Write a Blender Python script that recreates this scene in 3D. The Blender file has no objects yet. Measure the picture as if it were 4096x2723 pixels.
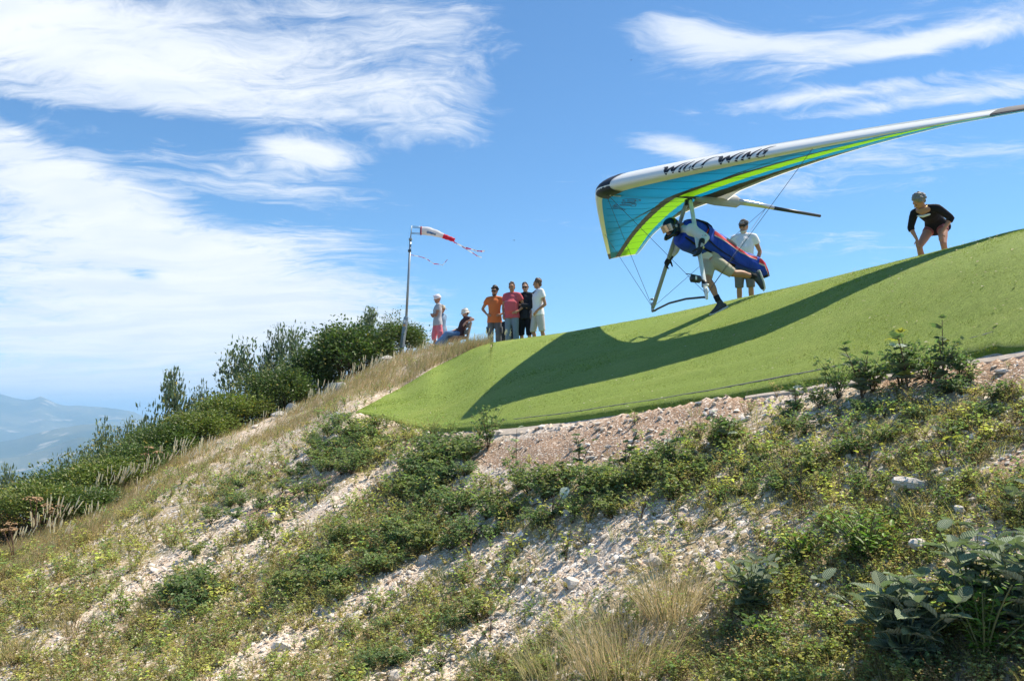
import bpy, math, random
import numpy as np
from mathutils import Vector, Matrix

random.seed(11)
rng = np.random.default_rng(11)
C = bpy.context.scene.collection
scene = bpy.context.scene
R = math.radians

# ------------------------------------------------------------------ camera
F = 800.0                                    # focal length in pixels of a 1024 px wide frame
PITCH = math.atan(71 / F)
cam = bpy.data.cameras.new('camera')
cam.sensor_width = 36.0
cam.lens = 36.0 * F / 1024
cam.clip_start = 0.05
cam.clip_end = 150000
camo = bpy.data.objects.new('camera', cam)
camo.location = (0, 0, 0)
camo.rotation_euler = (math.pi / 2 + PITCH, 0, 0)
C.objects.link(camo)
scene.camera = camo

# ------------------------------------------------------------------ light
SUN_AZ, SUN_EL = R(66), R(58)                # azimuth from +Y towards +X
SDIR = Vector((math.sin(SUN_AZ) * math.cos(SUN_EL), math.cos(SUN_AZ) * math.cos(SUN_EL), math.sin(SUN_EL)))
sl = bpy.data.lights.new('sun', 'SUN')
sl.energy = 3.7
sl.angle = R(0.53)
sl.color = (1.0, 0.90, 0.75)
so = bpy.data.objects.new('sun', sl)
so.rotation_euler = SDIR.to_track_quat('Z', 'Y').to_euler()
C.objects.link(so)

scene.view_settings.view_transform = 'Standard'
scene.view_settings.look = 'None'
scene.view_settings.gamma = 1.0
scene.view_settings.use_curve_mapping = False
scene.view_settings.exposure = 1.12
scene.render.engine = 'CYCLES'
scene.cycles.use_denoising = True
scene.cycles.max_bounces = 8
scene.cycles.diffuse_bounces = 4
scene.cycles.glossy_bounces = 3
scene.cycles.transmission_bounces = 4
scene.cycles.volume_bounces = 1
scene.cycles.transparent_max_bounces = 8


def tang(px, py):
    """pixel of the 1024x680 frame -> (x/y, z/y) of its line of sight"""
    u = (340.0 - py) / F
    yy = math.cos(PITCH) - u * math.sin(PITCH)
    return (px - 512.0) / F / yy, (math.sin(PITCH) + u * math.cos(PITCH)) / yy


def P3(px, py, Y):
    a, e = tang(px, py)
    return Vector((a * Y, Y, e * Y))


def to_px(P):
    P = np.asarray(P, float)
    fw = P[..., 1] * math.cos(PITCH) + P[..., 2] * math.sin(PITCH)
    up = -P[..., 1] * math.sin(PITCH) + P[..., 2] * math.cos(PITCH)
    return np.stack([512 + F * P[..., 0] / fw, 340 - F * up / fw], -1)


# ------------------------------------------------------------------ node helpers
class NT:
    def __init__(self, tree):
        self.t = tree
        self.n = tree.nodes
        self.l = tree.links

    def node(self, typ, **kw):
        nd = self.n.new(typ)
        for k, v in kw.items():
            setattr(nd, k, v)
        return nd

    def link(self, a, b):
        self.l.new(a, b)

    def _in(self, sock, v):
        if v is None:
            return
        if hasattr(v, 'is_output') or isinstance(v, bpy.types.NodeSocket):
            self.l.new(v, sock)
        else:
            sock.default_value = v

    def math(self, op, a, b=None, c=None, clamp=False):
        nd = self.node('ShaderNodeMath', operation=op, use_clamp=clamp)
        self._in(nd.inputs[0], a)
        self._in(nd.inputs[1], b)
        self._in(nd.inputs[2], c)
        return nd.outputs[0]

    def vmath(self, op, a, b=None):
        nd = self.node('ShaderNodeVectorMath', operation=op)
        self._in(nd.inputs[0], a)
        self._in(nd.inputs[1], b)
        return nd.outputs['Value'] if op in ('DOT_PRODUCT', 'LENGTH') else nd.outputs[0]

    def mix(self, f, a, b, blend='MIX'):
        nd = self.node('ShaderNodeMix', data_type='RGBA', blend_type=blend)
        self._in(nd.inputs[0], f)
        self._in(nd.inputs[6], a)
        self._in(nd.inputs[7], b)
        return nd.outputs[2]

    def noise(self, vec, scale, detail=4, rough=0.55, dist=0.0, out='Fac'):
        nd = self.node('ShaderNodeTexNoise')
        self._in(nd.inputs['Vector'], vec)
        nd.inputs['Scale'].default_value = scale
        nd.inputs['Detail'].default_value = detail
        nd.inputs['Roughness'].default_value = rough
        nd.inputs['Distortion'].default_value = dist
        return nd.outputs[out]

    def voro(self, vec, scale, feature='F1', out='Distance'):
        nd = self.node('ShaderNodeTexVoronoi', feature=feature)
        self._in(nd.inputs['Vector'], vec)
        nd.inputs['Scale'].default_value = scale
        return nd.outputs[out]

    def ramp(self, f, *stops):
        nd = self.node('ShaderNodeValToRGB')
        el = nd.color_ramp.elements
        while len(el) < len(stops):
            el.new(0.5)
        for e, (p, c) in zip(el, stops):
            e.position = p
            e.color = (*c, 1) if len(c) == 3 else c
        self._in(nd.inputs[0], f)
        return nd.outputs[0]

    def smooth(self, v, lo, hi, t0=0.0, t1=1.0):
        nd = self.node('ShaderNodeMapRange', interpolation_type='SMOOTHSTEP')
        self._in(nd.inputs[0], v)
        self._in(nd.inputs[1], lo)
        self._in(nd.inputs[2], hi)
        nd.inputs[3].default_value = t0
        nd.inputs[4].default_value = t1
        return nd.outputs[0]

    def coord(self, which='Object'):
        return self.node('ShaderNodeTexCoord').outputs[which]

    def mapping(self, vec, scale=(1, 1, 1), rot=(0, 0, 0)):
        nd = self.node('ShaderNodeMapping')
        self._in(nd.inputs[0], vec)
        nd.inputs['Scale'].default_value = scale
        nd.inputs['Rotation'].default_value = rot
        return nd.outputs[0]

    def bump(self, h, strength=0.3, dist=0.01):
        nd = self.node('ShaderNodeBump')
        nd.inputs['Strength'].default_value = strength
        nd.inputs['Distance'].default_value = dist
        self._in(nd.inputs['Height'], h)
        return nd.outputs[0]


def new_mat(name):
    m = bpy.data.materials.new(name)
    m.use_nodes = True
    m.node_tree.nodes.clear()
    k = NT(m.node_tree)
    out = k.node('ShaderNodeOutputMaterial')
    return m, k, out


def principled(k, out, color, rough=0.6, metal=0.0, spec=0.4, normal=None):
    p = k.node('ShaderNodeBsdfPrincipled')
    k._in(p.inputs['Base Color'], color if not isinstance(color, tuple) else (*color, 1)[:4])
    k._in(p.inputs['Roughness'], rough)
    p.inputs['Metallic'].default_value = metal
    p.inputs['Specular IOR Level'].default_value = spec
    if normal is not None:
        k.link(normal, p.inputs['Normal'])
    k.link(p.outputs[0], out.inputs[0])
    return p


def simple(name, col, rough=0.6, metal=0.0, spec=0.4, var=0.12, scale=18.0, bump=0.0, bdist=0.004):
    """plain surface with faint mottling and relief"""
    m, k, out = new_mat(name)
    co = k.coord()
    n = k.noise(co, scale, 5, 0.6)
    c = k.mix(n, (*[v * (1 - var) for v in col], 1), (*[min(1, v * (1 + var)) for v in col], 1))
    nb = k.bump(k.noise(co, scale * 1.7, 5, 0.6), bump, bdist) if bump else None
    principled(k, out, c, rough, metal, spec, nb)
    return m


def cloth(name, col, fold=0.5, rough=0.85, scale=9.0, var=0.10):
    """woven cloth: soft folds as relief, faint colour mottling"""
    m, k, out = new_mat(name)
    co = k.coord()
    st = k.mapping(co, (1.0, 1.0, 0.55), (0.3, 0.2, 0.4))
    n = k.noise(st, scale, 3, 0.5, 0.6)
    n2 = k.noise(co, 60, 3, 0.6)
    c = k.mix(n2, (*[v * (1 - var) for v in col], 1), (*[min(1, v * (1 + var)) for v in col], 1))
    principled(k, out, c, rough, 0, 0.2, k.bump(n, fold, 0.03))
    return m


# ------------------------------------------------------------------ objects
def tag(o, label=None, cat=None, group=None, kind=None):
    if label:
        o['label'] = label
    if cat:
        o['category'] = cat
    if group:
        o['group'] = group
    if kind:
        o['kind'] = kind
    return o


def empty(name, loc=(0, 0, 0), rz=0.0, label=None, cat=None, group=None):
    o = bpy.data.objects.new(name, None)
    o.location = loc
    o.rotation_euler = (0, 0, rz)
    o.empty_display_size = 0.1
    C.objects.link(o)
    return tag(o, label, cat, group)


def link_obj(name, me, parent=None, mat=None):
    o = bpy.data.objects.new(name, me)
    C.objects.link(o)
    if parent is not None:
        o.parent = parent
    if mat is not None and len(me.materials) == 0:
        me.materials.append(mat)
    return o


def np_mesh(name, V, tris=None, quads=None, col=None, smooth=False, mat=None):
    """mesh from numpy arrays; col = one rgb per vertex, kept as attribute 'tint'"""
    me = bpy.data.meshes.new(name)
    V = np.asarray(V, np.float32).reshape(-1, 3)
    parts, starts, tot = [], [], 0
    if quads is not None and len(quads):
        q = np.asarray(quads, np.int32).reshape(-1, 4)
        parts.append(q.ravel())
        starts.append(np.arange(len(q), dtype=np.int32) * 4 + tot)
        tot += q.size
    if tris is not None and len(tris):
        t = np.asarray(tris, np.int32).reshape(-1, 3)
        parts.append(t.ravel())
        starts.append(np.arange(len(t), dtype=np.int32) * 3 + tot)
        tot += t.size
    loops = np.concatenate(parts)
    st = np.concatenate(starts)
    me.vertices.add(len(V))
    me.vertices.foreach_set('co', V.ravel())
    me.loops.add(len(loops))
    me.loops.foreach_set('vertex_index', loops)
    me.polygons.add(len(st))
    me.polygons.foreach_set('loop_start', st)
    me.polygons.foreach_set('use_smooth', np.full(len(st), bool(smooth)))
    me.update(calc_edges=True)
    if col is not None:
        at = me.attributes.new('tint', 'FLOAT_COLOR', 'POINT')
        c4 = np.ones((len(V), 4), np.float32)
        c4[:, :3] = np.asarray(col, np.float32).reshape(-1, 3)
        at.data.foreach_set('color', c4.ravel())
    if mat is not None:
        me.materials.append(mat)
    return me


class MB:
    """collects shapes for ONE mesh"""

    def __init__(self):
        self.v = []
        self.f = []

    def add(self, vs, fs):
        b = len(self.v)
        self.v += [tuple(p) for p in vs]
        self.f += [tuple(i + b for i in f) for f in fs]

    def box(self, c, s, rot=None):
        c = Vector(c)
        M = rot if rot is not None else Matrix.Identity(3)
        vs = [c + M @ Vector((x * s[0] / 2, y * s[1] / 2, z * s[2] / 2)) for x in (-1, 1) for y in (-1, 1) for z in (-1, 1)]
        self.add(vs, [(0, 1, 3, 2), (4, 6, 7, 5), (0, 4, 5, 1), (2, 3, 7, 6), (0, 2, 6, 4), (1, 5, 7, 3)])

    def ell(self, c, r, rot=None, nu=12, nv=8):
        c = Vector(c)
        M = rot if rot is not None else Matrix.Identity(3)
        vs = [c + M @ Vector((0, 0, r[2]))]
        for j in range(1, nv):
            t = math.pi * j / nv
            for i in range(nu):
                p = 2 * math.pi * i / nu
                vs.append(c + M @ Vector((r[0] * math.sin(t) * math.cos(p), r[1] * math.sin(t) * math.sin(p), r[2] * math.cos(t))))
        vs.append(c + M @ Vector((0, 0, -r[2])))
        fs = [(0, 1 + i, 1 + (i + 1) % nu) for i in range(nu)]
        for j in range(nv - 2):
            for i in range(nu):
                a, b = 1 + j * nu + i, 1 + j * nu + (i + 1) % nu
                fs.append((a, a + nu, b + nu, b))
        L = len(vs) - 1
        o = 1 + (nv - 2) * nu
        fs += [(L, o + (i + 1) % nu, o + i) for i in range(nu)]
        self.add(vs, fs)

    def limb(self, pts, rad, n=10, rnd=True, lat=None):
        """swept tube through pts; rad = radius or (side, front) per point; lat = side direction"""
        pts = [Vector(p) for p in pts]
        rad = [(r, r) if not isinstance(r, (tuple, list)) else r for r in rad]
        N = len(pts)
        T = []
        for i in range(N):
            d = pts[min(i + 1, N - 1)] - pts[max(i - 1, 0)]
            T.append(d.normalized())
        rings = []
        X = Vector(lat) if lat is not None else (Vector((1, 0, 0)) if abs(T[0].x) < 0.8 else Vector((0, 1, 0)))

        def ring(c, t, x, r):
            x = (x - t * x.dot(t)).normalized()
            y = t.cross(x)
            return [c + x * (r[0] * math.cos(2 * math.pi * k / n)) + y * (r[1] * math.sin(2 * math.pi * k / n)) for k in range(n)], x
        for i in range(N):
            src = Vector(lat) if lat is not None else X
            if rnd and i == 0:
                rm = min(rad[0])
                for kk in (0.92, 0.62):
                    g = math.sqrt(1 - kk * kk)
                    rings.append(ring(pts[0] - T[0] * rm * kk, T[0], src, (rad[0][0] * g, rad[0][1] * g))[0])
            rg, X = ring(pts[i], T[i], src, rad[i])
            rings.append(rg)
            if rnd and i == N - 1:
                rm = min(rad[-1])
                for kk in (0.62, 0.92):
                    g = math.sqrt(1 - kk * kk)
                    rings.append(ring(pts[-1] + T[-1] * rm * kk, T[-1], X, (rad[-1][0] * g, rad[-1][1] * g))[0])
        vs = [p for r in rings for p in r]
        fs = []
        for j in range(len(rings) - 1):
            for k in range(n):
                a, b = j * n + k, j * n + (k + 1) % n
                fs.append((a, b, b + n, a + n))
        fs.append(tuple(range(n - 1, -1, -1)))
        fs.append(tuple((len(rings) - 1) * n + k for k in range(n)))
        self.add(vs, fs)

    def tube(self, pts, r, n=8):
        self.limb(pts, [r] * len(pts) if not isinstance(r, (list, tuple)) else list(r), n, False)

    def mesh(self, name, mat=None, smooth=True):
        me = bpy.data.meshes.new(name)
        me.from_pydata(self.v, [], self.f)
        me.update()
        if smooth:
            me.polygons.foreach_set('use_smooth', np.full(len(me.polygons), True))
        if mat is not None:
            me.materials.append(mat)
        return me

    def obj(self, name, mat=None, parent=None, smooth=True):
        return link_obj(name, self.mesh(name, mat, smooth), parent)

    def fused(self, name, mat, parent, voxel=0.014, it=3, fac=0.5):
        """all shapes grown together into one continuous skin"""
        me = self.mesh(name + '_raw')
        o = bpy.data.objects.new(name + '_raw', me)
        C.objects.link(o)
        md = o.modifiers.new('r', 'REMESH')
        md.mode = 'VOXEL'
        md.voxel_size = voxel
        md.use_smooth_shade = True
        if it:
            sm = o.modifiers.new('s', 'SMOOTH')
            sm.iterations = it
            sm.factor = fac
        dg = bpy.context.evaluated_depsgraph_get()
        nm = bpy.data.meshes.new_from_object(o.evaluated_get(dg))
        nm.name = name
        nm.materials.clear()
        nm.materials.append(mat)
        nm.polygons.foreach_set('use_smooth', np.full(len(nm.polygons), True))
        bpy.data.objects.remove(o)
        bpy.data.meshes.remove(me)
        return link_obj(name, nm, parent)


def copy_tree(o, parent=None):
    c = o.copy()
    C.objects.link(c)
    if parent is not None:
        c.parent = parent
    for ch in o.children:
        copy_tree(ch, c)
    return c
# ------------------------------------------------------------------ sky
w = bpy.data.worlds.new('World')
scene.world = w
w.use_nodes = True
w.node_tree.nodes.clear()
k = NT(w.node_tree)
wo = k.node('ShaderNodeOutputWorld')
bg = k.node('ShaderNodeBackground')
sky = k.node('ShaderNodeTexSky', sky_type='NISHITA')
sky.sun_disc = False
sky.sun_elevation = SUN_EL
sky.sun_rotation = SUN_AZ
sky.altitude = 900
sky.air_density = 1.0
sky.dust_density = 0.25
sky.ozone_density = 3.0
SKY_STRENGTH = 0.102
bg.inputs['Strength'].default_value = SKY_STRENGTH
k.link(bg.outputs[0], wo.inputs[0])
dirv = k.coord('Generated')
sep = k.node('ShaderNodeSeparateXYZ')
k.link(dirv, sep.inputs[0])
dz = k.math('MAXIMUM', k.math('ADD', sep.outputs[2], 0.11), 0.03)
cmb = k.node('ShaderNodeCombineXYZ')
k.link(k.math('DIVIDE', sep.outputs[0], dz), cmb.inputs[0])
k.link(k.math('DIVIDE', sep.outputs[1], dz), cmb.inputs[1])
pl = cmb.outputs[0]                           # a high flat cloud layer seen in perspective
warp = k.noise(pl, 0.9, 4, 0.55, 0.0, 'Color')
wsc = k.node('ShaderNodeVectorMath', operation='SCALE')
k.link(k.vmath('SUBTRACT', warp, (0.5, 0.5, 0.5)), wsc.inputs[0])
wsc.inputs['Scale'].default_value = 0.9
pw = k.vmath('ADD', pl, wsc.outputs[0])
st = k.mapping(pw, (0.75, 1.7, 1.0), (0, 0, R(4)))
n1 = k.noise(st, 1.5, 10, 0.64, 0.5)
st2 = k.mapping(pw, (1.0, 3.4, 1.0), (0, 0, R(-8)))
n2 = k.noise(st2, 3.2, 9, 0.66, 0.9)
n3 = k.noise(k.mapping(pw, (1.0, 1.7, 1.0), (0, 0, R(24))), 9.0, 7, 0.7, 0.6)
nz = k.math('ADD', k.math('ADD', k.math('MULTIPLY', n1, 0.42), k.math('MULTIPLY', n2, 0.34)), k.math('MULTIPLY', n3, 0.24))
# where cover is thick or thin: px, py, half-width, half-height, tilt, weight
BLOBS = [
    (60, 40, 150, 38, 4, .62), (250, 62, 230, 34, 8, .54), (430, 40, 110, 42, 10, .36), (180, 96, 130, 18, 6, .38), (30, 95, 70, 22, 0, .30),
    (302, 152, 44, 14, 8, 1.05), (262, 165, 46, 7, 4, .18), (290, 192, 70, 11, 6, .34), (30, 160, 110, 24, 24, .44), (115, 215, 160, 40, 18, .54), (140, 262, 240, 38, 4, .48),
    (130, 305, 270, 38, 5, .48), (310, 312, 100, 14, 4, .34), (330, 238, 60, 10, 2, .34), (120, 350, 230, 36, 0, .62), (140, 402, 300, 24, 0, .85), (350, 345, 120, 14, 4, .25),
    (690, 30, 60, 14, 14, .62), (790, 46, 120, 11, 6, .56), (930, 42, 130, 10, -4, .56), (980, 20, 90, 12, -8, .26), (880, 22, 60, 10, -14, .18), (840, 93, 100, 7, -2, .44), (960, 95, 130, 8, -1, .44), (900, 107, 120, 5, 0, .2),
    (685, 148, 46, 12, 12, .95), (650, 140, 25, 5, 0, .3), (770, 186, 70, 8, 2, .30), (900, 162, 130, 6, 0, .20), (850, 238, 40, 9, 10, .34), (575, 226, 45, 5, 6, .22),
    (28, 381, 26, 7, 3, .62), (104, 391, 22, 4, -2, .70), (560, 130, 90, 9, 12, .13), (430, 130, 60, 9, -14, .14), (60, 420, 300, 20, 0, .12),
    (150, 128, 120, 8, 4, -.45), (250, 128, 90, 10, 0, -.35), (10, 110, 30, 8, 30, -.3), (145, 275, 18, 6, 4, -.75), (235, 205, 40, 7, 8, -.25), (560, 80, 70, 70, 0, -.52), (600, 300, 170, 70, 0, -.40), (900, 210, 160, 14, 0, -.32), (880, 280, 150, 30, 0, -.15), (440, 190, 70, 40, 0, -.25), (800, 130, 160, 12, 0, -.3), (860, 70, 170, 8, 0, -.3), (500, 250, 90, 60, 0, -.25)]
cover = None
for (bx, by, hw, hh, tl, wt) in BLOBS:
    d0 = P3(bx, by, 1).normalized()
    rt = (P3(bx + 10, by, 1).normalized() - d0).normalized()
    dn = (P3(bx, by + 10, 1).normalized() - d0).normalized()
    c_, s_ = math.cos(R(tl)), math.sin(R(tl))
    ax = (rt * c_ + dn * s_) * (F / hw)
    ay = (dn * c_ - rt * s_) * (F / hh)
    u = k.math('SUBTRACT', k.vmath('DOT_PRODUCT', dirv, tuple(ax)), d0.dot(ax))
    v = k.math('SUBTRACT', k.vmath('DOT_PRODUCT', dirv, tuple(ay)), d0.dot(ay))
    q = k.math('ADD', k.math('MULTIPLY', u, u), k.math('MULTIPLY', v, v))
    g = k.math('MULTIPLY', k.math('EXPONENT', k.math('MULTIPLY', q, -1.0)), wt)
    front = k.math('GREATER_THAN', sep.outputs[1], 0.0)
    g = k.math('MULTIPLY', g, front)
    cover = g if cover is None else k.math('ADD', cover, g)
dens = k.math('ADD', k.math('MULTIPLY', k.math('SUBTRACT', nz, 0.5), 3.1), cover)
dens = k.math('ADD', dens, 0.08)
alpha = k.smooth(dens, 0.06, 0.92)
alpha = k.math('MULTIPLY', k.math('POWER', alpha, 0.85), 0.97)
above = k.smooth(sep.outputs[2], -0.06, -0.02)
alpha = k.math('MULTIPLY', alpha, above)
sh = k.noise(st2, 1.3, 5, 0.55)
WH = 0.505 / SKY_STRENGTH
ccol = k.mix(k.smooth(sh, 0.3, 0.7), (WH * .80, WH * .87, WH * .98, 1), (WH * .97, WH * 1.0, WH * 1.04, 1))
skyc = k.mix(1.0, sky.outputs[0], (0.46, .67, .77, 1), 'MULTIPLY')
k.link(k.mix(alpha, skyc, ccol), bg.inputs['Color'])
# ------------------------------------------------------------------ land form
# profiles of the hillside along eleven lines of sight: (row, depth) knots, then the far side of the crest
COLS = [
    # px, bottom Y, lower (py, Y), middle (py, Y), crest (py, Y), behind (dY, drop under the line of sight)
    (-320, 9.0, (690, 11.0), (665, 13.0), (645, 16.0), (5, 1.8)),
    (-150, 8.0, (640, 9.6), (614, 12.0), (595, 15.0), (5, 1.8)),
    (0, 6.5, (602, 9.0), (568, 12.2), (547, 15.5), (5, 1.8)),
    (100, 6.0, (562, 10.0), (525, 13.6), (503, 17.5), (5, 1.8)),
    (200, 5.4, (502, 12.0), (466, 16.6), (445, 21.0), (5, 1.7)),
    (300, 5.0, (447, 13.2), (420, 19.0), (404, 24.0), (5, 1.2)),
    (356, 4.8, (413, 13.6), (391, 19.0), (376, 25.0), (4, 0.7)),
    (399, 4.65, (422, 12.0), (384, 18.6), (355, 25.3), (3, 0.35)),
    (434, 4.5, (428, 10.8), (368, 18.2), (348, 23.0), (4, 0.40)),
    (490, 4.3, (428, 9.4), (365, 14.6), (343, 19.5), (4.5, 0.5)),
    (564, 3.9, (419, 8.2), (357, 12.5), (334, 17.2), (4.5, 0.5)),
    (628, 3.6, (408.5, 7.3), (348, 11.4), (320, 15.2), (4.5, 0.52)),
    (738, 3.3, (393, 6.5), (331, 10.0), (299.5, 13.8), (4.5, 0.62)),
    (868, 3.0, (375, 5.7), (284, 7.6), (269.5, 9.6), (4.5, 0.32)),
    (963, 2.8, (356, 5.1), (263, 6.7), (245.5, 8.3), (4.5, 0.32)),
    (1024, 2.7, (343, 4.8), (252, 6.2), (230, 7.6), (4.5, 0.35)),
    (1180, 2.5, (308, 4.4), (222, 5.6), (190, 6.9), (4.5, 0.4)),
    (1400, 2.3, (262, 4.1), (180, 5.2), (140, 6.4), (4.5, 0.4))]


def pchip_slopes(x, y):
    """x, y: (n, K) -> slopes (n, K)"""
    h = np.diff(x, axis=1)
    d = np.diff(y, axis=1) / h
    m = np.zeros_like(y)
    w1 = 2 * h[:, 1:] + h[:, :-1]
    w2 = h[:, 1:] + 2 * h[:, :-1]
    same = d[:, :-1] * d[:, 1:] > 0
    with np.errstate(divide='ignore', invalid='ignore'):
        hm = (w1 + w2) / (w1 / d[:, :-1] + w2 / d[:, 1:])
    m[:, 1:-1] = np.where(same, hm, 0)
    m[:, 0] = d[:, 0]
    m[:, -1] = d[:, -1]
    return m


def hermite(x, y, m, q):
    """one query column q (n,) or (n, Q) per row"""
    q = np.asarray(q)
    K = x.shape[1]
    idx = np.zeros(q.shape, int)
    for kk in range(1, K - 1):
        xx = x[:, kk] if q.ndim == 1 else x[:, kk:kk + 1]
        idx = np.where(q >= xx, kk, idx)
    if q.ndim == 1:
        r = np.arange(len(q))
        g = lambda A, o: A[r, idx + o]
    else:
        g = lambda A, o: np.take_along_axis(A, idx + o, 1)
    x0, x1, y0, y1, m0, m1 = g(x, 0), g(x, 1), g(y, 0), g(y, 1), g(m, 0), g(m, 1)
    h = x1 - x0
    t = np.clip((q - x0) / h, 0, 1)
    return (y0 * (1 + 2 * t) * (1 - t) ** 2 + m0 * h * t * (1 - t) ** 2 + y1 * t * t * (3 - 2 * t) + m1 * h * t * t * (t - 1))


def curve(av, vv):
    av, vv = np.array(av)[None], np.array(vv)[None]
    m = pchip_slopes(av, vv)

    def f(a):
        a = np.clip(np.atleast_1d(a).astype(float), av[0, 0], av[0, -1])
        return hermite(av, vv, m, a[None].reshape(1, -1))[0].reshape(np.shape(a))
    return f


# the laid ramp is an even surface: smooth the right-hand profiles along it
_sm = [c for c in COLS if c[0] >= 434]
_fit = []
for _k in (2, 3, 4):
    _a = np.array([tang(c[0], c[_k][0])[0] for c in _sm])
    _e = np.array([tang(c[0], c[_k][0])[1] for c in _sm])
    _y = np.array([1 / c[_k][1] for c in _sm])
    _fit.append((np.polyfit(_a, _e, 5), np.polyfit(_a, _y, 5)))


KN = []                                       # per knot: curves Y(a), z(a)
for kk in range(5):
    A, Ys, Zs, Es = [], [], [], []
    for (px, yb, lo, mi, cr, bh) in COLS:
        if kk == 0:
            a, e = tang(px, 680); Y = yb; z = e * Y
        elif kk < 4:
            py, Y = (lo, mi, cr)[kk - 1]
            a, e = tang(px, py)
            if px >= 434:
                e, Y = float(np.polyval(_fit[kk - 1][0], a)), 1 / float(np.polyval(_fit[kk - 1][1], a))
            z = e * Y
        else:
            a, e = tang(px, cr[0]); Y = cr[1] + bh[0]
            if px >= 434:
                e, Y = float(np.polyval(_fit[2][0], a)), 1 / float(np.polyval(_fit[2][1], a)) + bh[0]
            z = e * Y - bh[1]
        A.append(a); Ys.append(Y); Zs.append(z); Es.append(e)
    KN.append((curve(A, Ys), curve(A, Zs), curve(A, Es)))


def profile(a):
    a = np.atleast_1d(a)
    Y = [np.full(a.shape, 0.25)] + [K[0](a) for K in KN]
    Z = [np.full(a.shape, -1.62) + 0.02 * a] + [K[1](a) for K in KN]
    Yc, Zc = Y[4], Z[4]
    Y += [Y[5] + 10, Y[5] + 24, Y[5] + 160, np.full(a.shape, 2600.0)]
    right = np.clip((a + 0.18) / 0.2, 0, 1)   # the flat shoulder lies right of the shrubs
    Z += [Z[5] - 5.5 * (1 - right) - 0.6 * right, Z[5] - 13 * (1 - right) - 3.5 * right, Z[5] - 85, np.full(a.shape, -730.0)]
    X, Zz = np.stack(Y, 1), np.stack(Z, 1)
    M = pchip_slopes(X, Zz)
    M[:, 4] = KN[3][2](a)                     # at the crest the ground runs along the line of sight
    return X, Zz, M


def vnoise(x, y, seed=0):
    """smooth value noise"""
    xi, yi = np.floor(x).astype(np.int64), np.floor(y).astype(np.int64)
    fx, fy = x - xi, y - yi
    fx, fy = fx * fx * (3 - 2 * fx), fy * fy * (3 - 2 * fy)

    def hsh(i, j):
        h = (i * 374761393 + j * 668265263 + seed * 974711) & 0x7fffffff
        h = ((h ^ (h >> 13)) * 1274126177) & 0x7fffffff
        return ((h ^ (h >> 16)) & 0xffff) / 65535.0
    return (hsh(xi, yi) * (1 - fx) + hsh(xi + 1, yi) * fx) * (1 - fy) + (hsh(xi, yi + 1) * (1 - fx) + hsh(xi + 1, yi + 1) * fx) * fy


def fbm(x, y, s, oct=4, seed=0):
    v, a, t = 0, 1, 0
    for i in range(oct):
        v = v + a * vnoise(x * s, y * s, seed + i)
        t += a
        a *= 0.5
        s *= 2.03
    return v / t


NA, NY = 430, 420
AG = np.linspace(-1.5, 1.3, NA)
YG = np.concatenate([np.geomspace(0.3, 45, NY - 30), np.geomspace(47, 2600, 30)])
Xk, Zk, Mk = profile(AG)
ZG = hermite(Xk, Zk, Mk, np.broadcast_to(YG, (NA, NY)))
XX, YY = AG[:, None] * YG[None], np.broadcast_to(YG, (NA, NY))
turf_lo, turf_hi = KN[1][0], KN[3][0]
A_LEFT = tang(356, 412)[0]                    # left corner of the turf
A_BEND = tang(490, 343)[0]


def turf_top(a):
    """far border of the turf: its left edge climbs to the crest, then it runs on over the crest"""
    a = np.atleast_1d(a)
    mid, lo, hi = KN[2][0](a), turf_lo(a), turf_hi(a)
    f = np.clip((a - A_LEFT) / (A_BEND - A_LEFT), 0, 1)
    py_edge = np.interp(f, [0, .33, .58, .85, 1], [412, 388, 368, 350, 343])
    e = np.array([tang(500, p)[1] for p in py_edge])
    # depth at which the ground meets that line of sight
    X, Z, M = profile(a)
    q = np.linspace(0, 1, 160)[None] * (hi - lo)[:, None] + lo[:, None]
    z = hermite(X, Z, M, q)
    hit = z / q >= e[:, None] - 1e-6
    i = np.where(hit.any(1), hit.argmax(1), 159)
    edge = q[np.arange(len(a)), i]
    return np.where(a < A_BEND, np.maximum(edge, lo + 0.02), hi + 4.0)


# small relief away from the turf
inT = (AG[:, None] > A_LEFT - 0.01) & (YY > turf_lo(AG)[:, None] - 0.15) & (YY < turf_top(AG)[:, None] + 0.1)
rel = (fbm(XX, YY, 0.9, 3, 3) - 0.5) * 0.16 + (fbm(XX, YY, 4.5, 3, 9) - 0.5) * 0.07
fade = np.clip((YY - 0.8) / 2, 0, 1) * np.clip((60 - YY) / 30, 0, 1)
ZG = np.where(inT, ZG - 0.03, ZG + rel * fade)


def hz(x, y):
    """height of the ground at x, y"""
    x, y = np.asarray(x, float), np.asarray(y, float)
    a = np.clip((x / np.maximum(y, 0.3) - AG[0]) / (AG[1] - AG[0]), 0, NA - 1.001)
    j = np.clip(np.interp(y, YG, np.arange(NY)), 0, NY - 1.001)
    i0, j0 = a.astype(int), j.astype(int)
    fa, fj = a - i0, j - j0
    return (ZG[i0, j0] * (1 - fa) + ZG[i0 + 1, j0] * fa) * (1 - fj) + (ZG[i0, j0 + 1] * (1 - fa) + ZG[i0 + 1, j0 + 1] * fa) * fj


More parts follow.
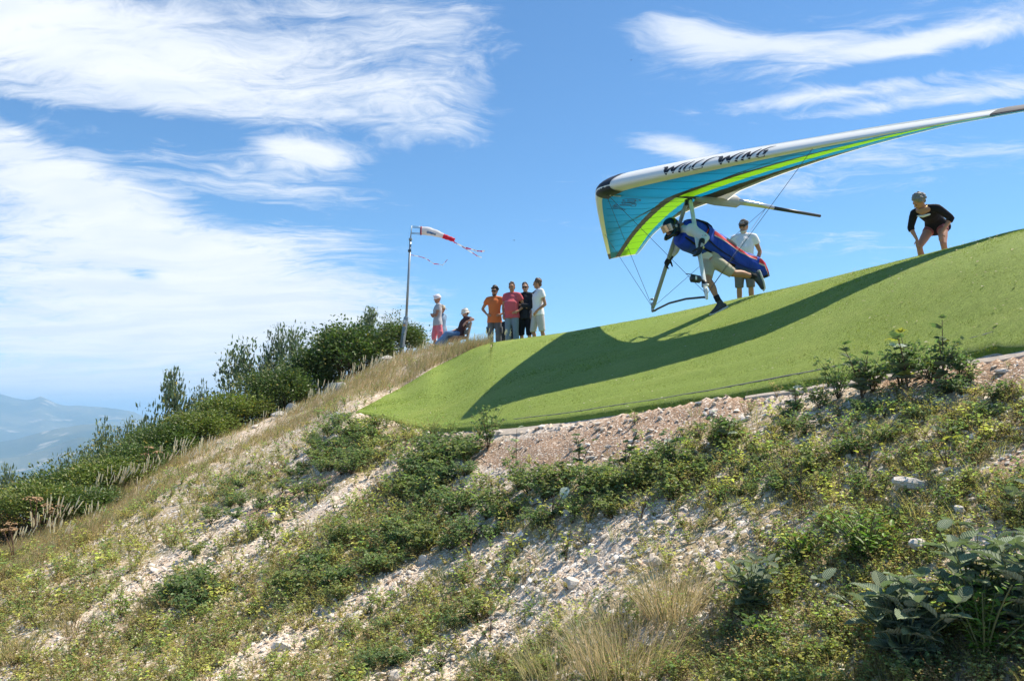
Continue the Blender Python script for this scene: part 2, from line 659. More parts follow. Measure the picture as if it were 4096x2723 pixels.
def ground_at(px, py, ymax=30.0):
    """where the lines of sight through these pixels meet the ground -> (n,3) and found mask"""
    px, py = np.atleast_1d(np.asarray(px, float)), np.atleast_1d(np.asarray(py, float))
    u = (340.0 - py) / F
    yy = math.cos(PITCH) - u * math.sin(PITCH)
    a, e = (px - 512) / F / yy, (math.sin(PITCH) + u * math.cos(PITCH)) / yy
    q = np.geomspace(1.0, ymax, 260)
    out = np.zeros((len(px), 3))
    ok = np.zeros(len(px), bool)
    for s in range(0, len(px), 4000):
        sl_ = slice(s, s + 4000)
        z = hz(a[sl_, None] * q, np.broadcast_to(q, (len(a[sl_]), len(q))))
        d = z - e[sl_, None] * q
        hit = d >= 0
        any_ = hit.any(1)
        i = np.clip(hit.argmax(1), 1, len(q) - 1)
        r = np.arange(len(i))
        d0, d1 = d[r, i - 1], d[r, i]
        t = np.clip(-d0 / np.where(abs(d1 - d0) < 1e-9, 1, d1 - d0), 0, 1)
        Y = q[i - 1] + t * (q[i] - q[i - 1])
        out[sl_] = np.stack([a[sl_] * Y, Y, hz(a[sl_] * Y, Y)], 1)
        ok[sl_] = any_
    return out, ok


def pts_in(poly, px, py):
    """even-odd test of points against a polygon"""
    px, py = np.asarray(px), np.asarray(py)
    ins = np.zeros(px.shape, bool)
    n = len(poly)
    for i in range(n):
        x0, y0 = poly[i]
        x1, y1 = poly[(i + 1) % n]
        c = (y0 > py) != (y1 > py)
        with np.errstate(divide='ignore', invalid='ignore'):
            xc = (x1 - x0) * (py - y0) / (y1 - y0 + 1e-12) + x0
        ins ^= c & (px < xc)
    return ins


def on_turf(x, y, pad=0.0):
    a = np.asarray(x, float) / np.asarray(y, float)
    sh = a.shape
    a = a.ravel()
    y = np.asarray(y, float).ravel()
    return ((a > A_LEFT - pad * .1) & (y > turf_lo(a) - pad) & (y < turf_top(a) + pad)).reshape(sh)


def near_line(pts, hw, px, py):
    """1 at the line, falling to 0 at its half width (half width may change along it)"""
    best = np.zeros(np.shape(px))
    for (x0, y0, w0), (x1, y1, w1) in zip([(*p, h) for p, h in zip(pts, hw)][:-1], [(*p, h) for p, h in zip(pts, hw)][1:]):
        dx, dy = x1 - x0, y1 - y0
        t = np.clip(((px - x0) * dx + (py - y0) * dy) / (dx * dx + dy * dy), 0, 1)
        d = np.hypot(px - x0 - t * dx, py - y0 - t * dy)
        best = np.maximum(best, np.clip(1.4 - d / (w0 + t * (w1 - w0)), 0, 1))
    return best


# bare scree runs down the slope, seen from the path (picture coordinates of the photograph, laid on the ground)
SCREE = [
    ([(40, 650), (102, 613), (160, 575), (215, 535), (271, 502)], [10, 13, 13, 15, 9]),
    ([(205, 582), (262, 545), (330, 505), (392, 472), (440, 440)], [9, 9, 8, 10, 8]),
    ([(200, 690), (258, 655), (330, 618), (420, 575), (505, 540)], [9, 11, 13, 14, 9]),
    ([(380, 690), (470, 650), (520, 615), (590, 565), (640, 525), (700, 505)], [18, 26, 26, 30, 22, 10]),
    ([(290, 465), (330, 440), (356, 418)], [5, 6, 5]),
    ([(930, 580), (975, 548), (1030, 560)], [14, 22, 26]),
    ([(420, 490), (465, 468), (520, 440), (600, 425), (720, 402), (830, 388), (1024, 350)], [7, 13, 18, 22, 14, 9, 10]),
    ([(470, 480), (560, 462), (660, 440)], [6, 12, 16]),
    ([(190, 466), (222, 449), (255, 428), (290, 408)], [3, 4, 4, 3])]
SOIL = [([(440, 446), (500, 455), (560, 450), (620, 436), (690, 415), (760, 400)], [8, 14, 19, 22, 14, 7]), ([(880, 385), (960, 378), (1060, 362)], [8, 14, 22]), ([(250, 515), (300, 490), (350, 470)], [5, 6, 5]), ([(1000, 470), (1060, 440)], [10, 16])]


def scree_at(px, py):
    v = np.zeros(np.shape(px))
    for p, h in SCREE:
        v = np.maximum(v, near_line(p, h, px, py))
    return v


def soil_at(px, py):
    v = np.zeros(np.shape(px))
    for p, h in SOIL:
        v = np.maximum(v, near_line(p, h, px, py))
    return v


VG = np.stack([XX, YY, ZG], -1)
pxg = to_px(VG)
scr = scree_at(pxg[..., 0], pxg[..., 1]) * (YY < 40)
soi = soil_at(pxg[..., 0], pxg[..., 1]) * (YY < 40)
colG = np.zeros((NA, NY, 3), np.float32)
colG[..., 0], colG[..., 1] = scr, soi
colG[..., 2] = np.clip((YY - 30) / 40, 0, 1)
ii = (np.arange(NA - 1)[:, None] * NY + np.arange(NY - 1)[None]).ravel()
quads = np.stack([ii, ii + NY, ii + NY + 1, ii + 1], 1)

m_ground, k, out = new_mat('hill_ground')
co = k.coord()
att = k.node('ShaderNodeAttribute', attribute_name='tint')
sp = k.node('ShaderNodeSeparateColor')
k.link(att.outputs['Color'], sp.inputs[0])
nb = k.noise(co, 1.3, 6, 0.6)
nf = k.noise(co, 22, 5, 0.65)
v1 = k.voro(co, 26, 'F1', 'Color')
sv = k.node('ShaderNodeSeparateColor')
k.link(v1, sv.inputs[0])
vd = k.voro(co, 26, 'DISTANCE_TO_EDGE')
v2 = k.voro(co, 75, 'F1', 'Color')
sv2 = k.node('ShaderNodeSeparateColor')
k.link(v2, sv2.inputs[0])
vd2 = k.voro(co, 75, 'DISTANCE_TO_EDGE')
peb = k.ramp(sv.outputs[0], (0.0, (.44, .35, .27)), (.35, (.62, .52, .42)), (.7, (.74, .65, .55)), (1, (.82, .76, .69)))
peb2 = k.ramp(sv2.outputs[1], (0.0, (.34, .24, .16)), (.4, (.56, .43, .32)), (.75, (.68, .56, .45)), (1, (.76, .68, .59)))
grav = k.mix(k.smooth(nf, .40, .62), peb, peb2)
soilc = k.mix(nf, (.24, .145, .09, 1), (.45, .31, .215, 1))
soilp = k.mix(k.smooth(sv2.outputs[0], .62, .70), soilc, peb2)
humus = k.mix(nf, (.26, .20, .12, 1), (.50, .41, .27, 1))
humus = k.mix(k.smooth(sv.outputs[2], .58, .66), humus, peb)
m_s = k.smooth(k.math('ADD', sp.outputs[0], k.math('MULTIPLY', k.math('SUBTRACT', nb, .5), 1.2)), .18, .5)
c = k.mix(m_s, humus, grav)
c = k.mix(k.smooth(k.math('ADD', sp.outputs[1], k.math('MULTIPLY', k.math('SUBTRACT', nf, .5), 1.1)), .2, .6), c, soilp)
far_c = k.mix(k.noise(co, 0.12, 6, .7), (.035, .05, .02, 1), (.09, .10, .045, 1))
c = k.mix(sp.outputs[2], c, far_c)
hgt = k.math('ADD', k.math('MULTIPLY', k.smooth(vd, 0, .18), .6), k.math('MULTIPLY', k.smooth(vd2, 0, .2), .25))
principled(k, out, c, 0.95, 0, 0.15, k.bump(k.math('ADD', hgt, k.math('MULTIPLY', nf, .5)), .6, .012))
gme = np_mesh('hillside', VG.reshape(-1, 3), None, quads, colG.reshape(-1, 3), True, m_ground)
tag(link_obj('hillside_ground', gme), 'stony hillside of pale scree and brown soil falling to the valley', None, None, 'structure')

# ------------------------------------------------------------------ valley, foothills, mountains
m_val, k, out = new_mat('valley_fields')
co = k.coord()
vf = k.voro(k.mapping(co, (1, .55, 1), (0, 0, .5)), 0.0016, 'F1', 'Color')
svf = k.node('ShaderNodeSeparateColor')
k.link(vf, svf.inputs[0])
fld = k.ramp(svf.outputs[0], (0, (.05, .085, .03)), (.40, (.09, .12, .05)), (.55, (.36, .30, .19)), (.80, (.55, .47, .33)), (1, (.12, .16, .06)))
town = k.smooth(k.noise(k.mapping(co, (.7, 1.4, 1)), 0.00035, 5, .65), .58, .66)
tw = k.smooth(k.noise(co, 0.012, 3, .7), .45, .62)
fld = k.mix(k.math('MULTIPLY', town, tw), fld, (.9, .85, .78, 1))
wood = k.smooth(k.noise(co, 0.00022, 6, .6), .48, .56)
fld = k.mix(wood, fld, (.035, .06, .025, 1))
principled(k, out, fld, 1.0, 0, 0.0)
VR = 70000.0
vv = [(-VR, -VR, -745), (VR, -VR, -745), (VR, VR, -745), (-VR, VR, -745)]
tag(link_obj('valley', np_mesh('valley', vv, None, [(0, 1, 2, 3)], None, False, m_val)), 'flat valley floor of fields and pale towns far below', None, None, 'structure')

m_mount, k, out = new_mat('mountain_forest')
co = k.coord()
nn = k.noise(co, 0.0007, 7, .62)
geo = k.node('ShaderNodeNewGeometry')
nz_ = k.node('ShaderNodeSeparateXYZ')
k.link(geo.outputs['Normal'], nz_.inputs[0])
mc = k.mix(k.smooth(nn, .42, .6), (.035, .055, .025, 1), (.11, .115, .06, 1))
mc = k.mix(k.smooth(k.noise(co, .0022, 4, .6), .57, .66), mc, (.30, .27, .20, 1))
mc = k.mix(k.smooth(nz_.outputs[2], .86, .66), mc, (.30, .27, .23, 1))
principled(k, out, mc, 1.0, 0, 0.0)


def ridge(name, label, line, Y0, depth, seed, rough, relief=220.0):
    """a mountain range whose skyline follows line (px, py) at the distance Y0; slopes fall to front and back"""
    pxs = [p for p, _ in line]
    nA, nD = 240, 60
    pa = np.linspace(pxs[0], pxs[-1], nA)
    py = np.interp(pa, pxs, [q for _, q in line])
    a = np.array([tang(p, q)[0] for p, q in zip(pa, py)])
    e = np.array([tang(p, q)[1] for p, q in zip(pa, py)])
    d = np.linspace(-1, 1, nD)
    Y = Y0 + d[None] * depth + np.zeros((nA, 1))
    x = a[:, None] * Y
    top = (e * Y0)[:, None]
    sh = 1 - np.abs(d[None]) ** 0.9
    z = -760 + (top + 760) * sh
    nz_ = fbm(x / 1000, Y / 1000, rough, 5, seed) - 0.5
    rg = 1 - np.abs(fbm(x / 1000, Y / 1000, rough * .7, 4, seed + 7) - .5) * 4
    amp = relief * np.minimum(1, 3.5 * np.abs(d[None])) * (sh > 0)
    z = z + (nz_ * 1.2 + (rg - .5) * .5) * amp + (fbm(x / 1000, Y / 1000, rough * 9, 3, seed + 3) - .5) * relief * .10
    z = np.where(np.abs(d[None]) > .99, -770, z)
    V = np.stack([x, Y, z], -1)
    i0 = (np.arange(nA - 1)[:, None] * nD + np.arange(nD - 1)[None]).ravel()
    q = np.stack([i0, i0 + nD, i0 + nD + 1, i0 + 1], 1)
    return tag(link_obj(name, np_mesh(name, V.reshape(-1, 3), None, q, None, True, m_mount)), label, None, None, 'structure')


ridge('mountains', 'hazy blue mountain range with a small pointed peak on the horizon',
      [(-420, 380), (-250, 388), (-120, 382), (-50, 388), (0, 392), (12, 396), (28, 399), (33, 398), (40, 394.5), (44, 396.5), (50, 399), (58, 403), (66, 405), (76, 404), (86, 404.5), (94, 406), (102, 405.5),
       (112, 407), (122, 408), (132, 410), (139, 412), (146, 419), (154, 424), (170, 430), (240, 428), (330, 421), (420, 415), (560, 408), (700, 404), (860, 411), (1000, 407), (1300, 404)], 18000, 5200, 5, .36, 260)
ridge('hills', 'low wooded hills in blue haze in front of the far mountains',
      [(-260, 428), (-100, 434), (0, 441), (20, 437), (40, 431), (62, 426.5), (80, 423.5), (95, 422.5), (112, 424), (128, 425), (150, 424), (200, 430), (300, 427), (450, 436), (700, 428), (1000, 433)], 11500, 2600, 23, .75, 100)
ridge('foothill', 'dark rounded foothill rising from the valley floor',
      [(-60, 462), (20, 456), (48, 448), (66, 440), (78, 436), (86, 436), (94, 441), (104, 446), (125, 450), (170, 455), (260, 462)], 9400, 1500, 41, 1.1, 65)

m_haze = bpy.data.materials.new('haze_air')
m_haze.use_nodes = True
m_haze.node_tree.nodes.clear()
k = NT(m_haze.node_tree)
out = k.node('ShaderNodeOutputMaterial')
pv = k.node('ShaderNodeVolumePrincipled')
pv.inputs['Color'].default_value = (.43, .69, 1.0, 1)
pv.inputs['Density'].default_value = 7.0e-5
pv.inputs['Anisotropy'].default_value = 0.0
k.link(pv.outputs[0], out.inputs['Volume'])
hb = MB()
hb.box((0, 0, 0), (2, 2, 2))
HTOP = 520.0
hzo = hb.obj('haze', m_haze, None, False)
hzo.location = (0, 0, (HTOP - 775) / 2)
hzo.scale = (71000, 71000, (HTOP + 775) / 2)
tag(hzo, 'pale blue haze in the air over the valley', None, None, 'stuff')

# ------------------------------------------------------------------ artificial turf
m_turf, k, out = new_mat('artificial_turf')
co = k.coord()
nl = k.noise(co, 1.1, 5, .6)
streak = k.noise(k.mapping(co, (3.0, 12.0, 3.0), (0, 0, R(32))), 3.2, 5, .62)
fine = k.noise(co, 85, 4, .75)
fine2 = k.noise(k.mapping(co, (1, 2.2, 1), (0, 0, R(32))), 220, 2, .8)
c = k.mix(k.smooth(fine, .30, .70), (.14, .215, .026, 1), (.31, .41, .066, 1))
c = k.mix(k.math('MULTIPLY', k.smooth(streak, .42, .66), .55), c, (.165, .225, .028, 1))
c = k.mix(k.math('MULTIPLY', k.smooth(nl, .45, .72), .30), c, (.38, .41, .09, 1))
chip = k.smooth(k.voro(co, 13, 'F1'), .050, .030)
chipn = k.smooth(k.noise(co, 2.6, 3, .6), .42, .62)
c = k.mix(k.math('MULTIPLY', chip, chipn), c, (.62, .56, .46, 1))
straw = k.smooth(k.noise(k.mapping(co, (2.0, 60.0, 2.0), (0, 0, R(28))), 1.5, 2, .4), .70, .74)
c = k.mix(k.math('MULTIPLY', straw, .55), c, (.42, .38, .16, 1))
hb_ = k.math('ADD', k.math('MULTIPLY', fine2, .5), k.math('MULTIPLY', fine, .8))
principled(k, out, c, .72, 0, .25, k.bump(hb_, .85, .02))

TU = 300
ta = np.linspace(A_LEFT, tang(1320, 280)[0], TU)
tv = np.concatenate([np.linspace(0, .08, 8)[:-1], np.linspace(.08, 1, 120)])
lo_, hi_ = turf_lo(ta), turf_top(ta)
wob = (fbm(ta, ta * 0, 22, 3, 77) - .5) * 0.10
TY = (lo_ + wob)[:, None] + tv[None] * (hi_ - lo_ - wob)[:, None]
TX = ta[:, None] * TY
Xp, Zp, Mp = profile(ta)
TZ = hermite(Xp, Zp, Mp, TY)
dist = TY - TY[:, :1]
# a carpet: thin lip at the border, a few ripples near it, gentle unevenness on the ramp
rip = np.exp(-((dist - .34 - .10 * np.sin(ta * 9)[:, None]) / .07) ** 2) * .022 * (0.3 + fbm(ta, ta * 0, 7, 2, 5)[:, None])
rip2 = np.exp(-((dist - .75 - .25 * np.sin(ta * 5 + 1)[:, None]) / .10) ** 2) * .030 * np.clip(fbm(ta, ta * 0, 4.5, 2, 15)[:, None] * 2 - 1.0, 0, 1)
TZ = TZ + .014 + rip + rip2 + (fbm(TX, TY, 1.1, 3, 31) - .5) * .018 * np.clip(dist / .6, 0, 1)
fuzz = (fbm(TX, TY, 26, 2, 8) - .5) * .012
TZ = TZ + fuzz
V = np.stack([TX, TY, TZ], -1)
nv_ = len(tv)
i0 = (np.arange(TU - 1)[:, None] * nv_ + np.arange(nv_ - 1)[None]).ravel()
tq = np.stack([i0, i0 + nv_, i0 + nv_ + 1, i0 + 1], 1)
Vf = V.reshape(-1, 3)
lip = V[:, 0] + np.array([0, -.012, -.06])      # the cut border turned down
b0 = len(Vf)
j = np.arange(TU - 1)
lq = np.stack([b0 + j, b0 + j + 1, (j + 1) * nv_, j * nv_], 1)
lef = V[0] + np.array([-.012, 0, -.06])
b1 = b0 + TU
j2 = np.arange(nv_ - 1)
lq2 = np.stack([j2, j2 + 1, b1 + j2 + 1, b1 + j2], 1)
tme = np_mesh('turf', np.concatenate([Vf, lip, lef]), None, np.concatenate([tq, lq, lq2]), None, True, m_turf)
turf = tag(link_obj('artificial_turf', tme), 'smooth green artificial turf laid over the take-off ramp', None, None, 'structure')


def tz(x, y):
    """height of the turf or ground at one point"""
    a = np.atleast_1d(x / y)
    X, Z, M = profile(a)
    if on_turf(np.array([x]), np.array([y]))[0]:
        return float(hermite(X, Z, M, np.atleast_1d(float(y)))[0]) + .012
    return float(hz(x, y))


def strip(name, mat, off, wid, rise, a0, a1, thick=.012, parent=None, seed=1):
    """flat band that follows the lower border of the turf"""
    a = np.linspace(a0, a1, 180)
    y0 = turf_lo(a) + off + (fbm(a, a * 0, 16, 3, seed) - .5) * .05
    rows = []
    X, Z, M = profile(a)
    for dy, dz in ((0, -thick), (0, rise), (wid, rise), (wid, -thick)):
        y = y0 + dy
        rows.append(np.stack([a * y, y, hermite(X, Z, M, y) + dz], -1))
    V = np.stack(rows, 1).reshape(-1, 3)
    i = np.arange(179)[:, None] * 4 + np.arange(3)[None]
    i = i.ravel()
    return link_obj(name, np_mesh(name, V, None, np.stack([i, i + 4, i + 5, i + 1], 1), None, False, mat), parent)


m_web = simple('grey_webbing', (.17, .17, .15), .9, 0, .2, .25, 30)
m_conc = simple('old_concrete', (.50, .43, .36), .95, 0, .2, .25, 9, .5, .02)
strip('seam_strip', m_web, .20, .016, .019, tang(378, 424)[0], tang(1100, 330)[0], parent=turf, seed=3)
tag(strip('kerb_strip', m_conc, -.09, .05, -.012, tang(745, 392)[0], tang(1200, 305)[0], .10, seed=9), 'weathered pale concrete edging below the turf border', None, None, 'structure')
tag(strip('kerb_slab', m_conc, -.34, .22, .0, tang(478, 430)[0], tang(560, 420)[0], .10, seed=19), 'flat concrete footing showing below the turf border', None, None, 'structure')
# ------------------------------------------------------------------ hang glider
PHI = 0.34
GN = Vector((1.263, 11.4, 3.234))             # the nose
GF = Vector((-math.cos(PHI), -math.sin(PHI), 0))
GL = Vector((math.sin(PHI), -math.cos(PHI), 0))

m_mylar = simple('white_mylar', (.80, .80, .77), .35, 0, .45, .03, 6, .12, .01)
m_nose = simple('navy_nose_cloth', (.022, .028, .045), .55, 0, .4, .15, 20)
m_tube = simple('grey_aluminium', (.36, .40, .43), .38, .35, .5, .06, 12)
m_tubew = simple('white_fairing', (.62, .66, .68), .35, 0, .5, .05, 12)
m_dark = simple('carbon_black', (.025, .03, .034), .42, 0, .5, .2, 30)
m_silver = simple('silver_wrap', (.55, .55, .55), .28, .8, .5, .2, 25, .5, .01)
m_wire = simple('steel_wire', (.10, .11, .12), .4, .6)
m_ink = simple('dark_print', (.018, .022, .035), .6, 0, .3, .05)
m_white = simple('white_plastic', (.78, .78, .77), .5)


def sailcloth(name, col, trans=.30):
    m, k, out = new_mat(name)
    co = k.coord()
    n = k.noise(co, 14, 4, .6)
    c = k.mix(n, (*[v * .93 for v in col], 1), (*[min(1, v * 1.07) for v in col], 1))
    nrm = k.bump(k.noise(k.mapping(co, (.5, 3, 1)), 3.0, 3, .5), .25, .02)
    p = principled(k, out, c, .55, 0, .25, nrm)
    t = k.node('ShaderNodeBsdfTranslucent')
    k.link(c, t.inputs[0])
    mx = k.node('ShaderNodeMixShader')
    mx.inputs[0].default_value = trans
    k.link(p.outputs[0], mx.inputs[1])
    k.link(t.outputs[0], mx.inputs[2])
    k.link(mx.outputs[0], out.inputs[0])
    return m


m_bat = simple("dark_teal_batten_shade", (.006, .13, .22), .7)  # dark colour stands for the battens' shade on the blue sail
m_blue = sailcloth('teal_blue_sailcloth', (.004, .33, .66), .50)
m_green = sailcloth('lime_sailcloth', (.36, .80, .02), .48)
m_black = sailcloth('black_sailcloth', (.034, .032, .034), .05)
m_top = sailcloth('white_sailcloth', (.82, .82, .80), .60)
m_te = sailcloth('pale_grey_sailcloth', (.55, .53, .50), .30)

HALF = 4.9
glider = empty('hang_glider', GN, math.pi + PHI, 'white, blue and lime hang glider with dark nose running off the green ramp', 'hang glider')


def le_x(y):
    y = abs(y)
    return -.53 * (math.sqrt(y * y + .04) - .2) - .004 * y * y


def te_x(y):
    y = abs(y)
    return float(np.interp(y, [0, .4, 1.2, 2.5, 3.6, 4.5, 4.9], [-2.18, -2.12, -2.28, -2.58, -2.90, -3.18, -3.28]))


def wing(y, c, side, off=0.0):
    """point of the wing section at span y, chord share c; side +1 upper, -1 lower skin"""
    x0, x1 = le_x(y), te_x(y)
    ch = x0 - x1
    s = abs(y) / HALF
    t = .155 * (1 - .74 * s ** 2.2)
    zt = 5 * t * (.2969 * math.sqrt(c) - .126 * c - .3516 * c * c + .2843 * c ** 3 - .1036 * c ** 4)
    cam_ = .045 * (2 * .33 * c - c * c) / .33 ** 2 if c < .33 else .045 * (1 - .66 + .66 * c - c * c) / .67 ** 2
    if side < 0:
        cam_ += .012 * max(0, c - .6) * 2
        zt *= 1 - .55 * min(1, max(0, (c - .45) / .35))
    zz = (cam_ + side * (zt + off / max(ch, .2))) * ch
    wash = .31 * s * ch * c * (1 - .30 * min(1, max(0, (s - .7) / .3))) + .02 * s
    return Vector((x0 - c * ch, y, zz + wash - .13 * s ** 1.6 - .024 * y))


def skin(name, mat, ys, path, parent, off=0.0):
    """sheet over the wing; path(y) gives the list of (c, side) across it"""
    V, n = [], 0
    for y in ys:
        p = path(y)
        n = len(p)
        V += [wing(y, c, s, off) for c, s in p]
    i = (np.arange(len(ys) - 1)[:, None] * n + np.arange(n - 1)[None]).ravel()
    return link_obj(name, np_mesh(name, V, None, np.stack([i, i + n, i + n + 1, i + 1], 1), None, True, mat), parent)


def lin(a, b, n):
    return [a + (b - a) * i / (n - 1) for i in range(n)]


CUT_R = [.095, .52, .60, .725, .79, .90, 1.0]     # panel borders at the root
CUT_T = [.13, .22, .38, .92, 1.15, 1.36, 1.0]        # and at the tip


def cut(i, y):
    """chord share of a panel border that runs straight from root to tip"""
    far = y < 0
    y = abs(y)
    r = le_x(0) - CUT_R[i] * (le_x(0) - te_x(0))
    t = le_x(HALF) - CUT_T[i] * (le_x(HALF) - te_x(HALF))
    s = y / HALF
    if i == 0 and far:
        return .055 + .03 * s
    if i in (0, 6):
        return CUT_R[i] + (CUT_T[i] - CUT_R[i]) * s
    return min(.962 + .006 * i, max(.1, (le_x(y) - (r + (t - r) * s)) / (le_x(y) - te_x(y))))


for sgn in (1, -1):
    ys = [sgn * v for v in [0.0, .06, .14] + lin(.24, HALF, 44)]
    wob = lambda y, i: cut(i, y) + (.004 * math.sin(abs(y) * 21 + i) if 0 < i < 6 and cut(i, y) < .95 else 0)
    skin('leading_edge', m_mylar, ys, lambda y: [(c, 1) for c in (.14, .09, .055, .03, .013, .004)] + [(0, 1)] + [(c, -1) for c in (.004, .013, .03, .055, cut(0, y))], glider)
    skin('upper_surface', m_top, ys, lambda y: [(c, 1) for c in (.14, .2, .3, .4, .5, .6, .7, .8, .9, 1.0)], glider)
    for i, (nm, mt) in enumerate([('sail_panel', m_blue), ('sail_stripe', m_black), ('sail_stripe', m_green), ('sail_panel', m_blue), ('sail_stripe', m_black), ('trailing_edge', m_te)]):
        skin(nm, mt, ys, lambda y, i=i: [(c, -1) for c in lin(wob(y, i), wob(y, i + 1) if i < 5 else .998, 8 if i == 0 else 3)], glider)
    ysd = [sgn * v for v in lin(4.42, HALF, 8)]
    skin('tip_fairing', m_nose, ysd, lambda y: [(c, 1) for c in (.6, .3, .14, .09, .055, .03, .013, .004)] + [(0, 1)] + [(c, -1) for c in (.004, .013, .03, .055, cut(0, y))], glider, .004)
    # wing tip end closed
    yt = sgn * HALF
    rim = [wing(yt, c, 1) for c in (1, .8, .6, .4, .25, .12, .05, .01, 0)] + [wing(yt, c, -1) for c in (.01, .05, .12, .25, .4, .6, .8)]
    mb = MB()
    tipc = wing(yt, .55, 1) + Vector((-.12, sgn * .14, 0))
    mb.add(rim + [tipc], [(i, (i + 1) % len(rim), len(rim)) for i in range(len(rim))])
    mb.obj('wing_tip', m_top, glider)
    # shadow lines of the battens on the lower sail, put in as dark teal tubes
    for bi, yb in enumerate([.42, .86, 1.32, 1.80, 2.30, 2.82, 3.34, 3.86, 4.36]):
        mb = MB()
        mb.limb([wing(sgn * (yb + .10 * c), c, -1, .003) for c in lin(.10, .985, 12)], [.0022] * 12, 5, False)
        mb.obj('batten_shade', m_bat, glider)
    # crossbar inside the wing
    mb = MB()
    mb.tube([(-1.42, 0, .07), tuple((wing(sgn * 2.7, .14, 1) + wing(sgn * 2.7, .14, -1)) / 2)], .026, 8)
    mb.obj('crossbar', m_dark, glider)
# nose cone
ys = lin(-.235, .235, 19)
skin('nose_cone', m_nose, ys, lambda y: [(c, 1) for c in (.16, .11, .07, .04, .018, .005)] + [(0, 1)] + [(c, -1) for c in (.005, .018, .04, .07, .105)], glider, .010)
mb = MB()
mb.box((-.31, 0, -.055), (.12, .10, .05))
mb.box((-.20, 0, -.06), (.05, .03, .06))
mb.obj('nose_bracket', m_tubew, glider, False)
# keel
mb = MB()
mb.tube([(-.12, 0, -.02), (-2.15, 0, .015)], .022, 10)
mb.tube([(-3.02, 0, -.030), (-3.95, 0, -.085)], [.030, .024], 10)
kl = mb.obj('keel', m_dark, glider)
mb = MB()
mb.limb([(-1.62, 0, -.015), (-1.95, 0, .0), (-2.35, 0, .012), (-2.42, 0, .01)], [(.03, .03), (.045, .085), (.05, .10), (.042, .055)], 12, False)
mb.obj('keel_pocket', m_te, glider)
mb = MB()
mb.tube([(-2.38, 0, .012), (-2.55, 0, .006), (-2.8, 0, -.008), (-3.04, 0, -.028)], [.052, .046, .040, .034], 12)
mb.obj('sleeve', m_silver, kl)
# control frame
APEX = Vector((-1.50, 0, -.05))
COR = {1: Vector((-1.285, .76, -1.62)), -1: Vector((-1.285, -.76, -1.62))}
for sgn in (1, -1):
    mb = MB()
    a, b = APEX + Vector((0, sgn * .05, 0)), COR[sgn]
    mb.limb([a, a.lerp(b, .04), a.lerp(b, .5), a.lerp(b, .96), b], [(.024, .014), (.036, .017), (.037, .017), (.036, .017), (.026, .015)], 14, False, lat=(1, 0, 0))
    up = mb.obj('upright', m_tubew if sgn > 0 else m_tube, glider)
    mb = MB()
    mb.limb([b + Vector((.0, 0, .10)).lerp(Vector((0, 0, 0)), .2), b + Vector((0, 0, -.035))], [.026, .022], 10)
    mb.limb([b + Vector((0, 0, .165)), b + Vector((0, 0, .14))], [.034, .034], 10, False)
    mb.obj('corner_fitting', m_white if sgn > 0 else m_tube, up)
    # wires of this side
    wj = wing(sgn * 2.78, .05, -1)
    for q, q2 in ((wj, b), (Vector((-.10, 0, -.05)), b), (Vector((-2.9, 0, -.05)), b)):
        mb = MB()
        mb.tube([q, q2 + Vector((0, 0, .02))], .0034, 5)
        mb.obj('rigging_wire', m_wire, glider)
    mb = MB()
    mb.box(APEX + Vector((0, sgn * .04, -.02)), (.06, .05, .09))
    mb.obj('apex_bracket', m_dark, glider, False)
mb = MB()
c1, c2 = COR[1], COR[-1]
mb.limb([c1 + Vector((0, 0, -.02)), c1.lerp(c2, .05) + Vector((.01, 0, -.01)), c1.lerp(c2, .3) + Vector((.05, 0, .015)), c1.lerp(c2, .6) + Vector((.06, 0, .01)), c1.lerp(c2, .86) + Vector((.04, 0, -.03)), c1.lerp(c2, .93) + Vector((.02, 0, -.04)), c2 + Vector((0, 0, -.035))],
        [.019, .016, .016, .016, .016, .018, .018], 8)
mb.obj('base_bar', m_dark, glider)
mb = MB()
p0 = wing(-3.3, .3, -1)
mb.tube([Vector((-1.5, 0, -.04)), Vector((-1.62, .03, -.45)), Vector((-1.66, .05, -.72))], .007, 6)
mb.tube([Vector((-1.5, 0, -.04)), Vector((-1.64, -.02, -.4)), Vector((-1.69, .02, -.70))], .006, 6)
mb.obj('hang_strap', m_dark, glider)
# flight instrument on the near upright
ins = COR[1].lerp(APEX, .12)
mb = MB()
mb.limb([ins + Vector((.235, .02, .065)), ins + Vector((.22, .02, .062)), ins + Vector((.09, .02, .052)), ins + Vector((.07, .02, .05))], [(.03, .035), (.045, .06), (.045, .055), (.03, .035)], 12, False, lat=(0, 1, 0))
dev = mb.obj('flight_instrument', m_dark, glider)
mb = MB()
mb.tube([ins + Vector((.07, .02, .05)), ins + Vector((.02, .01, .04)), ins + Vector((0, 0, .0))], .016, 8)
mb.limb([ins + Vector((0, 0, .04)), ins + Vector((0, 0, -.05))], [.040, .038], 10, False)
mb.obj('clamp', m_dark, dev)
mb = MB()
mb.tube([ins + Vector((.20, .02, .115)), ins + Vector((.31, .02, .12))], .006, 6)
mb.obj('antenna', m_dark, dev)
mb = MB()
mb.box(ins + Vector((.175, .068, .06)), (.026, .006, .05))
mb.obj('sticker', m_white, dev, False)

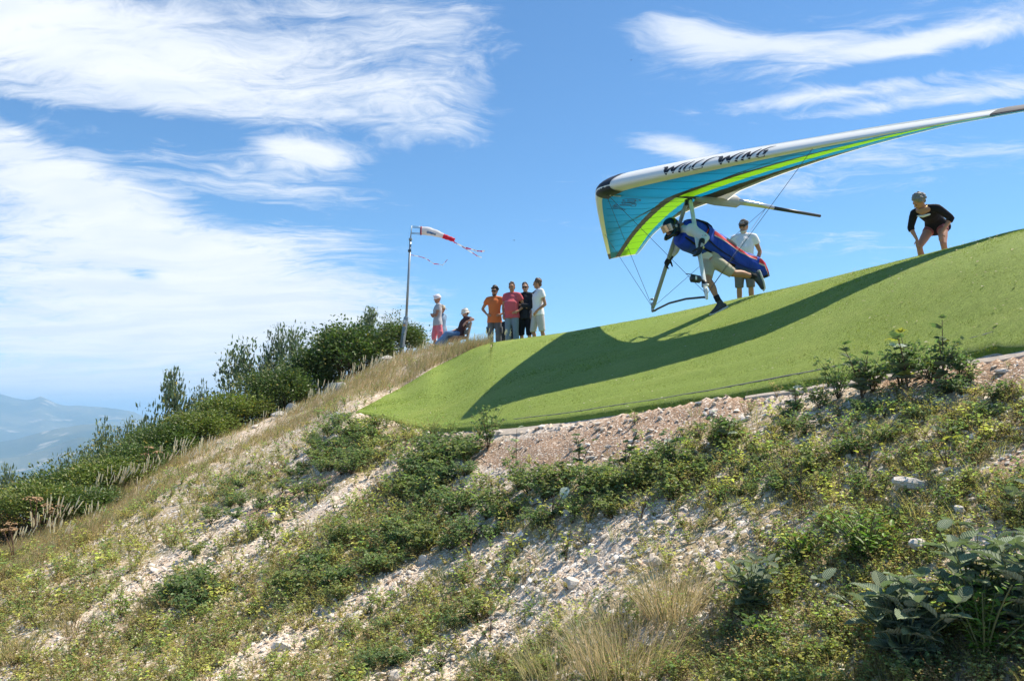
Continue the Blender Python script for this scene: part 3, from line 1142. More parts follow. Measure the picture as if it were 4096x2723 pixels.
# ---- lettering on the leading edge: strokes in text space (u along the wing, v up), laid on the skin
def band_pt(y, v, lo=.030, hi=.022, off=.004):
    """v = 0 low on the front of the leading edge, 1 high on it; measured along the skin"""
    ch = le_x(y) - te_x(y)
    pts = [(c, -1) for c in (.10, .075, .055, .04, .028, .018, .01, .005, .002)] + [(0, 1)] + [(c, 1) for c in (.002, .005, .01, .018, .028, .04, .055, .075, .1)]
    P = [wing(y, c, s, off) for c, s in pts]
    L = [0.0]
    for i in range(1, len(P)):
        L.append(L[-1] + (P[i] - P[i - 1]).length)
    mid = L[9]
    t = mid + (-.040 + .200 * v)
    i = max(1, min(len(L) - 1, int(np.searchsorted(L, t))))
    f = (t - L[i - 1]) / (L[i] - L[i - 1])
    return P[i - 1].lerp(P[i], f)


def stroke(mb, pts, place, sub=10):
    """ribbon of changing width: pts = (u, v, half width)"""
    dense = []
    for (a, b) in zip(pts[:-1], pts[1:]):
        for i in range(sub):
            t = i / sub
            dense.append(tuple(x + (y - x) * t for x, y in zip(a, b)))
    dense.append(pts[-1])
    V = []
    for i, (u, v, h) in enumerate(dense):
        q0, q1 = dense[max(0, i - 1)], dense[min(len(dense) - 1, i + 1)]
        d = Vector((q1[0] - q0[0], q1[1] - q0[1]))
        d = d.normalized() if d.length > 1e-6 else Vector((1, 0))
        n = Vector((-d.y, d.x))
        V.append(place(u + n.x * h, v + n.y * h))
        V.append(place(u - n.x * h, v - n.y * h))
    mb.add(V, [(2 * i, 2 * i + 1, 2 * i + 3, 2 * i + 2) for i in range(len(dense) - 1)])


def glyphs_wills():
    """stylised slanted capitals; u in letter heights"""
    g = []

    def W(u):
        g.append([(u - .30, .86, .02), (u + .02, .80, .09), (u + .20, .52, .15), (u + .34, .03, .02)])
        g.append([(u + .34, .03, .02), (u + .52, .38, .12), (u + .78, .74, .05), (u + .80, .75, .02)])
        g.append([(u + .72, .72, .02), (u + .86, .45, .13), (u + 1.00, .06, .02)])
        g.append([(u + 1.00, .06, .02), (u + 1.16, .40, .12), (u + 1.50, .82, .06), (u + 2.05, .98, .015)])

    def I(u):
        g.append([(u, .04, .085), (u + .22, .50, .085), (u + .45, .70, .02)])

    W(0)
    I(1.55)
    g.append([(2.42, .98, .04), (2.22, .62, .085), (1.98, .10, .085)])          # L
    g.append([(1.95, .09, .085), (2.45, .12, .085), (2.62, .35, .03)])
    g.append([(3.28, .98, .03), (2.95, .62, .085), (2.74, .10, .085)])          # L joined to S
    g.append([(2.72, .09, .085), (3.55, .12, .085), (3.72, .35, .085), (3.86, .74, .085), (4.05, .90, .06), (4.45, .99, .015)])
    W(4.85)
    I(6.42)
    g.append([(6.92, .04, .085), (7.22, .66, .085), (7.32, .74, .05)])          # N
    g.append([(7.28, .74, .05), (7.42, .30, .11), (7.52, .06, .05)])
    g.append([(7.50, .06, .05), (7.72, .48, .085), (8.02, .92, .05)])
    g.append([(9.10, .99, .015), (8.62, .92, .06), (8.34, .62, .085), (8.12, .10, .085)])  # G
    g.append([(8.10, .09, .085), (8.62, .12, .085), (8.80, .45, .085)])
    g.append([(8.86, .50, .07), (8.52, .47, .07)])
    return g


Y_A, Y_B = .98, 2.36
mb = MB()
for s_ in glyphs_wills():
    stroke(mb, [(u, v, h * 1.18) for u, v, h in s_], lambda u, v: band_pt(Y_A + (u + .3) / 9.4 * (Y_B - Y_A), v))
mb.obj('lettering', m_ink, glider, False)

# outlined emblem under the far wing: T2C and a small winged W, on the blue panel
def under(u, v):
    """u across the panel (towards the tip), v from the leading edge back"""
    y = -(.12 + u * .88)
    return wing(y, .165 + v * .20, -1, .005)


mb = MB()


def outl(pts, hw=.022, close=True):
    q = [(u, v, hw) for u, v in pts]
    if close:
        q.append(q[0])
    stroke(mb, q, under, 2)


def arc(cu, cv, ru, rv, a0, a1, n=10):
    return [(cu + ru * math.cos(R(a0 + (a1 - a0) * i / n)), cv + rv * math.sin(R(a0 + (a1 - a0) * i / n))) for i in range(n + 1)]


# C (ring with a gap), 2, T run from the root outwards as in the photograph
outl(arc(.14, .62, .13, .36, 60, 400) + arc(.14, .62, .06, .17, 400, 60), .018)
outl([(.32, .30), (.44, .34), (.44, .48), (.39, .50), (.39, .72), (.44, .80), (.40, .96), (.33, .86), (.33, .62), (.38, .44), (.32, .44)], .018)
outl([(.52, .26), (.58, .26), (.58, .78), (.64, .78), (.64, .98), (.47, .98), (.47, .78), (.52, .78)], .018)
outl([(.50, .10), (.56, .16), (.62, .02), (.67, .22), (.73, .06), (.80, .40), (.98, .62), (.94, .42), (.84, .22), (.80, -.06), (.70, .10), (.66, -.10), (.60, .04), (.54, .0)], .016)
mb.obj('emblem', m_ink, glider, False)
# ------------------------------------------------------------------ people
def skin_mat(name, col):
    m, k, out = new_mat(name)
    co = k.coord()
    n = k.noise(co, 14, 4, .6)
    c = k.mix(n, (*[v * .86 for v in col], 1), (*[min(1, v * 1.14) for v in col], 1))
    p = principled(k, out, c, .55, 0, .35)
    p.inputs['Subsurface Weight'].default_value = 0.08
    p.inputs['Subsurface Radius'].default_value = (.02, .008, .004)
    return m


SK_TAN = skin_mat('skin_tanned', (.40, .205, .125))
SK_PALE = skin_mat('skin_fair', (.52, .30, .21))
SK_DARK = skin_mat('skin_sunburnt', (.36, .175, .11))


def hair_mat(name, col):
    m, k, out = new_mat(name)
    co = k.coord()
    n = k.noise(k.mapping(co, (1, 1, .3)), 70, 4, .7)
    c = k.mix(n, (*[v * .5 for v in col], 1), (*[min(1, v * 1.5) for v in col], 1))
    principled(k, out, c, .6, 0, .4, k.bump(n, .8, .01))
    return m


H_BLACK = hair_mat('hair_black', (.022, .018, .016))
H_BROWN = hair_mat('hair_brown', (.09, .055, .035))
H_GREY = hair_mat('hair_grey', (.20, .185, .175))
H_BEARD = hair_mat('beard_white', (.60, .57, .53))
M_GLASS = simple('dark_lens', (.010, .010, .013), .12, 0, .6, .0)
M_EYE = simple('eye', (.03, .02, .018), .2)
M_LIP = simple('lip', (.30, .12, .095), .5)
M_SHOE = simple('grey_shoe', (.09, .09, .10), .7)
M_SOLE = simple('white_sole', (.70, .68, .64), .7)


def sh_front(hf, up):
    """head frame: side, front, up as a 3x3 matrix with columns"""
    up = up.normalized()
    f = (hf - up * hf.dot(up)).normalized()
    s = f.cross(up).normalized()
    M = Matrix((s, -f, up)).transposed()      # local -Y looks forward, +X is the figure's left
    if M.determinant() < 0:
        M = Matrix((-s, -f, up)).transposed()
    return M


def base_pose(h):
    s = h / 1.75
    J = dict(pelvis=(0, 0, .95), waist=(0, -.005, 1.10), chest=(0, .0, 1.28), neck=(0, .015, 1.475), head=(0, -.015, 1.63), look=(0, -1, 0),
             shL=(.180, .01, 1.42), shR=(-.180, .01, 1.42), elL=(.235, .03, 1.14), elR=(-.235, .03, 1.14), wrL=(.25, -.06, .89), wrR=(-.25, -.06, .89),
             hpL=(.088, 0, .92), hpR=(-.088, 0, .92), knL=(.105, -.015, .50), knR=(-.105, -.015, .50), anL=(.115, .03, .085), anR=(-.115, .03, .085),
             toL=(.145, -.135, .03), toR=(-.145, -.135, .03), hdL=(0, -.15, -1), hdR=(0, -.15, -1), pnL=(-1, 0, 0), pnR=(1, 0, 0), curl=.35, side=None)
    return {q: (tuple(c * s for c in v) if isinstance(v, tuple) and q[:2] not in ('lo', 'hd', 'pn') else v) for q, v in J.items()}


def add_hand(mb, W, d, n, side, curl=.35, s=1.0):
    """palm, four unequal bent fingers and a thumb; n = direction the palm faces, curl bends fingers towards it"""
    W, d, n = Vector(W), Vector(d).normalized(), Vector(n)
    n = (n - d * n.dot(d)).normalized()
    a = d.cross(n) * side                      # towards the thumb
    mb.limb([W, W + d * .025 * s, W + d * .060 * s, W + d * .088 * s], [(.024 * s, .017 * s), (.031 * s, .016 * s), (.038 * s, .015 * s), (.036 * s, .013 * s)], 10, True, lat=a)
    for i, (off, L) in enumerate(((.027, .070), (.009, .080), (-.009, .074), (-.027, .058))):
        p = W + d * .084 * s + a * off * s
        pts = [p - d * .02 * s, p]
        ang = curl * .5
        for seg in (.42, .32, .26):
            dd = d * math.cos(ang) + n * math.sin(ang)
            p = p + dd * L * seg * s
            pts.append(p)
            ang += curl
        mb.limb(pts, [.0095 * s, .0095 * s, .009 * s, .0085 * s, .0075 * s], 7)
    p = W + d * .028 * s + a * .026 * s
    t1 = p + (d * .6 + a * .75 + n * .25).normalized() * .036 * s
    t2 = t1 + (d * .85 + a * .25 + n * (.2 + curl)).normalized() * .032 * s
    mb.limb([p - a * .01 * s, t1, t2], [.012 * s, .0105 * s, .009 * s], 7)


def add_leg(mb, hp, kn, an, s, grow=0.0, end=1.0, front=None):
    """thigh and calf with their bulges; grow widens (trousers), end = share of the leg that is covered"""
    hp, kn, an = Vector(hp), Vector(kn), Vector(an)
    pts, rad = [], []
    calf_back = ((hp + an) * .5 - kn)
    cb = calf_back.normalized() if calf_back.length > .02 else Vector((0, 1, 0))
    if front is not None and calf_back.length <= .05:
        cb = -Vector(front)
    prof = [(0, .085), (.15, .084), (.30, .074), (.44, .058), (.5, .054), (.56, .050), (.66, .053), (.74, .050), (.86, .038), (.96, .032), (1.0, .033)]
    last = None
    for t, r in prof:
        if t > end + 1e-6:
            t0, r0 = last
            f = (end - t0) / (t - t0)
            t, r = end, r0 + (r - r0) * f
        P = hp.lerp(kn, t * 2) if t <= .5 else kn.lerp(an, t * 2 - 1)
        if .56 < t < .86:
            P = P + cb * .014 * s
        g = grow * (.55 + .9 * t if grow > .015 else 1)
        pts.append(P)
        rad.append(r * s + g)
        last = (t, r)
        if t >= end - 1e-6:
            break
    return pts, rad


def add_arm(sh, el, wr, s, grow=0.0, end=1.0):
    sh, el, wr = Vector(sh), Vector(el), Vector(wr)
    prof = [(0, .052), (.12, .053), (.3, .046), (.45, .040), (.5, .038), (.58, .041), (.68, .039), (.85, .030), (1.0, .026)]
    pts, rad, last = [], [], None
    for t, r in prof:
        if t > end + 1e-6:
            t0, r0 = last
            f = (end - t0) / (t - t0)
            t, r = end, r0 + (r - r0) * f
        pts.append(sh.lerp(el, t * 2) if t <= .5 else el.lerp(wr, t * 2 - 1))
        rad.append(r * s + grow)
        last = (t, r)
        if t >= end - 1e-6:
            break
    return pts, rad


def torso(mb, J, s, grow=0.0, top=1.0, belly=0.0, bottom=0.0, female=False, hem=None):
    P, W_, Ch, N = (Vector(J[q]) for q in ('pelvis', 'waist', 'chest', 'neck'))
    lat = (Vector(J['shL']) - Vector(J['shR'])).normalized() * .6 + (Vector(J['hpL']) - Vector(J['hpR'])).normalized() * .4
    fr = lat.cross(N - P).normalized()
    up = (N - P).normalized()
    low = P - (W_ - P).normalized() * (.07 + bottom) * s
    sw = (Vector(J['shL']) - Vector(J['shR'])).length / 2
    pts = [low, P, P.lerp(W_, .6), W_, W_.lerp(Ch, .5), Ch, Ch.lerp(N, .45), Ch.lerp(N, .72), N]
    if female:
        rr = [(.165, .115), (.172, .120), (.150, .105), (.128, .092), (.138, .105), (.150, .118), (.150, .095), (.11, .07), (.055, .055)]
    else:
        rr = [(.150, .105), (.162, .112), (.150, .106), (.146, .102), (.155, .108), (.168, .118), (.165, .100), (.125, .072), (.060, .058)]
    rr = [((a * s + grow), (b * s + grow)) for a, b in rr]
    if belly:
        for i in (2, 3, 4):
            rr[i] = (rr[i][0] + belly * .35, rr[i][1] + belly)
            pts[i] = pts[i] + fr * belly * .75
    if bottom:
        rr[0] = (rr[1][0] + .030, rr[1][1] + .022)
        rr[1] = (rr[1][0] + .014, rr[1][1] + .014)
    n = int(round(top * len(pts)))
    if bottom:
        pts.insert(0, pts[0] - (pts[1] - pts[0]) * .03)
        rr.insert(0, rr[0])
        n += 1
    mb.limb(pts[:n], rr[:n], 18, False if bottom else True, lat=lat)
    # shoulder line
    for q in ('shL', 'shR'):
        S = Vector(J[q])
        mb.limb([N.lerp(Ch, .12), N.lerp(S, .55) - up * .012 * s, S], [.052 * s + grow, .056 * s + grow, .054 * s + grow], 10)


def person(label, x, y, yaw, h, pose, wear, skin, hair, group=None, belly=0.0, female=False, z=None, vox=.015, sunk=0.0):
    """a standing or seated figure; local -Y is where the body faces, the root is at the feet"""
    s = h / 1.75
    J = base_pose(h)
    for q, v in pose.items():
        J[q] = v
    J = {q: (Vector(v) if isinstance(v, (tuple, Vector)) else v) for q, v in J.items()}
    root = empty('person', (x, y, (float(hz(x, y)) if z is None else z) - sunk), R(yaw), label, 'person', group)
    up = (J['head'] - J['neck'])
    M = sh_front(J['look'], up)
    Hc = J['head']
    hp = lambda a, b, c: Hc + M @ Vector((a * s, b * s, c * s))
    # ---- body
    mb = MB()
    torso(mb, J, s, 0, 1, belly, 0, female)
    mb.limb([J['neck'] - up * .12, J['neck'], Hc - up.normalized() * .05 * s], [.062 * s, .056 * s, .054 * s], 10)
    mb.ell(hp(0, .012, .02), (.076 * s, .096 * s, .104 * s), M, 16, 12)
    mb.ell(hp(0, -.022, -.050), (.058 * s, .070 * s, .070 * s), M, 14, 10)
    mb.ell(hp(0, -.070, -.088), (.024 * s, .022 * s, .020 * s), M)             # chin
    mb.limb([hp(0, -.086, .028), hp(0, -.104, -.010), hp(0, -.112, -.022)], [.009 * s, .012 * s, .013 * s], 8)   # nose
    mb.ell(hp(0, -.078, .046), (.052 * s, .016 * s, .012 * s), M)              # brow
    for q in (-1, 1):
        mb.ell(hp(q * .079, .012, -.005), (.012 * s, .020 * s, .031 * s), M, 8, 6)
        mb.ell(hp(q * .040, -.062, -.022), (.020 * s, .018 * s, .018 * s), M, 8, 6)
    for q, sd in (('L', 1), ('R', -1)):
        p_, r_ = add_arm(J['sh' + q], J['el' + q], J['wr' + q], s)
        mb.limb(p_, r_, 10)
        if not wear.get('nohands', {}).get(q):
            add_hand(mb, J['wr' + q], J['hd' + q], J['pn' + q], sd * wear.get('thumb', {}).get(q, 1), J['curl'], s)
        p_, r_ = add_leg(mb, J['hp' + q], J['kn' + q], J['an' + q], s, 0, 1, (0, -1, 0))
        mb.limb(p_, r_, 10)
        mb.limb([J['an' + q] + Vector((0, 0, -.03 * s)), J['an' + q].lerp(J['to' + q], .5) + Vector((0, 0, -.02 * s)), J['to' + q]], [.036 * s, .038 * s, .030 * s], 8)
    mb.fused('body', skin, root, min(vox, .0105), 2, .45)
    # ---- shoes
    for q in 'LR':
        a, t = J['an' + q], J['to' + q]
        d = (t - a)
        d.z = 0 if abs(d.z) < .12 else d.z
        d.normalize()
        upv = wear.get('shoe_up', {}).get(q, Vector((0, 0, 1)))
        mb = MB()
        mb.limb([a - d * .055 * s - upv * .045 * s, a - upv * .035 * s, a + d * .09 * s - upv * .05 * s, a + d * .185 * s - upv * .060 * s], [(.040 * s, .040 * s), (.043 * s, .060 * s), (.048 * s, .040 * s), (.040 * s, .026 * s)], 10, True, lat=d.cross(upv))
        so_ = mb.fused('shoe', wear.get('shoe', M_SHOE), root, .014, 3)
        mb = MB()
        mb.limb([a - d * .082 * s - upv * .087 * s, a - d * .02 * s - upv * .087 * s, a + d * .10 * s - upv * .087 * s, a + d * .195 * s - upv * .080 * s, a + d * .225 * s - upv * .072 * s], [(.030 * s, .010 * s), (.040 * s, .013 * s), (.049 * s, .013 * s), (.042 * s, .012 * s), (.018 * s, .008 * s)], 10, True, lat=d.cross(upv))
        mb.obj('sole', wear.get('sole', M_SOLE), so_)
        if wear.get('sock'):
            mb = MB()
            kn = J['kn' + q]
            mb.limb([a, a.lerp(kn, .22)], [.044 * s, .042 * s], 10, False)
            mb.obj('sock', wear['sock'], root)
    # ---- clothes
    if 'pants' in wear:
        mt, end, grow = wear['pants']
        mb = MB()
        P, W_ = J['pelvis'], J['waist']
        lat = (J['hpL'] - J['hpR']).normalized()
        mb.limb([P - (W_ - P).normalized() * .05 * s, P, P.lerp(W_, .75)], [(.146 * s + grow * .5, .100 * s + grow * .5), (.158 * s + grow * .35, .106 * s + grow * .35), (.146 * s + .006, .100 * s + .006)], 16, True, lat=lat)
        for q in 'LR':
            p_, r_ = add_leg(mb, J['hp' + q], J['kn' + q], J['an' + q], s, grow, end, (0, -1, 0))
            mb.limb([J['hp' + q].lerp(P, .35)] + p_, [r_[0] * .9] + r_, 12, False)
        pt = mb.fused('shorts' if end < .75 else 'trousers', mt, root, vox, 3)
        if wear.get('pocket'):
            for q, sd in (('L', 1), ('R', -1)):
                mb = MB()
                c = J['hp' + q].lerp(J['kn' + q], .82) + lat * sd * (.070 * s + grow)
                mb.limb([c + Vector((0, 0, .09)), c + Vector((0, 0, .07)), c - Vector((0, 0, .07)), c - Vector((0, 0, .08))], [(.018, .06), (.024, .07), (.028, .075), (.022, .07)], 10, False, lat=lat)
                mb.obj('pocket', mt, pt)
    if 'shirt' in wear:
        mt, sl_end, hem, grow = wear['shirt']
        mb = MB()
        torso(mb, J, s, grow, .92, belly, hem, female)
        for q in 'LR':
            p_, r_ = add_arm(J['sh' + q], J['el' + q], J['wr' + q], s, grow * (1.05 if sl_end > .6 else 1.35), sl_end)
            mb.limb([J['sh' + q].lerp(J['chest'], .15)] + p_, [r_[0]] + r_, 12, False)
        nm = wear.get('shirt_name', 'shirt')
        shirt = mb.fused(nm, mt, root, vox, 3)
        if wear.get('collar'):
            mb = MB()
            N = J['neck']
            mb.limb([N - up.normalized() * .02 * s, N + up.normalized() * .05 * s], [(.078 * s, .082 * s), (.072 * s, .076 * s)], 14, False, lat=(1, 0, 0))
            mb.obj('collar', mt, shirt)
    # ---- hair and head wear
    if hair is not None:
        mt, style = hair
        mb = MB()
        if style != 'beard_only':
            mb.ell(hp(0, .026, .038), (.083 * s, .094 * s, .098 * s), M, 16, 12)
            mb.ell(hp(0, .062, -.030), (.068 * s, .050 * s, .060 * s), M)
            rr = random.Random(len(label))
            nb_ = {'curly': 46, 'fluffy': 60, 'short': 26}.get(style, 20)
            amp = {'curly': .030, 'fluffy': .032, 'short': .014}.get(style, .012)
            for _ in range(nb_):
                th, ph = rr.uniform(0, 2 * math.pi), rr.uniform(.1, 1.75)
                dx, dy, dz_ = math.sin(ph) * math.cos(th), math.sin(ph) * math.sin(th), math.cos(ph)
                if dy < -.25 and dz_ < .62:
                    continue
                r0 = rr.uniform(.5, 1.0) * amp
                mb.ell(hp(dx * (.082 + amp * .45), .026 + dy * (.094 + amp * .45), .036 + dz_ * (.098 + amp * .4)), (r0 * s + .006, r0 * s + .006, r0 * s + .006), M, 7, 5)
            mb.fused('hair', mt, root, .009, 1)
    if wear.get('beard'):
        mb = MB()
        mb.ell(hp(0, -.055, -.095), (.040 * s, .040 * s, .032 * s), M)
        mb.ell(hp(0, -.086, -.048), (.026 * s, .014 * s, .008 * s), M)
        for q in (-1, 1):
            mb.limb([hp(q * .055, -.02, -.075), hp(q * .035, -.062, -.092)], [.016 * s, .02 * s], 8)
        mb.fused('beard', wear['beard'], root, .009, 2)
    if wear.get('glasses'):
        mb = MB()
        for q in (-1, 1):
            mb.limb([hp(q * .008, -.100, .016), hp(q * .030, -.099, .015), hp(q * .058, -.082, .017)], [(.013 * s, .010), (.021 * s, .010), (.016 * s, .009)], 10, True, lat=M @ Vector((0, 0, 1)))
            mb.limb([hp(q * .06, -.080, .022), hp(q * .084, .0, .018)], [.006 * s, .005 * s], 6)
        mb.obj('sunglasses', wear['glasses'], root)
    else:
        for q in (-1, 1):
            mb = MB()
            mb.ell(hp(q * .032, -.082, .018), (.013 * s, .008 * s, .007 * s), M, 8, 6)
            mb.obj('eye', M_EYE, root)
    mb = MB()
    mb.limb([hp(-.024, -.084, -.061), hp(0, -.093, -.059), hp(.024, -.084, -.061)], [.0055 * s, .008 * s, .0055 * s], 8)
    mb.obj('mouth', M_LIP, root)
    hat = wear.get('hat')
    if hat:
        kind, mt = hat
        mb = MB()
        if kind == 'cap':
            mb.ell(hp(0, .012, .055), (.086 * s, .103 * s, .086 * s), M, 16, 10)
            ho = mb.fused('cap', mt, root, .011, 2)
            mb = MB()
            mb.limb([hp(0, -.075, .058), hp(0, -.120, .052), hp(0, -.165, .040)], [(.072 * s, .008), (.070 * s, .007), (.045 * s, .006)], 12, True, lat=M @ Vector((1, 0, 0)))
            mb.obj('brim', mt, ho)
            mb = MB()
            for i in range(5):
                mb.box(hp(-.034 + .017 * i, -.094 + .004 * abs(i - 2), .083), (.011 * s, .006, .016 * s), M)
            mb.obj('print', m_white, ho, False)
        elif kind in ('bucket', 'straw'):
            br = .135 if kind == 'bucket' else .165
            dr = .055 if kind == 'bucket' else .012
            rings = [(.068, .128), (.086, .112), (.094, .05), (.098, .040), (br - .02, .040 - dr * .6), (br, .040 - dr), (br - .004, .034 - dr), (.09, .028)]
            V, n = [], 22
            for (r, zz) in rings:
                for i in range(n):
                    a_ = 2 * math.pi * i / n
                    wv = .012 * math.sin(2 * a_) if r > .12 else 0
                    V.append(hp(r * math.cos(a_), .012 + r * 1.12 * math.sin(a_), zz + wv))
            V.append(hp(0, .012, .134))
            fs = [(j * n + i, j * n + (i + 1) % n, (j + 1) * n + (i + 1) % n, (j + 1) * n + i) for j in range(len(rings) - 1) for i in range(n)]
            fs += [(len(V) - 1, (i + 1) % n, i) for i in range(n)]
            mb.add(V, fs)
            ho = mb.obj('hat', mt, root)
            mb = MB()
            rb = [(.0965, .050), (.1005, .046), (.1015, .072), (.097, .076)]
            V = [hp(r * math.cos(2 * math.pi * i / n), .012 + r * 1.12 * math.sin(2 * math.pi * i / n), zz) for r, zz in rb for i in range(n)]
            mb.add(V, [(j * n + i, j * n + (i + 1) % n, (j + 1) * n + (i + 1) % n, (j + 1) * n + i) for j in range(3) for i in range(n)])
            mb.obj('hat_band', wear.get('band', mt), ho)
        elif kind == 'turban':
            for i in range(6):
                f = i / 5
                pts = []
                for j in range(17):
                    a_ = 2 * math.pi * j / 16
                    rr_ = .085 - .03 * f * f
                    pts.append(hp(rr_ * math.cos(a_), .015 + rr_ * 1.15 * math.sin(a_), .035 + .085 * f + .018 * math.sin(a_ + i)))
                mb.limb(pts, [.024 * s] * 17, 8, False)
            mb.ell(hp(0, .015, .10), (.08 * s, .09 * s, .06 * s), M)
            mb.ell(hp(.01, -.095, .115), (.028 * s, .022 * s, .020 * s), M)
            mb.limb([hp(0, -.09, .11), hp(.01, -.125, .125)], [.015 * s, .008 * s], 7)
            ho = mb.fused('head_scarf', mt, root, .010, 1)
            mb = MB()
            mb.limb([hp(-.088, .045, .02), hp(-.105, .06, .055), hp(-.098, .07, .095)], [(.030 * s, .012), (.034 * s, .014), (.024 * s, .012)], 10, True, lat=M @ Vector((0, 1, 0)))
            mb.obj('scarf_patch', wear['band'], ho)
    return root, J, hp, M


CL = {}


def cl(name, col, **kw):
    CL[name] = cloth(name, col, **kw)
    return CL[name]


def at(px, Y):
    a, _ = tang(px, 340)
    return a * Y, Y


def hips(J=None, lx=.20, fw=-.10, z=1.0, el=.345, ez=1.17, back=.09):
    """hands on the hips, elbows out"""
    return dict(elL=(el, back, ez), elR=(-el, back, ez), wrL=(lx, fw + .03, z), wrR=(-lx, fw + .03, z), hdL=(-.75, -.55, -.30), hdR=(.75, -.55, -.30),
                pnL=(-.45, .75, -.1), pnR=(.45, .75, -.1), curl=.35)


crossed = dict(elL=(.235, -.10, 1.15), elR=(-.235, -.10, 1.15), wrL=(-.05, -.205, 1.20), wrR=(.05, -.185, 1.16), hdL=(-1, .20, .10), hdR=(1, .12, .05),
               pnL=(0, 1, 0), pnR=(0, 1, 0), curl=.3)

# the four by the crest of the ramp
x, y = at(494.5, 21.4)
_, Jo, _, _ = person('man in orange t-shirt and grey cargo trousers with hands on hips', x, y, -8, 1.75, {**hips(), 'look': (-.12, -1, 0)},
       dict(shirt=(cl('orange_tshirt', (.62, .17, .055)), .25, .10, .016), pants=(cl('grey_cargo_cloth', (.13, .13, .145)), .99, .028), pocket=True, glasses=M_GLASS, beard=H_BLACK),
       SK_TAN, (H_BLACK, 'curly'))
x, y = at(512, 20.9)
rp = hips(lx=.19, fw=-.13, z=1.0, el=.30, ez=1.16)
rd_root, _, hpr, Mr = person('man in faded red printed t-shirt and blue jeans with his hands at his waist', x, y, -20, 1.78, {**rp, 'elR': (-.265, .05, 1.17), 'wrR': (-.225, -.04, .94), 'hdR': (.2, -.4, -.9), 'look': (.12, -1, -.03)},
       dict(shirt=(cl('faded_red_tshirt', (.53, .10, .125)), .25, .05, .02), pants=(cl('blue_jeans', (.17, .235, .30), var=.3), .99, .024)), SK_TAN, (H_BROWN, 'short'), belly=.05)
x, y = at(525.5, 21.0)
person('man in black zipped jacket and black shorts with arms crossed and dark sunglasses', x, y, -24, 1.80, {**crossed, 'look': (.22, -1, -.02)},
       dict(shirt=(cl('black_jacket', (.022, .025, .034)), .97, .06, .026), shirt_name='jacket', collar=True, pants=(cl('black_shorts', (.012, .014, .022)), .60, .032), glasses=M_GLASS), SK_PALE, (H_BROWN, 'short'))
x, y = at(538, 20.6)
wp = dict(elL=(.245, .10, 1.13), wrL=(.175, -.09, .98), hdL=(-.25, -.55, -.8), pnL=(-1, .1, 0), elR=(-.24, .06, 1.14), wrR=(-.2, -.09, .93), look=(-.55, -.85, -.02), knL=(.12, .06, .5), anL=(.12, .10, .085), toL=(.15, -.06, .03), knR=(-.12, -.08, .5), anR=(-.13, -.04, .085), toR=(-.16, -.2, .03))
wr_root, Jw, _, _ = person('man in white t-shirt and pale grey shorts seen from behind', x, y, -68, 1.82, wp,
       dict(shirt=(cl('white_tshirt', (.74, .74, .77)), .25, .05, .02), pants=(cl('pale_grey_shorts', (.47, .45, .455)), .56, .034)), SK_TAN, (H_BROWN, 'short'))
mb = MB()
mb.ell((-.03, -.115, 1.46), (.03, .03, .022))
mb.tube([(-.03, -.10, 1.48), (-.075, -.02, 1.54), (-.07, .05, 1.535), (0, .085, 1.53), (.07, .05, 1.535), (.06, -.02, 1.53), (0, -.10, 1.48)], .006, 6)
mb.obj('strap', M_GLASS, wr_root)
# printed lettering on the red shirt
mb = MB()
PR = simple('pale_print', (.72, .52, .54), .8)
letters = 'COTTONFIELD'
segs = {'C': [(1, 1, 0, 1), (0, 1, 0, 0), (0, 0, 1, 0)], 'O': [(0, 0, 0, 1), (0, 1, 1, 1), (1, 1, 1, 0), (1, 0, 0, 0)], 'T': [(0, 1, 1, 1), (.5, 1, .5, 0)], 'N': [(0, 0, 0, 1), (0, 1, 1, 0), (1, 0, 1, 1)],
        'F': [(0, 0, 0, 1), (0, 1, 1, 1), (0, .5, .8, .5)], 'I': [(.5, 0, .5, 1)], 'E': [(1, 1, 0, 1), (0, 1, 0, 0), (0, 0, 1, 0), (0, .5, .8, .5)], 'L': [(0, 1, 0, 0), (0, 0, 1, 0)], 'D': [(0, 0, 0, 1), (0, 1, .8, .9), (.8, .9, .8, .1), (.8, .1, 0, 0)]}
for i, ch in enumerate(letters):
    ang = (i - 5) * 0.13
    for (a0, b0_, a1, b1_) in segs[ch]:
        P_ = []
        for (u, v) in ((a0, b0_), (a1, b1_)):
            uu = (u - .5) * .020
            r_ = .20 + v * .032
            lx = math.sin(ang) * r_ + uu
            P_.append(Vector((lx, -.158 - .008 + .55 * lx * lx, 1.12 + math.cos(ang) * r_ * .62 + .03)))
        mb.limb(P_, [.0032, .0032], 5, False)
mb.box((0, -.166, 1.215), (.09, .008, .018))
mb.box((.005, -.168, 1.19), (.12, .008, .010))
mb.obj('print', PR, rd_root, False)
# someone lower down behind the red shirt
x, y = at(506.5, 22.4)
person('person in dark long sleeves mostly hidden behind the man in the red t-shirt', x, y, -35, 1.62, {'wrR': (-.235, -.03, .80), 'elR': (-.235, .04, 1.05)},
       dict(shirt=(cl('dark_sweater', (.02, .03, .035)), .96, .06, .02), pants=(cl('brown_trousers', (.16, .11, .08)), .99, .022)), SK_PALE, (H_BROWN, 'short'), sunk=.38)

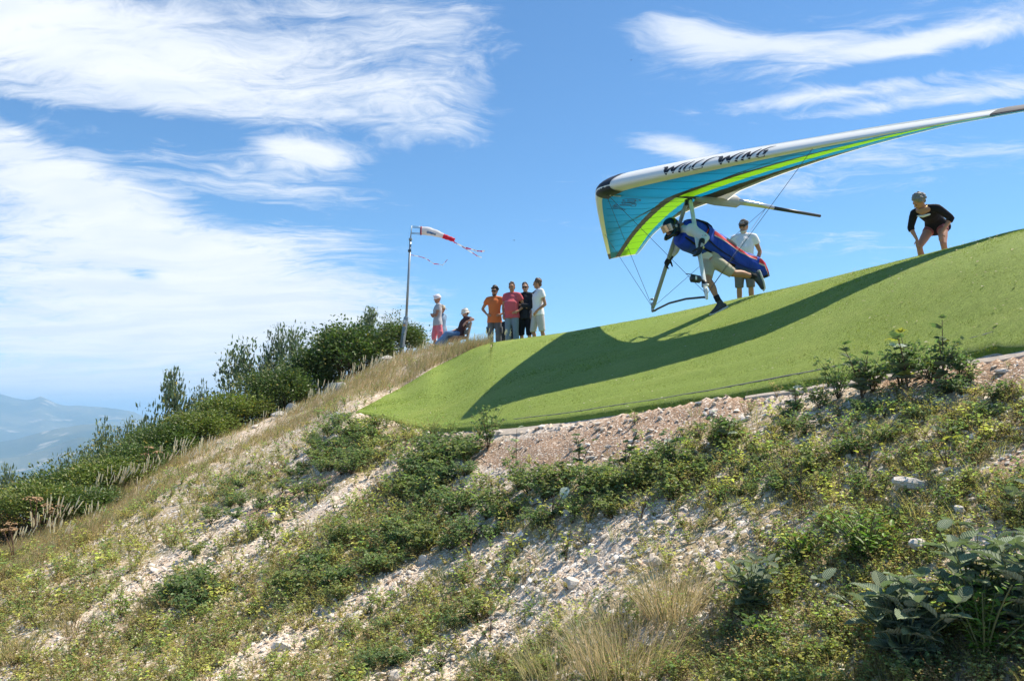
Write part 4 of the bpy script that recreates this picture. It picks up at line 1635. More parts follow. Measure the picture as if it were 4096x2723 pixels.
# by the windsock
x, y = at(437.5, 25.0)
person('man in grey t-shirt and pink shorts with white head scarf', x, y, -72, 1.80, {**crossed, 'look': (-.1, -1, .02), 'knL': (.12, .07, .5), 'anL': (.12, .12, .085), 'knR': (-.11, -.09, .5), 'anR': (-.13, -.03, .085)},
       dict(shirt=(cl('grey_tshirt', (.44, .43, .44)), .27, .06, .018), pants=(cl('pink_shorts', (.72, .21, .25)), .60, .032), pocket=True, hat=('turban', cl('white_scarf', (.74, .68, .72))), band=simple('blue_patch', (.03, .12, .36)), glasses=None),
       SK_DARK, None)
x, y = at(441.6, 25.9)
person('person in straw hat and blue striped top turned right behind the man in pink shorts', x, y, 62, 1.72, {'elL': (.22, .04, 1.10), 'wrL': (.2, -.08, .86), 'elR': (-.225, .05, 1.10), 'wrR': (-.235, -.05, .84)},
       dict(shirt=(cl('blue_striped_top', (.16, .24, .34)), .22, .04, .016), pants=(cl('stone_shorts', (.42, .41, .40)), .58, .03), hat=('straw', cl('straw_hat', (.55, .47, .34))), band=cl('straw_band', (.42, .35, .25))), SK_TAN, (H_BROWN, 'short'))

# bench with the seated man: facing left
bx, by = at(460.5, 24.3)
bz = float(hz(bx, by)) + .12
m_wood, k, out = new_mat('weathered_wood')
co = k.coord()
gr = k.noise(k.mapping(co, (14, 1.2, 14)), 3.0, 6, .65)
principled(k, out, k.mix(gr, (.13, .10, .075, 1), (.36, .30, .235, 1)), .9, 0, .15, k.bump(gr, .5, .01))
bench = empty('bench', (bx, by, bz), R(-74), 'weathered grey wooden bench on the grassy crest below the windsock', 'bench')
BL = 1.5
for yy_ in (-.30, -.15, .0):
    mb = MB()
    mb.box((0, yy_, .43), (BL, .125, .045))
    mb.obj('seat_plank', m_wood, bench, False)
for i, (yy_, zz) in enumerate(((.115, .60), (.165, .80))):
    mb = MB()
    mb.box((0, yy_ - .035, zz), (BL, .04, .135), Matrix.Rotation(R(-14), 3, 'X'))
    mb.obj('back_plank', m_wood, bench, False)
for sx in (-.62, .62):
    mb = MB()
    mb.limb([(sx, .02, -.25), (sx, .08, .45), (sx, .185, .89)], [(.045, .045), (.045, .045), (.045, .04)], 4, False, lat=(1, 0, 0))
    mb.obj('post', m_wood, bench, False)
    mb = MB()
    mb.limb([(sx, -.28, -.25), (sx, -.28, .40)], [.045, .045], 4, False, lat=(1, 0, 0))
    mb.obj('leg', m_wood, bench, False)
    mb = MB()
    mb.box((sx, -.13, .385), (.07, .42, .045))
    mb.obj('rail', m_wood, bench, False)
sp_ = dict(pelvis=(0, -.06, .56), waist=(0, -.02, .70), chest=(0, .05, .88), neck=(.0, .12, 1.07), head=(0, .085, 1.225), look=(-.05, -1, .10),
           shL=(.18, .12, 1.02), shR=(-.18, .09, 1.00), hpL=(.09, -.08, .545), hpR=(-.09, -.08, .545), knL=(.11, -.49, .58), knR=(-.10, -.44, .55),
           anL=(.12, -.84, .20), anR=(-.10, -.66, .10), toL=(.15, -1.0, .22), toR=(-.12, -.84, .06),
           elL=(.50, .24, .98), wrL=(.40, .03, .90), hdL=(-.25, -.55, -.75), pnL=(-.6, .5, .1), elR=(-.24, -.04, .76), wrR=(-.13, -.30, .66), hdR=(.3, -.9, -.2), pnR=(0, 0, -1), curl=.3)
e_ = Vector((0, 0, 0))
person('man in brown polo, jeans and white bucket hat sitting on the bench', bx + .05, by - .05, -74, 1.76, sp_,
       dict(shirt=(cl('dark_brown_polo', (.075, .040, .040)), .27, .04, .02), collar=True, pants=(cl('bright_blue_jeans', (.115, .225, .40), var=.3), .98, .026), hat=('bucket', cl('white_bucket_hat', (.72, .68, .60))), glasses=M_GLASS), SK_PALE, (H_BROWN, 'short'), z=bz)

# on the ramp
x, y = at(746.5, 15.2)
cp = dict(look=(-.20, -1, -.06), elL=(.285, .075, 1.15), wrL=(.225, -.02, .89), hdL=(-.2, -.1, -1), pnL=(-1, .1, 0), elR=(-.25, .05, 1.13), wrR=(-.25, -.03, .88), curl=.4)
cap_root, Jc, hpc, Mc = person('man in white t-shirt, black cap and sunglasses standing behind the pilot', x, y, -22, 1.76, cp,
       dict(shirt=(CL['white_tshirt'], .25, .06, .02), pants=(cl('dark_shorts', (.15, .14, .135)), .56, .03), hat=('cap', cl('black_cap', (.03, .035, .037))), glasses=M_GLASS, beard=H_BEARD), SK_TAN, (H_GREY, 'short'), belly=.025)
mb = MB()
wl = Vector(Jc['wrL'])
ud = (Vector(Jc['elL']) - wl).normalized()
mb.limb([wl + ud * .005, wl + ud * .045], [.034, .034], 10, False)
mb.obj('wrist_watch', M_GLASS, cap_root)

x, y = at(939, 13.0)
wo_pose = dict(pelvis=(0, .15, .80), waist=(0, -.01, .90), chest=(0, -.215, .96), neck=(-.01, -.40, 1.015), head=(-.03, -.535, 1.09), look=(-.60, -.80, -.30),
               shL=(.175, -.345, .985), shR=(-.175, -.345, .965), elL=(.315, -.14, .83), elR=(-.26, -.29, .74), wrL=(.185, -.22, .60), wrR=(-.17, -.29, .535),
               hdL=(-.10, -.25, -1), hdR=(.10, -.15, -1), pnL=(-.2, .8, -.2), pnR=(.2, .8, -.2), hpL=(.092, .13, .78), hpR=(-.092, .13, .78), knL=(.175, -.12, .43), knR=(-.17, -.19, .43),
               anL=(.17, .06, .08), anR=(-.20, .02, .08), toL=(.21, -.11, .03), toR=(-.25, -.15, .03), curl=.18)
m_wtop = cl('black_cardigan', (.012, .012, .018))
wo_root, Jw2, hpw, Mw = person('grey haired woman in black top bending forward with hands on her knees', x, y, -46, 1.64, wo_pose,
       dict(shirt=(m_wtop, .62, .02, .016), pants=(cl('short_pink_shorts', (.30, .10, .10)), .14, .012)), skin_mat('skin_warm', (.42, .21, .14)), (H_GREY, 'fluffy'), female=True, sunk=.03)
mb = MB()
mb.limb([(-.085, -.40, .985), (-.015, -.435, .955), (.06, -.40, .98)], [(.05, .045), (.075, .075), (.05, .045)], 10, True, lat=(0, .5, 1))
mb.obj('neckline', SK_TAN, wo_root)
mb = MB()
mb.limb([(-.10, -.385, .895), (-.02, -.415, .872), (.07, -.38, .893)], [(.014, .03), (.022, .035), (.014, .03)], 10, True, lat=(0, 0, 1))
mb.obj('lace_top', cl('white_lace', (.62, .66, .68)), wo_root)
mb = MB()
mb.tube([(-.085, -.455, 1.03), (-.05, -.495, .975), (-.005, -.505, .955), (.04, -.49, .975), (.065, -.45, 1.03)], .005, 6)
mb.obj('necklace', simple('gold_chain', (.55, .38, .14), .35, .8), wo_root)
# ------------------------------------------------------------------ the pilot, hanging in the harness and running
def GZ(zx, zy, b):
    """point in the glider's vertical plane at the sideways distance b (towards the near wing), from its place in the photograph"""
    a, e = tang((2550 + zx / 3.337) / 4, (820 + zy / 3.337) / 4)
    d = Vector((a, 1.0, e))
    return d * ((GN.dot(GL) + b) / d.dot(GL))


pz = GZ(1085, 1425, .22)
pil = empty('person', pz, 0, 'pilot in black helmet and blue harness running down the ramp under the hang glider', 'person')
W2 = lambda zx, zy, b: GZ(zx, zy, b) - pz
lat = GL
fwd = GF
hipc = W2(985, 690, 0)
shc = W2(640, 330, 0)
jp = dict(pelvis=hipc, waist=hipc.lerp(shc, .32), chest=hipc.lerp(shc, .68), neck=W2(575, 290, 0), head=W2(445, 312, 0),
          shL=W2(700, 335, .215), shR=W2(600, 345, -.19), elL=W2(905, 430, .42), wrL=W2(850, 520, .52), elR=W2(515, 590, -.38), wrR=W2(442, 690, -.44),
          hpL=W2(960, 720, .0), hpR=W2(1015, 735, .10), knL=W2(930, 968, .14), anL=W2(1078, 1268, .22), knR=W2(1270, 905, .20), anR=W2(1565, 948, .22))
s = 1.0
m_jersey = cl('white_jersey', (.66, .68, .68))
m_beige = cl('beige_shorts', (.43, .39, .31))
m_glove = simple('black_glove', (.012, .016, .02), .6, 0, .4)
m_hblue = cloth('blue_harness_cloth', (.014, .055, .42), 1.0, .6, 6)
m_hred = cloth('red_harness_stripe', (.62, .045, .06), .4, .6)
m_hwhite = cloth('grey_piping', (.45, .45, .47), .2, .7)
m_hblack = cloth('black_webbing', (.014, .016, .022), .4, .7)
m_shoe2 = cloth('navy_shoe', (.055, .065, .09), .5, .8, 30)
m_sock = cloth('black_sock', (.018, .020, .026), .3, .9)
hf = (fwd * .97 - lat * -.12 + Vector((0, 0, -.40))).normalized()
up = (Vector((0, 0, 1)) * .94 + fwd * .38).normalized()
M = sh_front(hf, up)
Hc = jp['head']
hp = lambda a, b, c: Hc + M @ Vector((a, b, c))
mb = MB()
torso(mb, jp, s, -.012)
mb.limb([jp['neck'] - (Hc - jp['neck']).normalized() * .1, jp['neck'], Hc], [.06, .055, .05], 10)
mb.ell(hp(0, .012, .02), (.074, .094, .10), M, 16, 12)
mb.ell(hp(0, -.024, -.050), (.056, .068, .068), M)
mb.limb([hp(0, -.086, .028), hp(0, -.112, -.022)], [.010, .013], 8)
mb.ell(hp(0, -.070, -.088), (.024, .022, .020), M)
for q in 'LR':
    p_, r_ = add_arm(jp['sh' + q], jp['el' + q], jp['wr' + q], s)
    mb.limb(p_, r_, 10)
    p_, r_ = add_leg(mb, jp['hp' + q], jp['kn' + q], jp['an' + q], s * 1.0, .004, 1, tuple(fwd))
    mb.limb(p_, r_, 12)
ftL = W2(1095, 1365, .22)
mb.limb([jp['anL'], jp['anL'].lerp(ftL, .5), ftL], [.030, .022, .018], 8)
ftR = W2(1622, 985, .22)
mb.limb([jp['anR'], jp['anR'].lerp(ftR, .5), ftR], [.030, .022, .018], 8)
mb.fused('body', SK_TAN, pil, .0115, 2, .45)
# gloved hands round the uprights
for q, sd, d, n in (('L', 1, W2(815, 655, .53) - jp['wrL'], fwd * .9 + lat * .1), ('R', -1, W2(388, 775, -.43) - jp['wrR'], fwd * -.1 + lat * .6 + Vector((0, 0, -.2)))):
    mb = MB()
    add_hand(mb, jp['wr' + q], d, n, sd, .5, 1.5)
    mb.limb([jp['wr' + q] - d.normalized() * .055, jp['wr' + q] + d.normalized() * .02], [.046, .042], 10)
    g = mb.fused('glove', m_glove, pil, .0075, 2)
    if q == 'L':
        mb = MB()
        mb.limb([jp['wrL'] + d.normalized() * .0 - lat * -.042, jp['wrL'] + d.normalized() * .05 + lat * .036], [(.03, .006), (.026, .006)], 8, True, lat=fwd)
        mb.obj('glove_strap', m_hwhite, g)
# jersey sleeves
mb = MB()
torso(mb, jp, s, .006, .92)
for q in 'LR':
    p_, r_ = add_arm(jp['sh' + q], jp['el' + q], jp['wr' + q], s, .017, .90)
    mb.limb(p_, r_, 12, False)
js = mb.fused('jersey', m_jersey, pil, .012, 2)
mb = MB()                                       # word printed down the near sleeve
dirn = (jp['elL'] - jp['shL'])
t_ = dirn.normalized()
sn = (lat * .80 + fwd * .42 + Vector((0, 0, -.1)))
sn = (sn - t_ * sn.dot(t_)).normalized()
sd_ = t_.cross(sn)
seg2 = {'S': [(1, 1, 0, 1), (0, 1, 0, .5), (0, .5, 1, .5), (1, .5, 1, 0), (1, 0, 0, 0)], 'P': [(0, 0, 0, 1), (0, 1, 1, 1), (1, 1, 1, .5), (1, .5, 0, .5)], 'O': segs['O'],
        'R': [(0, 0, 0, 1), (0, 1, 1, 1), (1, 1, 1, .5), (1, .5, 0, .5), (.3, .5, 1, 0)], 'T': segs['T']}
for i, ch in enumerate('SPORTS'[::-1]):
    for (u0, v0, u1, v1) in seg2[ch]:
        P_ = []
        for u, v in ((u0, v0), (u1, v1)):
            cen = jp['shL'] + t_ * (.105 + .036 * i + .026 * (1 - u))
            P_.append(cen + sd_ * ((v - .5) * .042) + sn * (.0655 - .9 * (v - .5) ** 2 * .042))
        mb.limb(P_, [.0042, .0042], 5, False)
mb.obj('print', m_ink, js, False)
mb = MB()
mb.limb([jp['elL'].lerp(jp['wrL'], .12) + sn * .05 + sd_ * .03, jp['elL'].lerp(jp['wrL'], .2) + sn * .052 - sd_ * .0, jp['elL'].lerp(jp['wrL'], .1) + sn * .045 - sd_ * .04], [.006, .008, .004], 6)
mb.obj('red_flash', m_hred, js, False)
# shorts
mb = MB()
mb.limb([hipc - (shc - hipc).normalized() * .10, hipc, hipc.lerp(shc, .22)], [(.15, .125), (.17, .13), (.155, .115)], 16, True, lat=tuple(lat))
for q, end in (('L', .49), ('R', .50)):
    p_, r_ = add_leg(mb, jp['hp' + q], jp['kn' + q], jp['an' + q], s, .026, end, tuple(fwd))
    mb.limb([hipc.lerp(jp['hp' + q], .7)] + p_, [r_[0]] + r_, 14, False)
mb.fused('shorts', m_beige, pil, .013, 3)
# shoes
for q, heel, ball, toe in (('L', W2(1165, 1345, .22), W2(1040, 1405, .22), W2(985, 1440, .22)), ('R', W2(1610, 905, .22), W2(1660, 1060, .22), W2(1672, 1115, .22))):
    an, kn = jp['an' + q], jp['kn' + q]
    d = (toe - heel).normalized()
    u = ((an - heel) - d * (an - heel).dot(d)).normalized()
    mb = MB()
    mb.limb([heel + u * .015, heel + d * .07 + u * .045, heel + d * .15 + u * .018, toe - d * .01 + u * .004], [(.036, .036), (.041, .062), (.046, .040), (.034, .022)], 12, True, lat=tuple(d.cross(u)))
    mb.limb([heel + d * .045 + u * .07, an + (kn - an).normalized() * .02], [.044, .043], 10)
    sh_ = mb.fused('shoe', m_shoe2, pil, .010, 2)
    mb = MB()
    mb.limb([heel - d * .03 - u * .024, heel + d * .06 - u * .026, heel + d * .16 - u * .030, toe + d * .0 - u * .022, toe + d * .03 - u * .008], [(.036, .015), (.044, .019), (.052, .020), (.043, .017), (.018, .010)], 12, True, lat=tuple(d.cross(u)))
    mb.obj('sole', M_SOLE, sh_)
    mb = MB()
    for i in range(4):
        c = heel + d * (.095 + .024 * i) + u * (.083 - .012 * i)
        mb.limb([c - d.cross(u) * .022, c + u * .004, c + d.cross(u) * .022], [.004] * 3, 5)
    mb.obj('laces', m_hblack, sh_)
    mb = MB()
    mb.limb([an - (kn - an).normalized() * .01, an.lerp(kn, .10), an.lerp(kn, .21)], [.046, .045, .047], 12, False)
    mb.obj('sock', m_sock, pil)
# helmet
mb = MB()
mb.ell(hp(0, .022, .035), (.118, .138, .132), M, 18, 14)
mb.ell(hp(0, .055, -.055), (.098, .085, .085), M)
for q in (-1, 1):
    mb.limb([hp(q * .092, .0, -.055), hp(q * .080, -.075, -.095), hp(q * .035, -.125, -.112), hp(0, -.135, -.115)], [(.030, .036)] * 4, 10)
hl = mb.fused('helmet', simple('black_helmet', (.010, .014, .016), .18, 0, .6, .1, 8), pil, .0105, 4)
mb = MB()
V, n = [], 15
for j in range(7):
    for i in range(n):
        th = math.pi * (.13 + .74 * i / (n - 1))
        zz = .075 - .105 * j / 6
        r = .146 - .010 * (j / 6)
        V.append(hp(.124 * math.cos(th) * 1.0, -.000 - r * math.sin(th), zz))
mb.add(V, [(j * n + i, j * n + i + 1, (j + 1) * n + i + 1, (j + 1) * n + i) for j in range(6) for i in range(n - 1)])
mb.obj('visor', simple('mirror_visor', (.40, .38, .33), .12, .85, .6, .1, 6), hl)
mb = MB()
mb.limb([hp(.05, -.13, -.118), hp(.035, -.155, -.11), hp(.01, -.16, -.10)], [.012, .014, .018], 8)
mb.obj('microphone', m_hblack, hl)
for q in (-1, 1):
    mb = MB()
    mb.ell(hp(q * .116, .02, .01), (.01, .022, .022), M)
    mb.obj('visor_hinge', m_hwhite, hl)
# harness: a pod from the chest to beyond the feet, open below for the legs
HP_ = [  # upper contour, lower contour (photograph), half width, sideways centre
    ((560, 262), (545, 440), .12), ((640, 205), (545, 520), .20), ((740, 196), (640, 600), .225), ((850, 240), (760, 640), .225), ((960, 305), (870, 680), .205), ((1080, 388), (985, 728), .195),
    ((1200, 478), (1130, 770), .175), ((1320, 570), (1270, 825), .145), ((1430, 640), (1390, 865), .125), ((1540, 668), (1500, 890), .115), ((1610, 690), (1560, 900), .105), ((1668, 755), (1600, 900), .11), ((1715, 860), (1655, 935), .085), ((1745, 945), (1690, 972), .055)]
rings, n = [], 20
for (tp, bt, hw) in HP_:
    a, b = W2(*tp, 0), W2(*bt, 0)
    c = (a + b) / 2
    v = (a - b) / 2
    rings.append((c, v, hw))


def pod(t, ang, off=0.0):
    """t along the pod, ang 0 = near side, 90 = top"""
    i = min(int(t), len(rings) - 2)
    f = t - i
    c = rings[i][0].lerp(rings[i + 1][0], f)
    v = rings[i][1].lerp(rings[i + 1][1], f)
    hw = rings[i][2] * (1 - f) + rings[i + 1][2] * f
    ca, sa = math.cos(R(ang)), math.sin(R(ang))
    ex = .82
    ca2, sa2 = math.copysign(abs(ca) ** ex, ca), math.copysign(abs(sa) ** ex, sa)
    wv_ = min(1, max(0, (t - 1.5) / 2)) * min(1, max(0, (12.4 - t) / 1.5))
    fold = wv_ * (.020 * (float(vnoise(np.array([t * .9 + ca * 1.5]), np.array([sa * 2.2 + t * 1.1]), 5)[0]) - .5) + .007 * math.sin(ang * .11 + t * 2.4))
    return c + lat * (ca2 * (hw + off + fold)) + v * (sa2 * (1 + (off + fold) / max(v.length, .05)))


def pod_sheet(name, mat, t0, t1, a0, a1, off, parent, nt=36, na=24, cap=False):
    V = [pod(t0 + (t1 - t0) * i / (nt - 1), a0(t0 + (t1 - t0) * i / (nt - 1)) + (a1(t0 + (t1 - t0) * i / (nt - 1)) - a0(t0 + (t1 - t0) * i / (nt - 1))) * j / (na - 1), off) for i in range(nt) for j in range(na)]
    i0 = (np.arange(nt - 1)[:, None] * na + np.arange(na - 1)[None]).ravel()
    q = [tuple(r) for r in np.stack([i0, i0 + na, i0 + na + 1, i0 + 1], 1)]
    mb_ = MB()
    mb_.add(V, q + ([tuple(range(na)), tuple((nt - 1) * na + j for j in range(na))] if cap else []))
    return mb_.obj(name, mat, parent)


Kf = lambda v: (lambda t: v)
body_pod = pod_sheet('harness', m_hblue, 0.6, 13, Kf(-180), Kf(180), 0, pil, 60, 40, True)
mid = lambda t: 24 + 10 * math.sin(t * .35)
for nm, mt, da0, da1, of in (('stripe', m_hred, -9, 9, .006), ('piping', m_hwhite, -13, -9, .007), ('piping', m_hwhite, 9, 12, .007)):
    for t0, t1 in ((4.0, 9.1), (9.6, 12.9)):
        pod_sheet(nm, mt, t0, t1, lambda t, d=da0: (26 if t < 9.3 else 16) + d * (1 if t < 9.3 else 1.5), lambda t, d=da1: (26 if t < 9.3 else 16) + d * (1 if t < 9.3 else 1.5), of, body_pod, 30, 3)
pod_sheet('patch', m_hblack, 5.4, 6.5, Kf(30), Kf(50), .011, body_pod, 8, 4)
pod_sheet('tail_cap', m_hblack, 12.35, 13, Kf(-180), Kf(180), .006, body_pod, 8, 24, True)
pod_sheet('shoulder_pad', m_hblack, 1.0, 3.6, Kf(52), Kf(108), .014, body_pod, 16, 8)
pod_sheet('chest_strap', m_hblack, .75, 4.6, lambda t: -34 - 4 * t, lambda t: -26 - 4 * t, .012, body_pod, 20, 3)
pod_sheet('belly_band', m_hblack, 4.4, 7.0, Kf(-122), Kf(-58), .008, body_pod, 14, 8)
pod_sheet('hip_patch', m_hwhite, 4.75, 5.3, Kf(-62), Kf(-46), .014, body_pod, 5, 4)
pod_sheet('badge', simple('orange_badge', (.55, .25, .12), .7), 1.35, 1.6, Kf(-14), Kf(4), .012, body_pod, 4, 4)
pod_sheet('zip', m_hblack, 3.6, 11.5, Kf(-46), Kf(-43), .008, body_pod, 40, 3)
pod_sheet('buckle', m_silver, 3.0, 3.25, Kf(-45), Kf(-36), .02, body_pod, 4, 4)
pod_sheet('side_strap', m_hblack, 2.9, 6.6, lambda t: -8 - 7 * (t - 2.9), lambda t: -3 - 7 * (t - 2.9), .010, body_pod, 20, 3)
mb = MB()                                       # armhole trimmed black and red
for (rr_, mt_, nm_) in ((.013, m_hblack, 'arm_trim'), (.007, m_hred, 'arm_piping')):
    mb = MB()
    pts = []
    for i in range(25):
        a_ = 2 * math.pi * i / 24 if rr_ > .01 else math.pi * (1.0 + i / 24)
        k_ = 1.0 if rr_ > .01 else .88
        pts.append(pod(2.2 + .95 * k_ * math.cos(a_), 18 + 34 * k_ * math.sin(a_), .012))
    mb.limb(pts, [rr_] * 25, 6, False)
    mb.obj(nm_, mt_, body_pod)
mb = MB()                                       # looped bridle over the back
mb.limb([W2(810, 216, .02), W2(870, 212, .02), W2(930, 235, .02), W2(985, 280, .02), W2(1020, 350, .02)], [.011, .013, .013, .012, .010], 8)
mb.obj('bridle', m_hblack, body_pod)
# near shoulder and upper arm come out of the armhole
mb = MB()
mb.ell(jp['shL'] + lat * .05, (.098, .098, .098))
mb.limb([jp['shL'] + lat * .04, jp['elL']], [.088, .064], 12)
mb.fused('sleeve', m_jersey, js, .012, 2)
# ------------------------------------------------------------------ windsock on its pole
PY = 25.6
WP = lambda px, py: P3(px, py, PY)
WS = lambda zx, zy: WP((1580 + zx / 6.208) / 4, (880 + zy / 6.208) / 4)     # from the enlarged photograph
m_galv = simple('galvanised_steel', (.30, .35, .38), .45, .5, .5, .15, 8)
m_galvd = simple('dark_clamp', (.05, .07, .08), .6)
base = WP(399.0, 356)
top = WS(415, 130)
pole = empty('windsock_pole', base, 0, 'tall leaning grey metal windsock pole with square post at its foot', 'pole')
L = lambda p: p - base
mid = WP(406.2, 316.5)
mb = MB()
mb.limb([Vector((0, 0, -.4)), L(mid)], [.078, .078], 4, False, lat=(1, .25, 0))
post = mb.obj('post', m_galv, pole, False)
mb = MB()
mb.box(L(WP(406.0, 318)), (.125, .125, .04))
mb.obj('post_cap', m_galv, post, False)
for (pyy, hh, mt, nm) in ((321, .055, m_white, 'sticker'), (325, .05, simple('orange_sticker', (.62, .33, .08), .6), 'sticker')):
    mb = MB()
    f = (pyy - 356) / (316.5 - 356)
    mb.box(L(WP(399 + (406.2 - 399) * f, pyy)) + Vector((.0, -.064, 0)), (.08, .012, hh * 1.6))
    mb.obj(nm, mt, post, False)
col1 = WS(385, 470)
mb = MB()
mb.tube([L(mid) - Vector((0, 0, .1)), L(col1)], [.042, .036], 10)
mb.obj('mast', m_galv, pole)
mb = MB()
mb.tube([L(col1), L(top)], [.020, .014], 8)
mb.obj('top_rod', m_galv, pole)
for q, r in ((WS(385, 470), .058), (WS(362, 757), .055)):
    mb = MB()
    mb.tube([L(q) - Vector((0, 0, .035)), L(q) + Vector((0, 0, .035))], r, 10)
    mb.obj('collar', m_galvd if r < .057 else m_galv, pole)

m_sockw = sailcloth('white_sock_cloth', (.74, .74, .76), .35)
m_sockr = sailcloth('red_sock_cloth', (.62, .02, .065), .30)
m_sblue = simple('blue_print', (.01, .13, .36), .7)
sock = empty('windsock', top, 0, 'white and red windsock with blue print blowing to the right from the pole top', 'windsock')
LS = lambda p: p - top
AXP = [((640, 258), 104), ((760, 262), 108), ((880, 282), 101), ((1000, 316), 88), ((1100, 350), 76), ((1200, 392), 64), ((1300, 428), 58), ((1400, 466), 54), ((1475, 492), 50)]


def sock_pt(t, ang, off=0.0):
    i = min(int(t), len(AXP) - 2)
    f = t - i
    (x0, y0), r0 = AXP[i]
    (x1, y1), r1 = AXP[i + 1]
    c = LS(WS(x0 + (x1 - x0) * f, y0 + (y1 - y0) * f))
    k0, k1 = max(0, i - (1 if f < .5 else 0)), min(len(AXP) - 1, i + 1 + (1 if f >= .5 else 0))
    T = (WS(*AXP[k1][0]) - WS(*AXP[k0][0])).normalized()
    r = (r0 + (r1 - r0) * f) / 6.208 / 4 / F * PY + off
    S = Vector((0, -1, 0))
    U = T.cross(S).normalized()
    if U.z < 0:
        U = -U
    return c + S * (r * math.cos(ang)) + U * (r * math.sin(ang))


def sock_sheet(name, mat, t0, t1, parent, off=0.0, a0=0, a1=2 * math.pi, na=25, nt=14):
    V = [sock_pt(t0 + (t1 - t0) * i / (nt - 1), a0 + (a1 - a0) * j / (na - 1), off + .006 * math.sin(3 * a0 + 5 * i)) for i in range(nt) for j in range(na)]
    i0 = (np.arange(nt - 1)[:, None] * na + np.arange(na - 1)[None]).ravel()
    return link_obj(name, np_mesh(name, V, None, np.stack([i0, i0 + na, i0 + na + 1, i0 + 1], 1), None, True, mat), parent)


sock_sheet('sock_body', m_sockw, .25, 5.0, sock)
sock_sheet('mouth_band', m_sockr, 0.05, .27, sock, .004, nt=4)
sock_sheet('sock_end', m_sockr, 5.0, 8.0, sock)
mb = MB()
for (x0, y0, x1, y1) in ((422, 146, 655, 162), (424, 176, 650, 196), (412, 304, 645, 322), (410, 330, 632, 350)):
    mb = MB()
    mb.tube([LS(WS(x0, y0)), LS(WS(x1, y1))], .010, 6)
    mb.obj('frame_rod', m_galv, sock)
mb = MB()
hoop = [sock_pt(0, 2 * math.pi * i / 24, .006) for i in range(25)]
mb.limb(hoop, [.012] * 25, 6, False)
mb.obj('hoop', m_galvd, sock)
# blue print: O, D, A, I, S in fat worn capitals, sagging with the cloth
mb = MB()
fat = {'O': [(0, 0, 0, 1), (0, 1, 1, 1), (1, 1, 1, 0), (1, 0, 0, 0)], 'A': [(0, 0, .1, .9), (.1, 1, .9, 1), (1, .9, 1, 0), (0, .45, 1, .45)], 'N': [(0, 0, 0, 1), (0, .1, .5, .1), (1, 0, 1, 1), (0, 1, 1, 1)],
       'I': [(.5, 0, .5, 1)], 'S': [(1, 1, 0, 1), (0, 1, 0, .5), (0, .5, 1, .5), (1, .5, 1, 0), (1, 0, 0, 0)]}
for i, (ch, t0, wd) in enumerate((('O', 1.50, .28), ('A', 1.98, .26), ('N', 2.36, .24), ('I', 2.74, .12), ('S', 3.02, .26))):
    for (u0, v0, u1, v1) in fat[ch]:
        A_ = [sock_pt(t0 + wd * (u0 + (u1 - u0) * f), -.62 + .36 * (v0 + (v1 - v0) * f) - .03 * i, .006) for f in (0, .5, 1)]
        mb.limb(A_, [.013 if ch != 'S' else .009] * 3, 6)
mb.obj('lettering', m_sblue, sock, False)


def ribbon(name, pts, w0, parent, off0, reds):
    """streamer of red and white lengths; each length a part"""
    P = [off0(p) for p in pts]
    D = []
    for a, b in zip(P[:-1], P[1:]):
        D += [a.lerp(b, f) for f in (0, .25, .5, .75)]
    D.append(P[-1])
    seg = 4
    for i in range(0, len(D) - 1, seg):
        part = D[i:i + seg + 1]
        V = []
        for j, p in enumerate(part):
            tw = Vector((0, .5 * math.sin((i + j) * .7), 1)).normalized()
            ww = w0 * (.55 + .45 * abs(math.cos((i + j) * .5)))
            V += [p + tw * ww, p - tw * ww]
        mb = MB()
        mb.add(V, [(2 * j, 2 * j + 1, 2 * j + 3, 2 * j + 2) for j in range(len(part) - 1)])
        mb.obj(name, m_sockr if (i // seg) in reds else m_sockw, parent)


ribbon('streamer', [WS(*p) for p in ((1462, 535), (1540, 578), (1650, 632), (1758, 682), (1890, 715), (2035, 760), (2165, 770), (2228, 755))], .026, sock, LS, (0, 3, 5))
ribbon('streamer', [WS(*p) for p in ((1670, 652), (1795, 730), (1925, 805), (2040, 882), (2155, 925))], .022, sock, LS, (0, 2))
tape = empty('barrier_tape', WS(352, 855), 0, 'thin red and white tape tied to the pole and fluttering below the windsock', 'tape')
LT = lambda p: p - WS(352, 855)
ribbon('tape_length', [WS(*p) for p in ((352, 855), (470, 872), (580, 890), (730, 935), (800, 968), (875, 1018), (960, 1075), (1100, 1092), (1180, 1115), (1240, 1040), (1305, 975))], .014, tape, LT, (0, 2, 4, 6, 9))
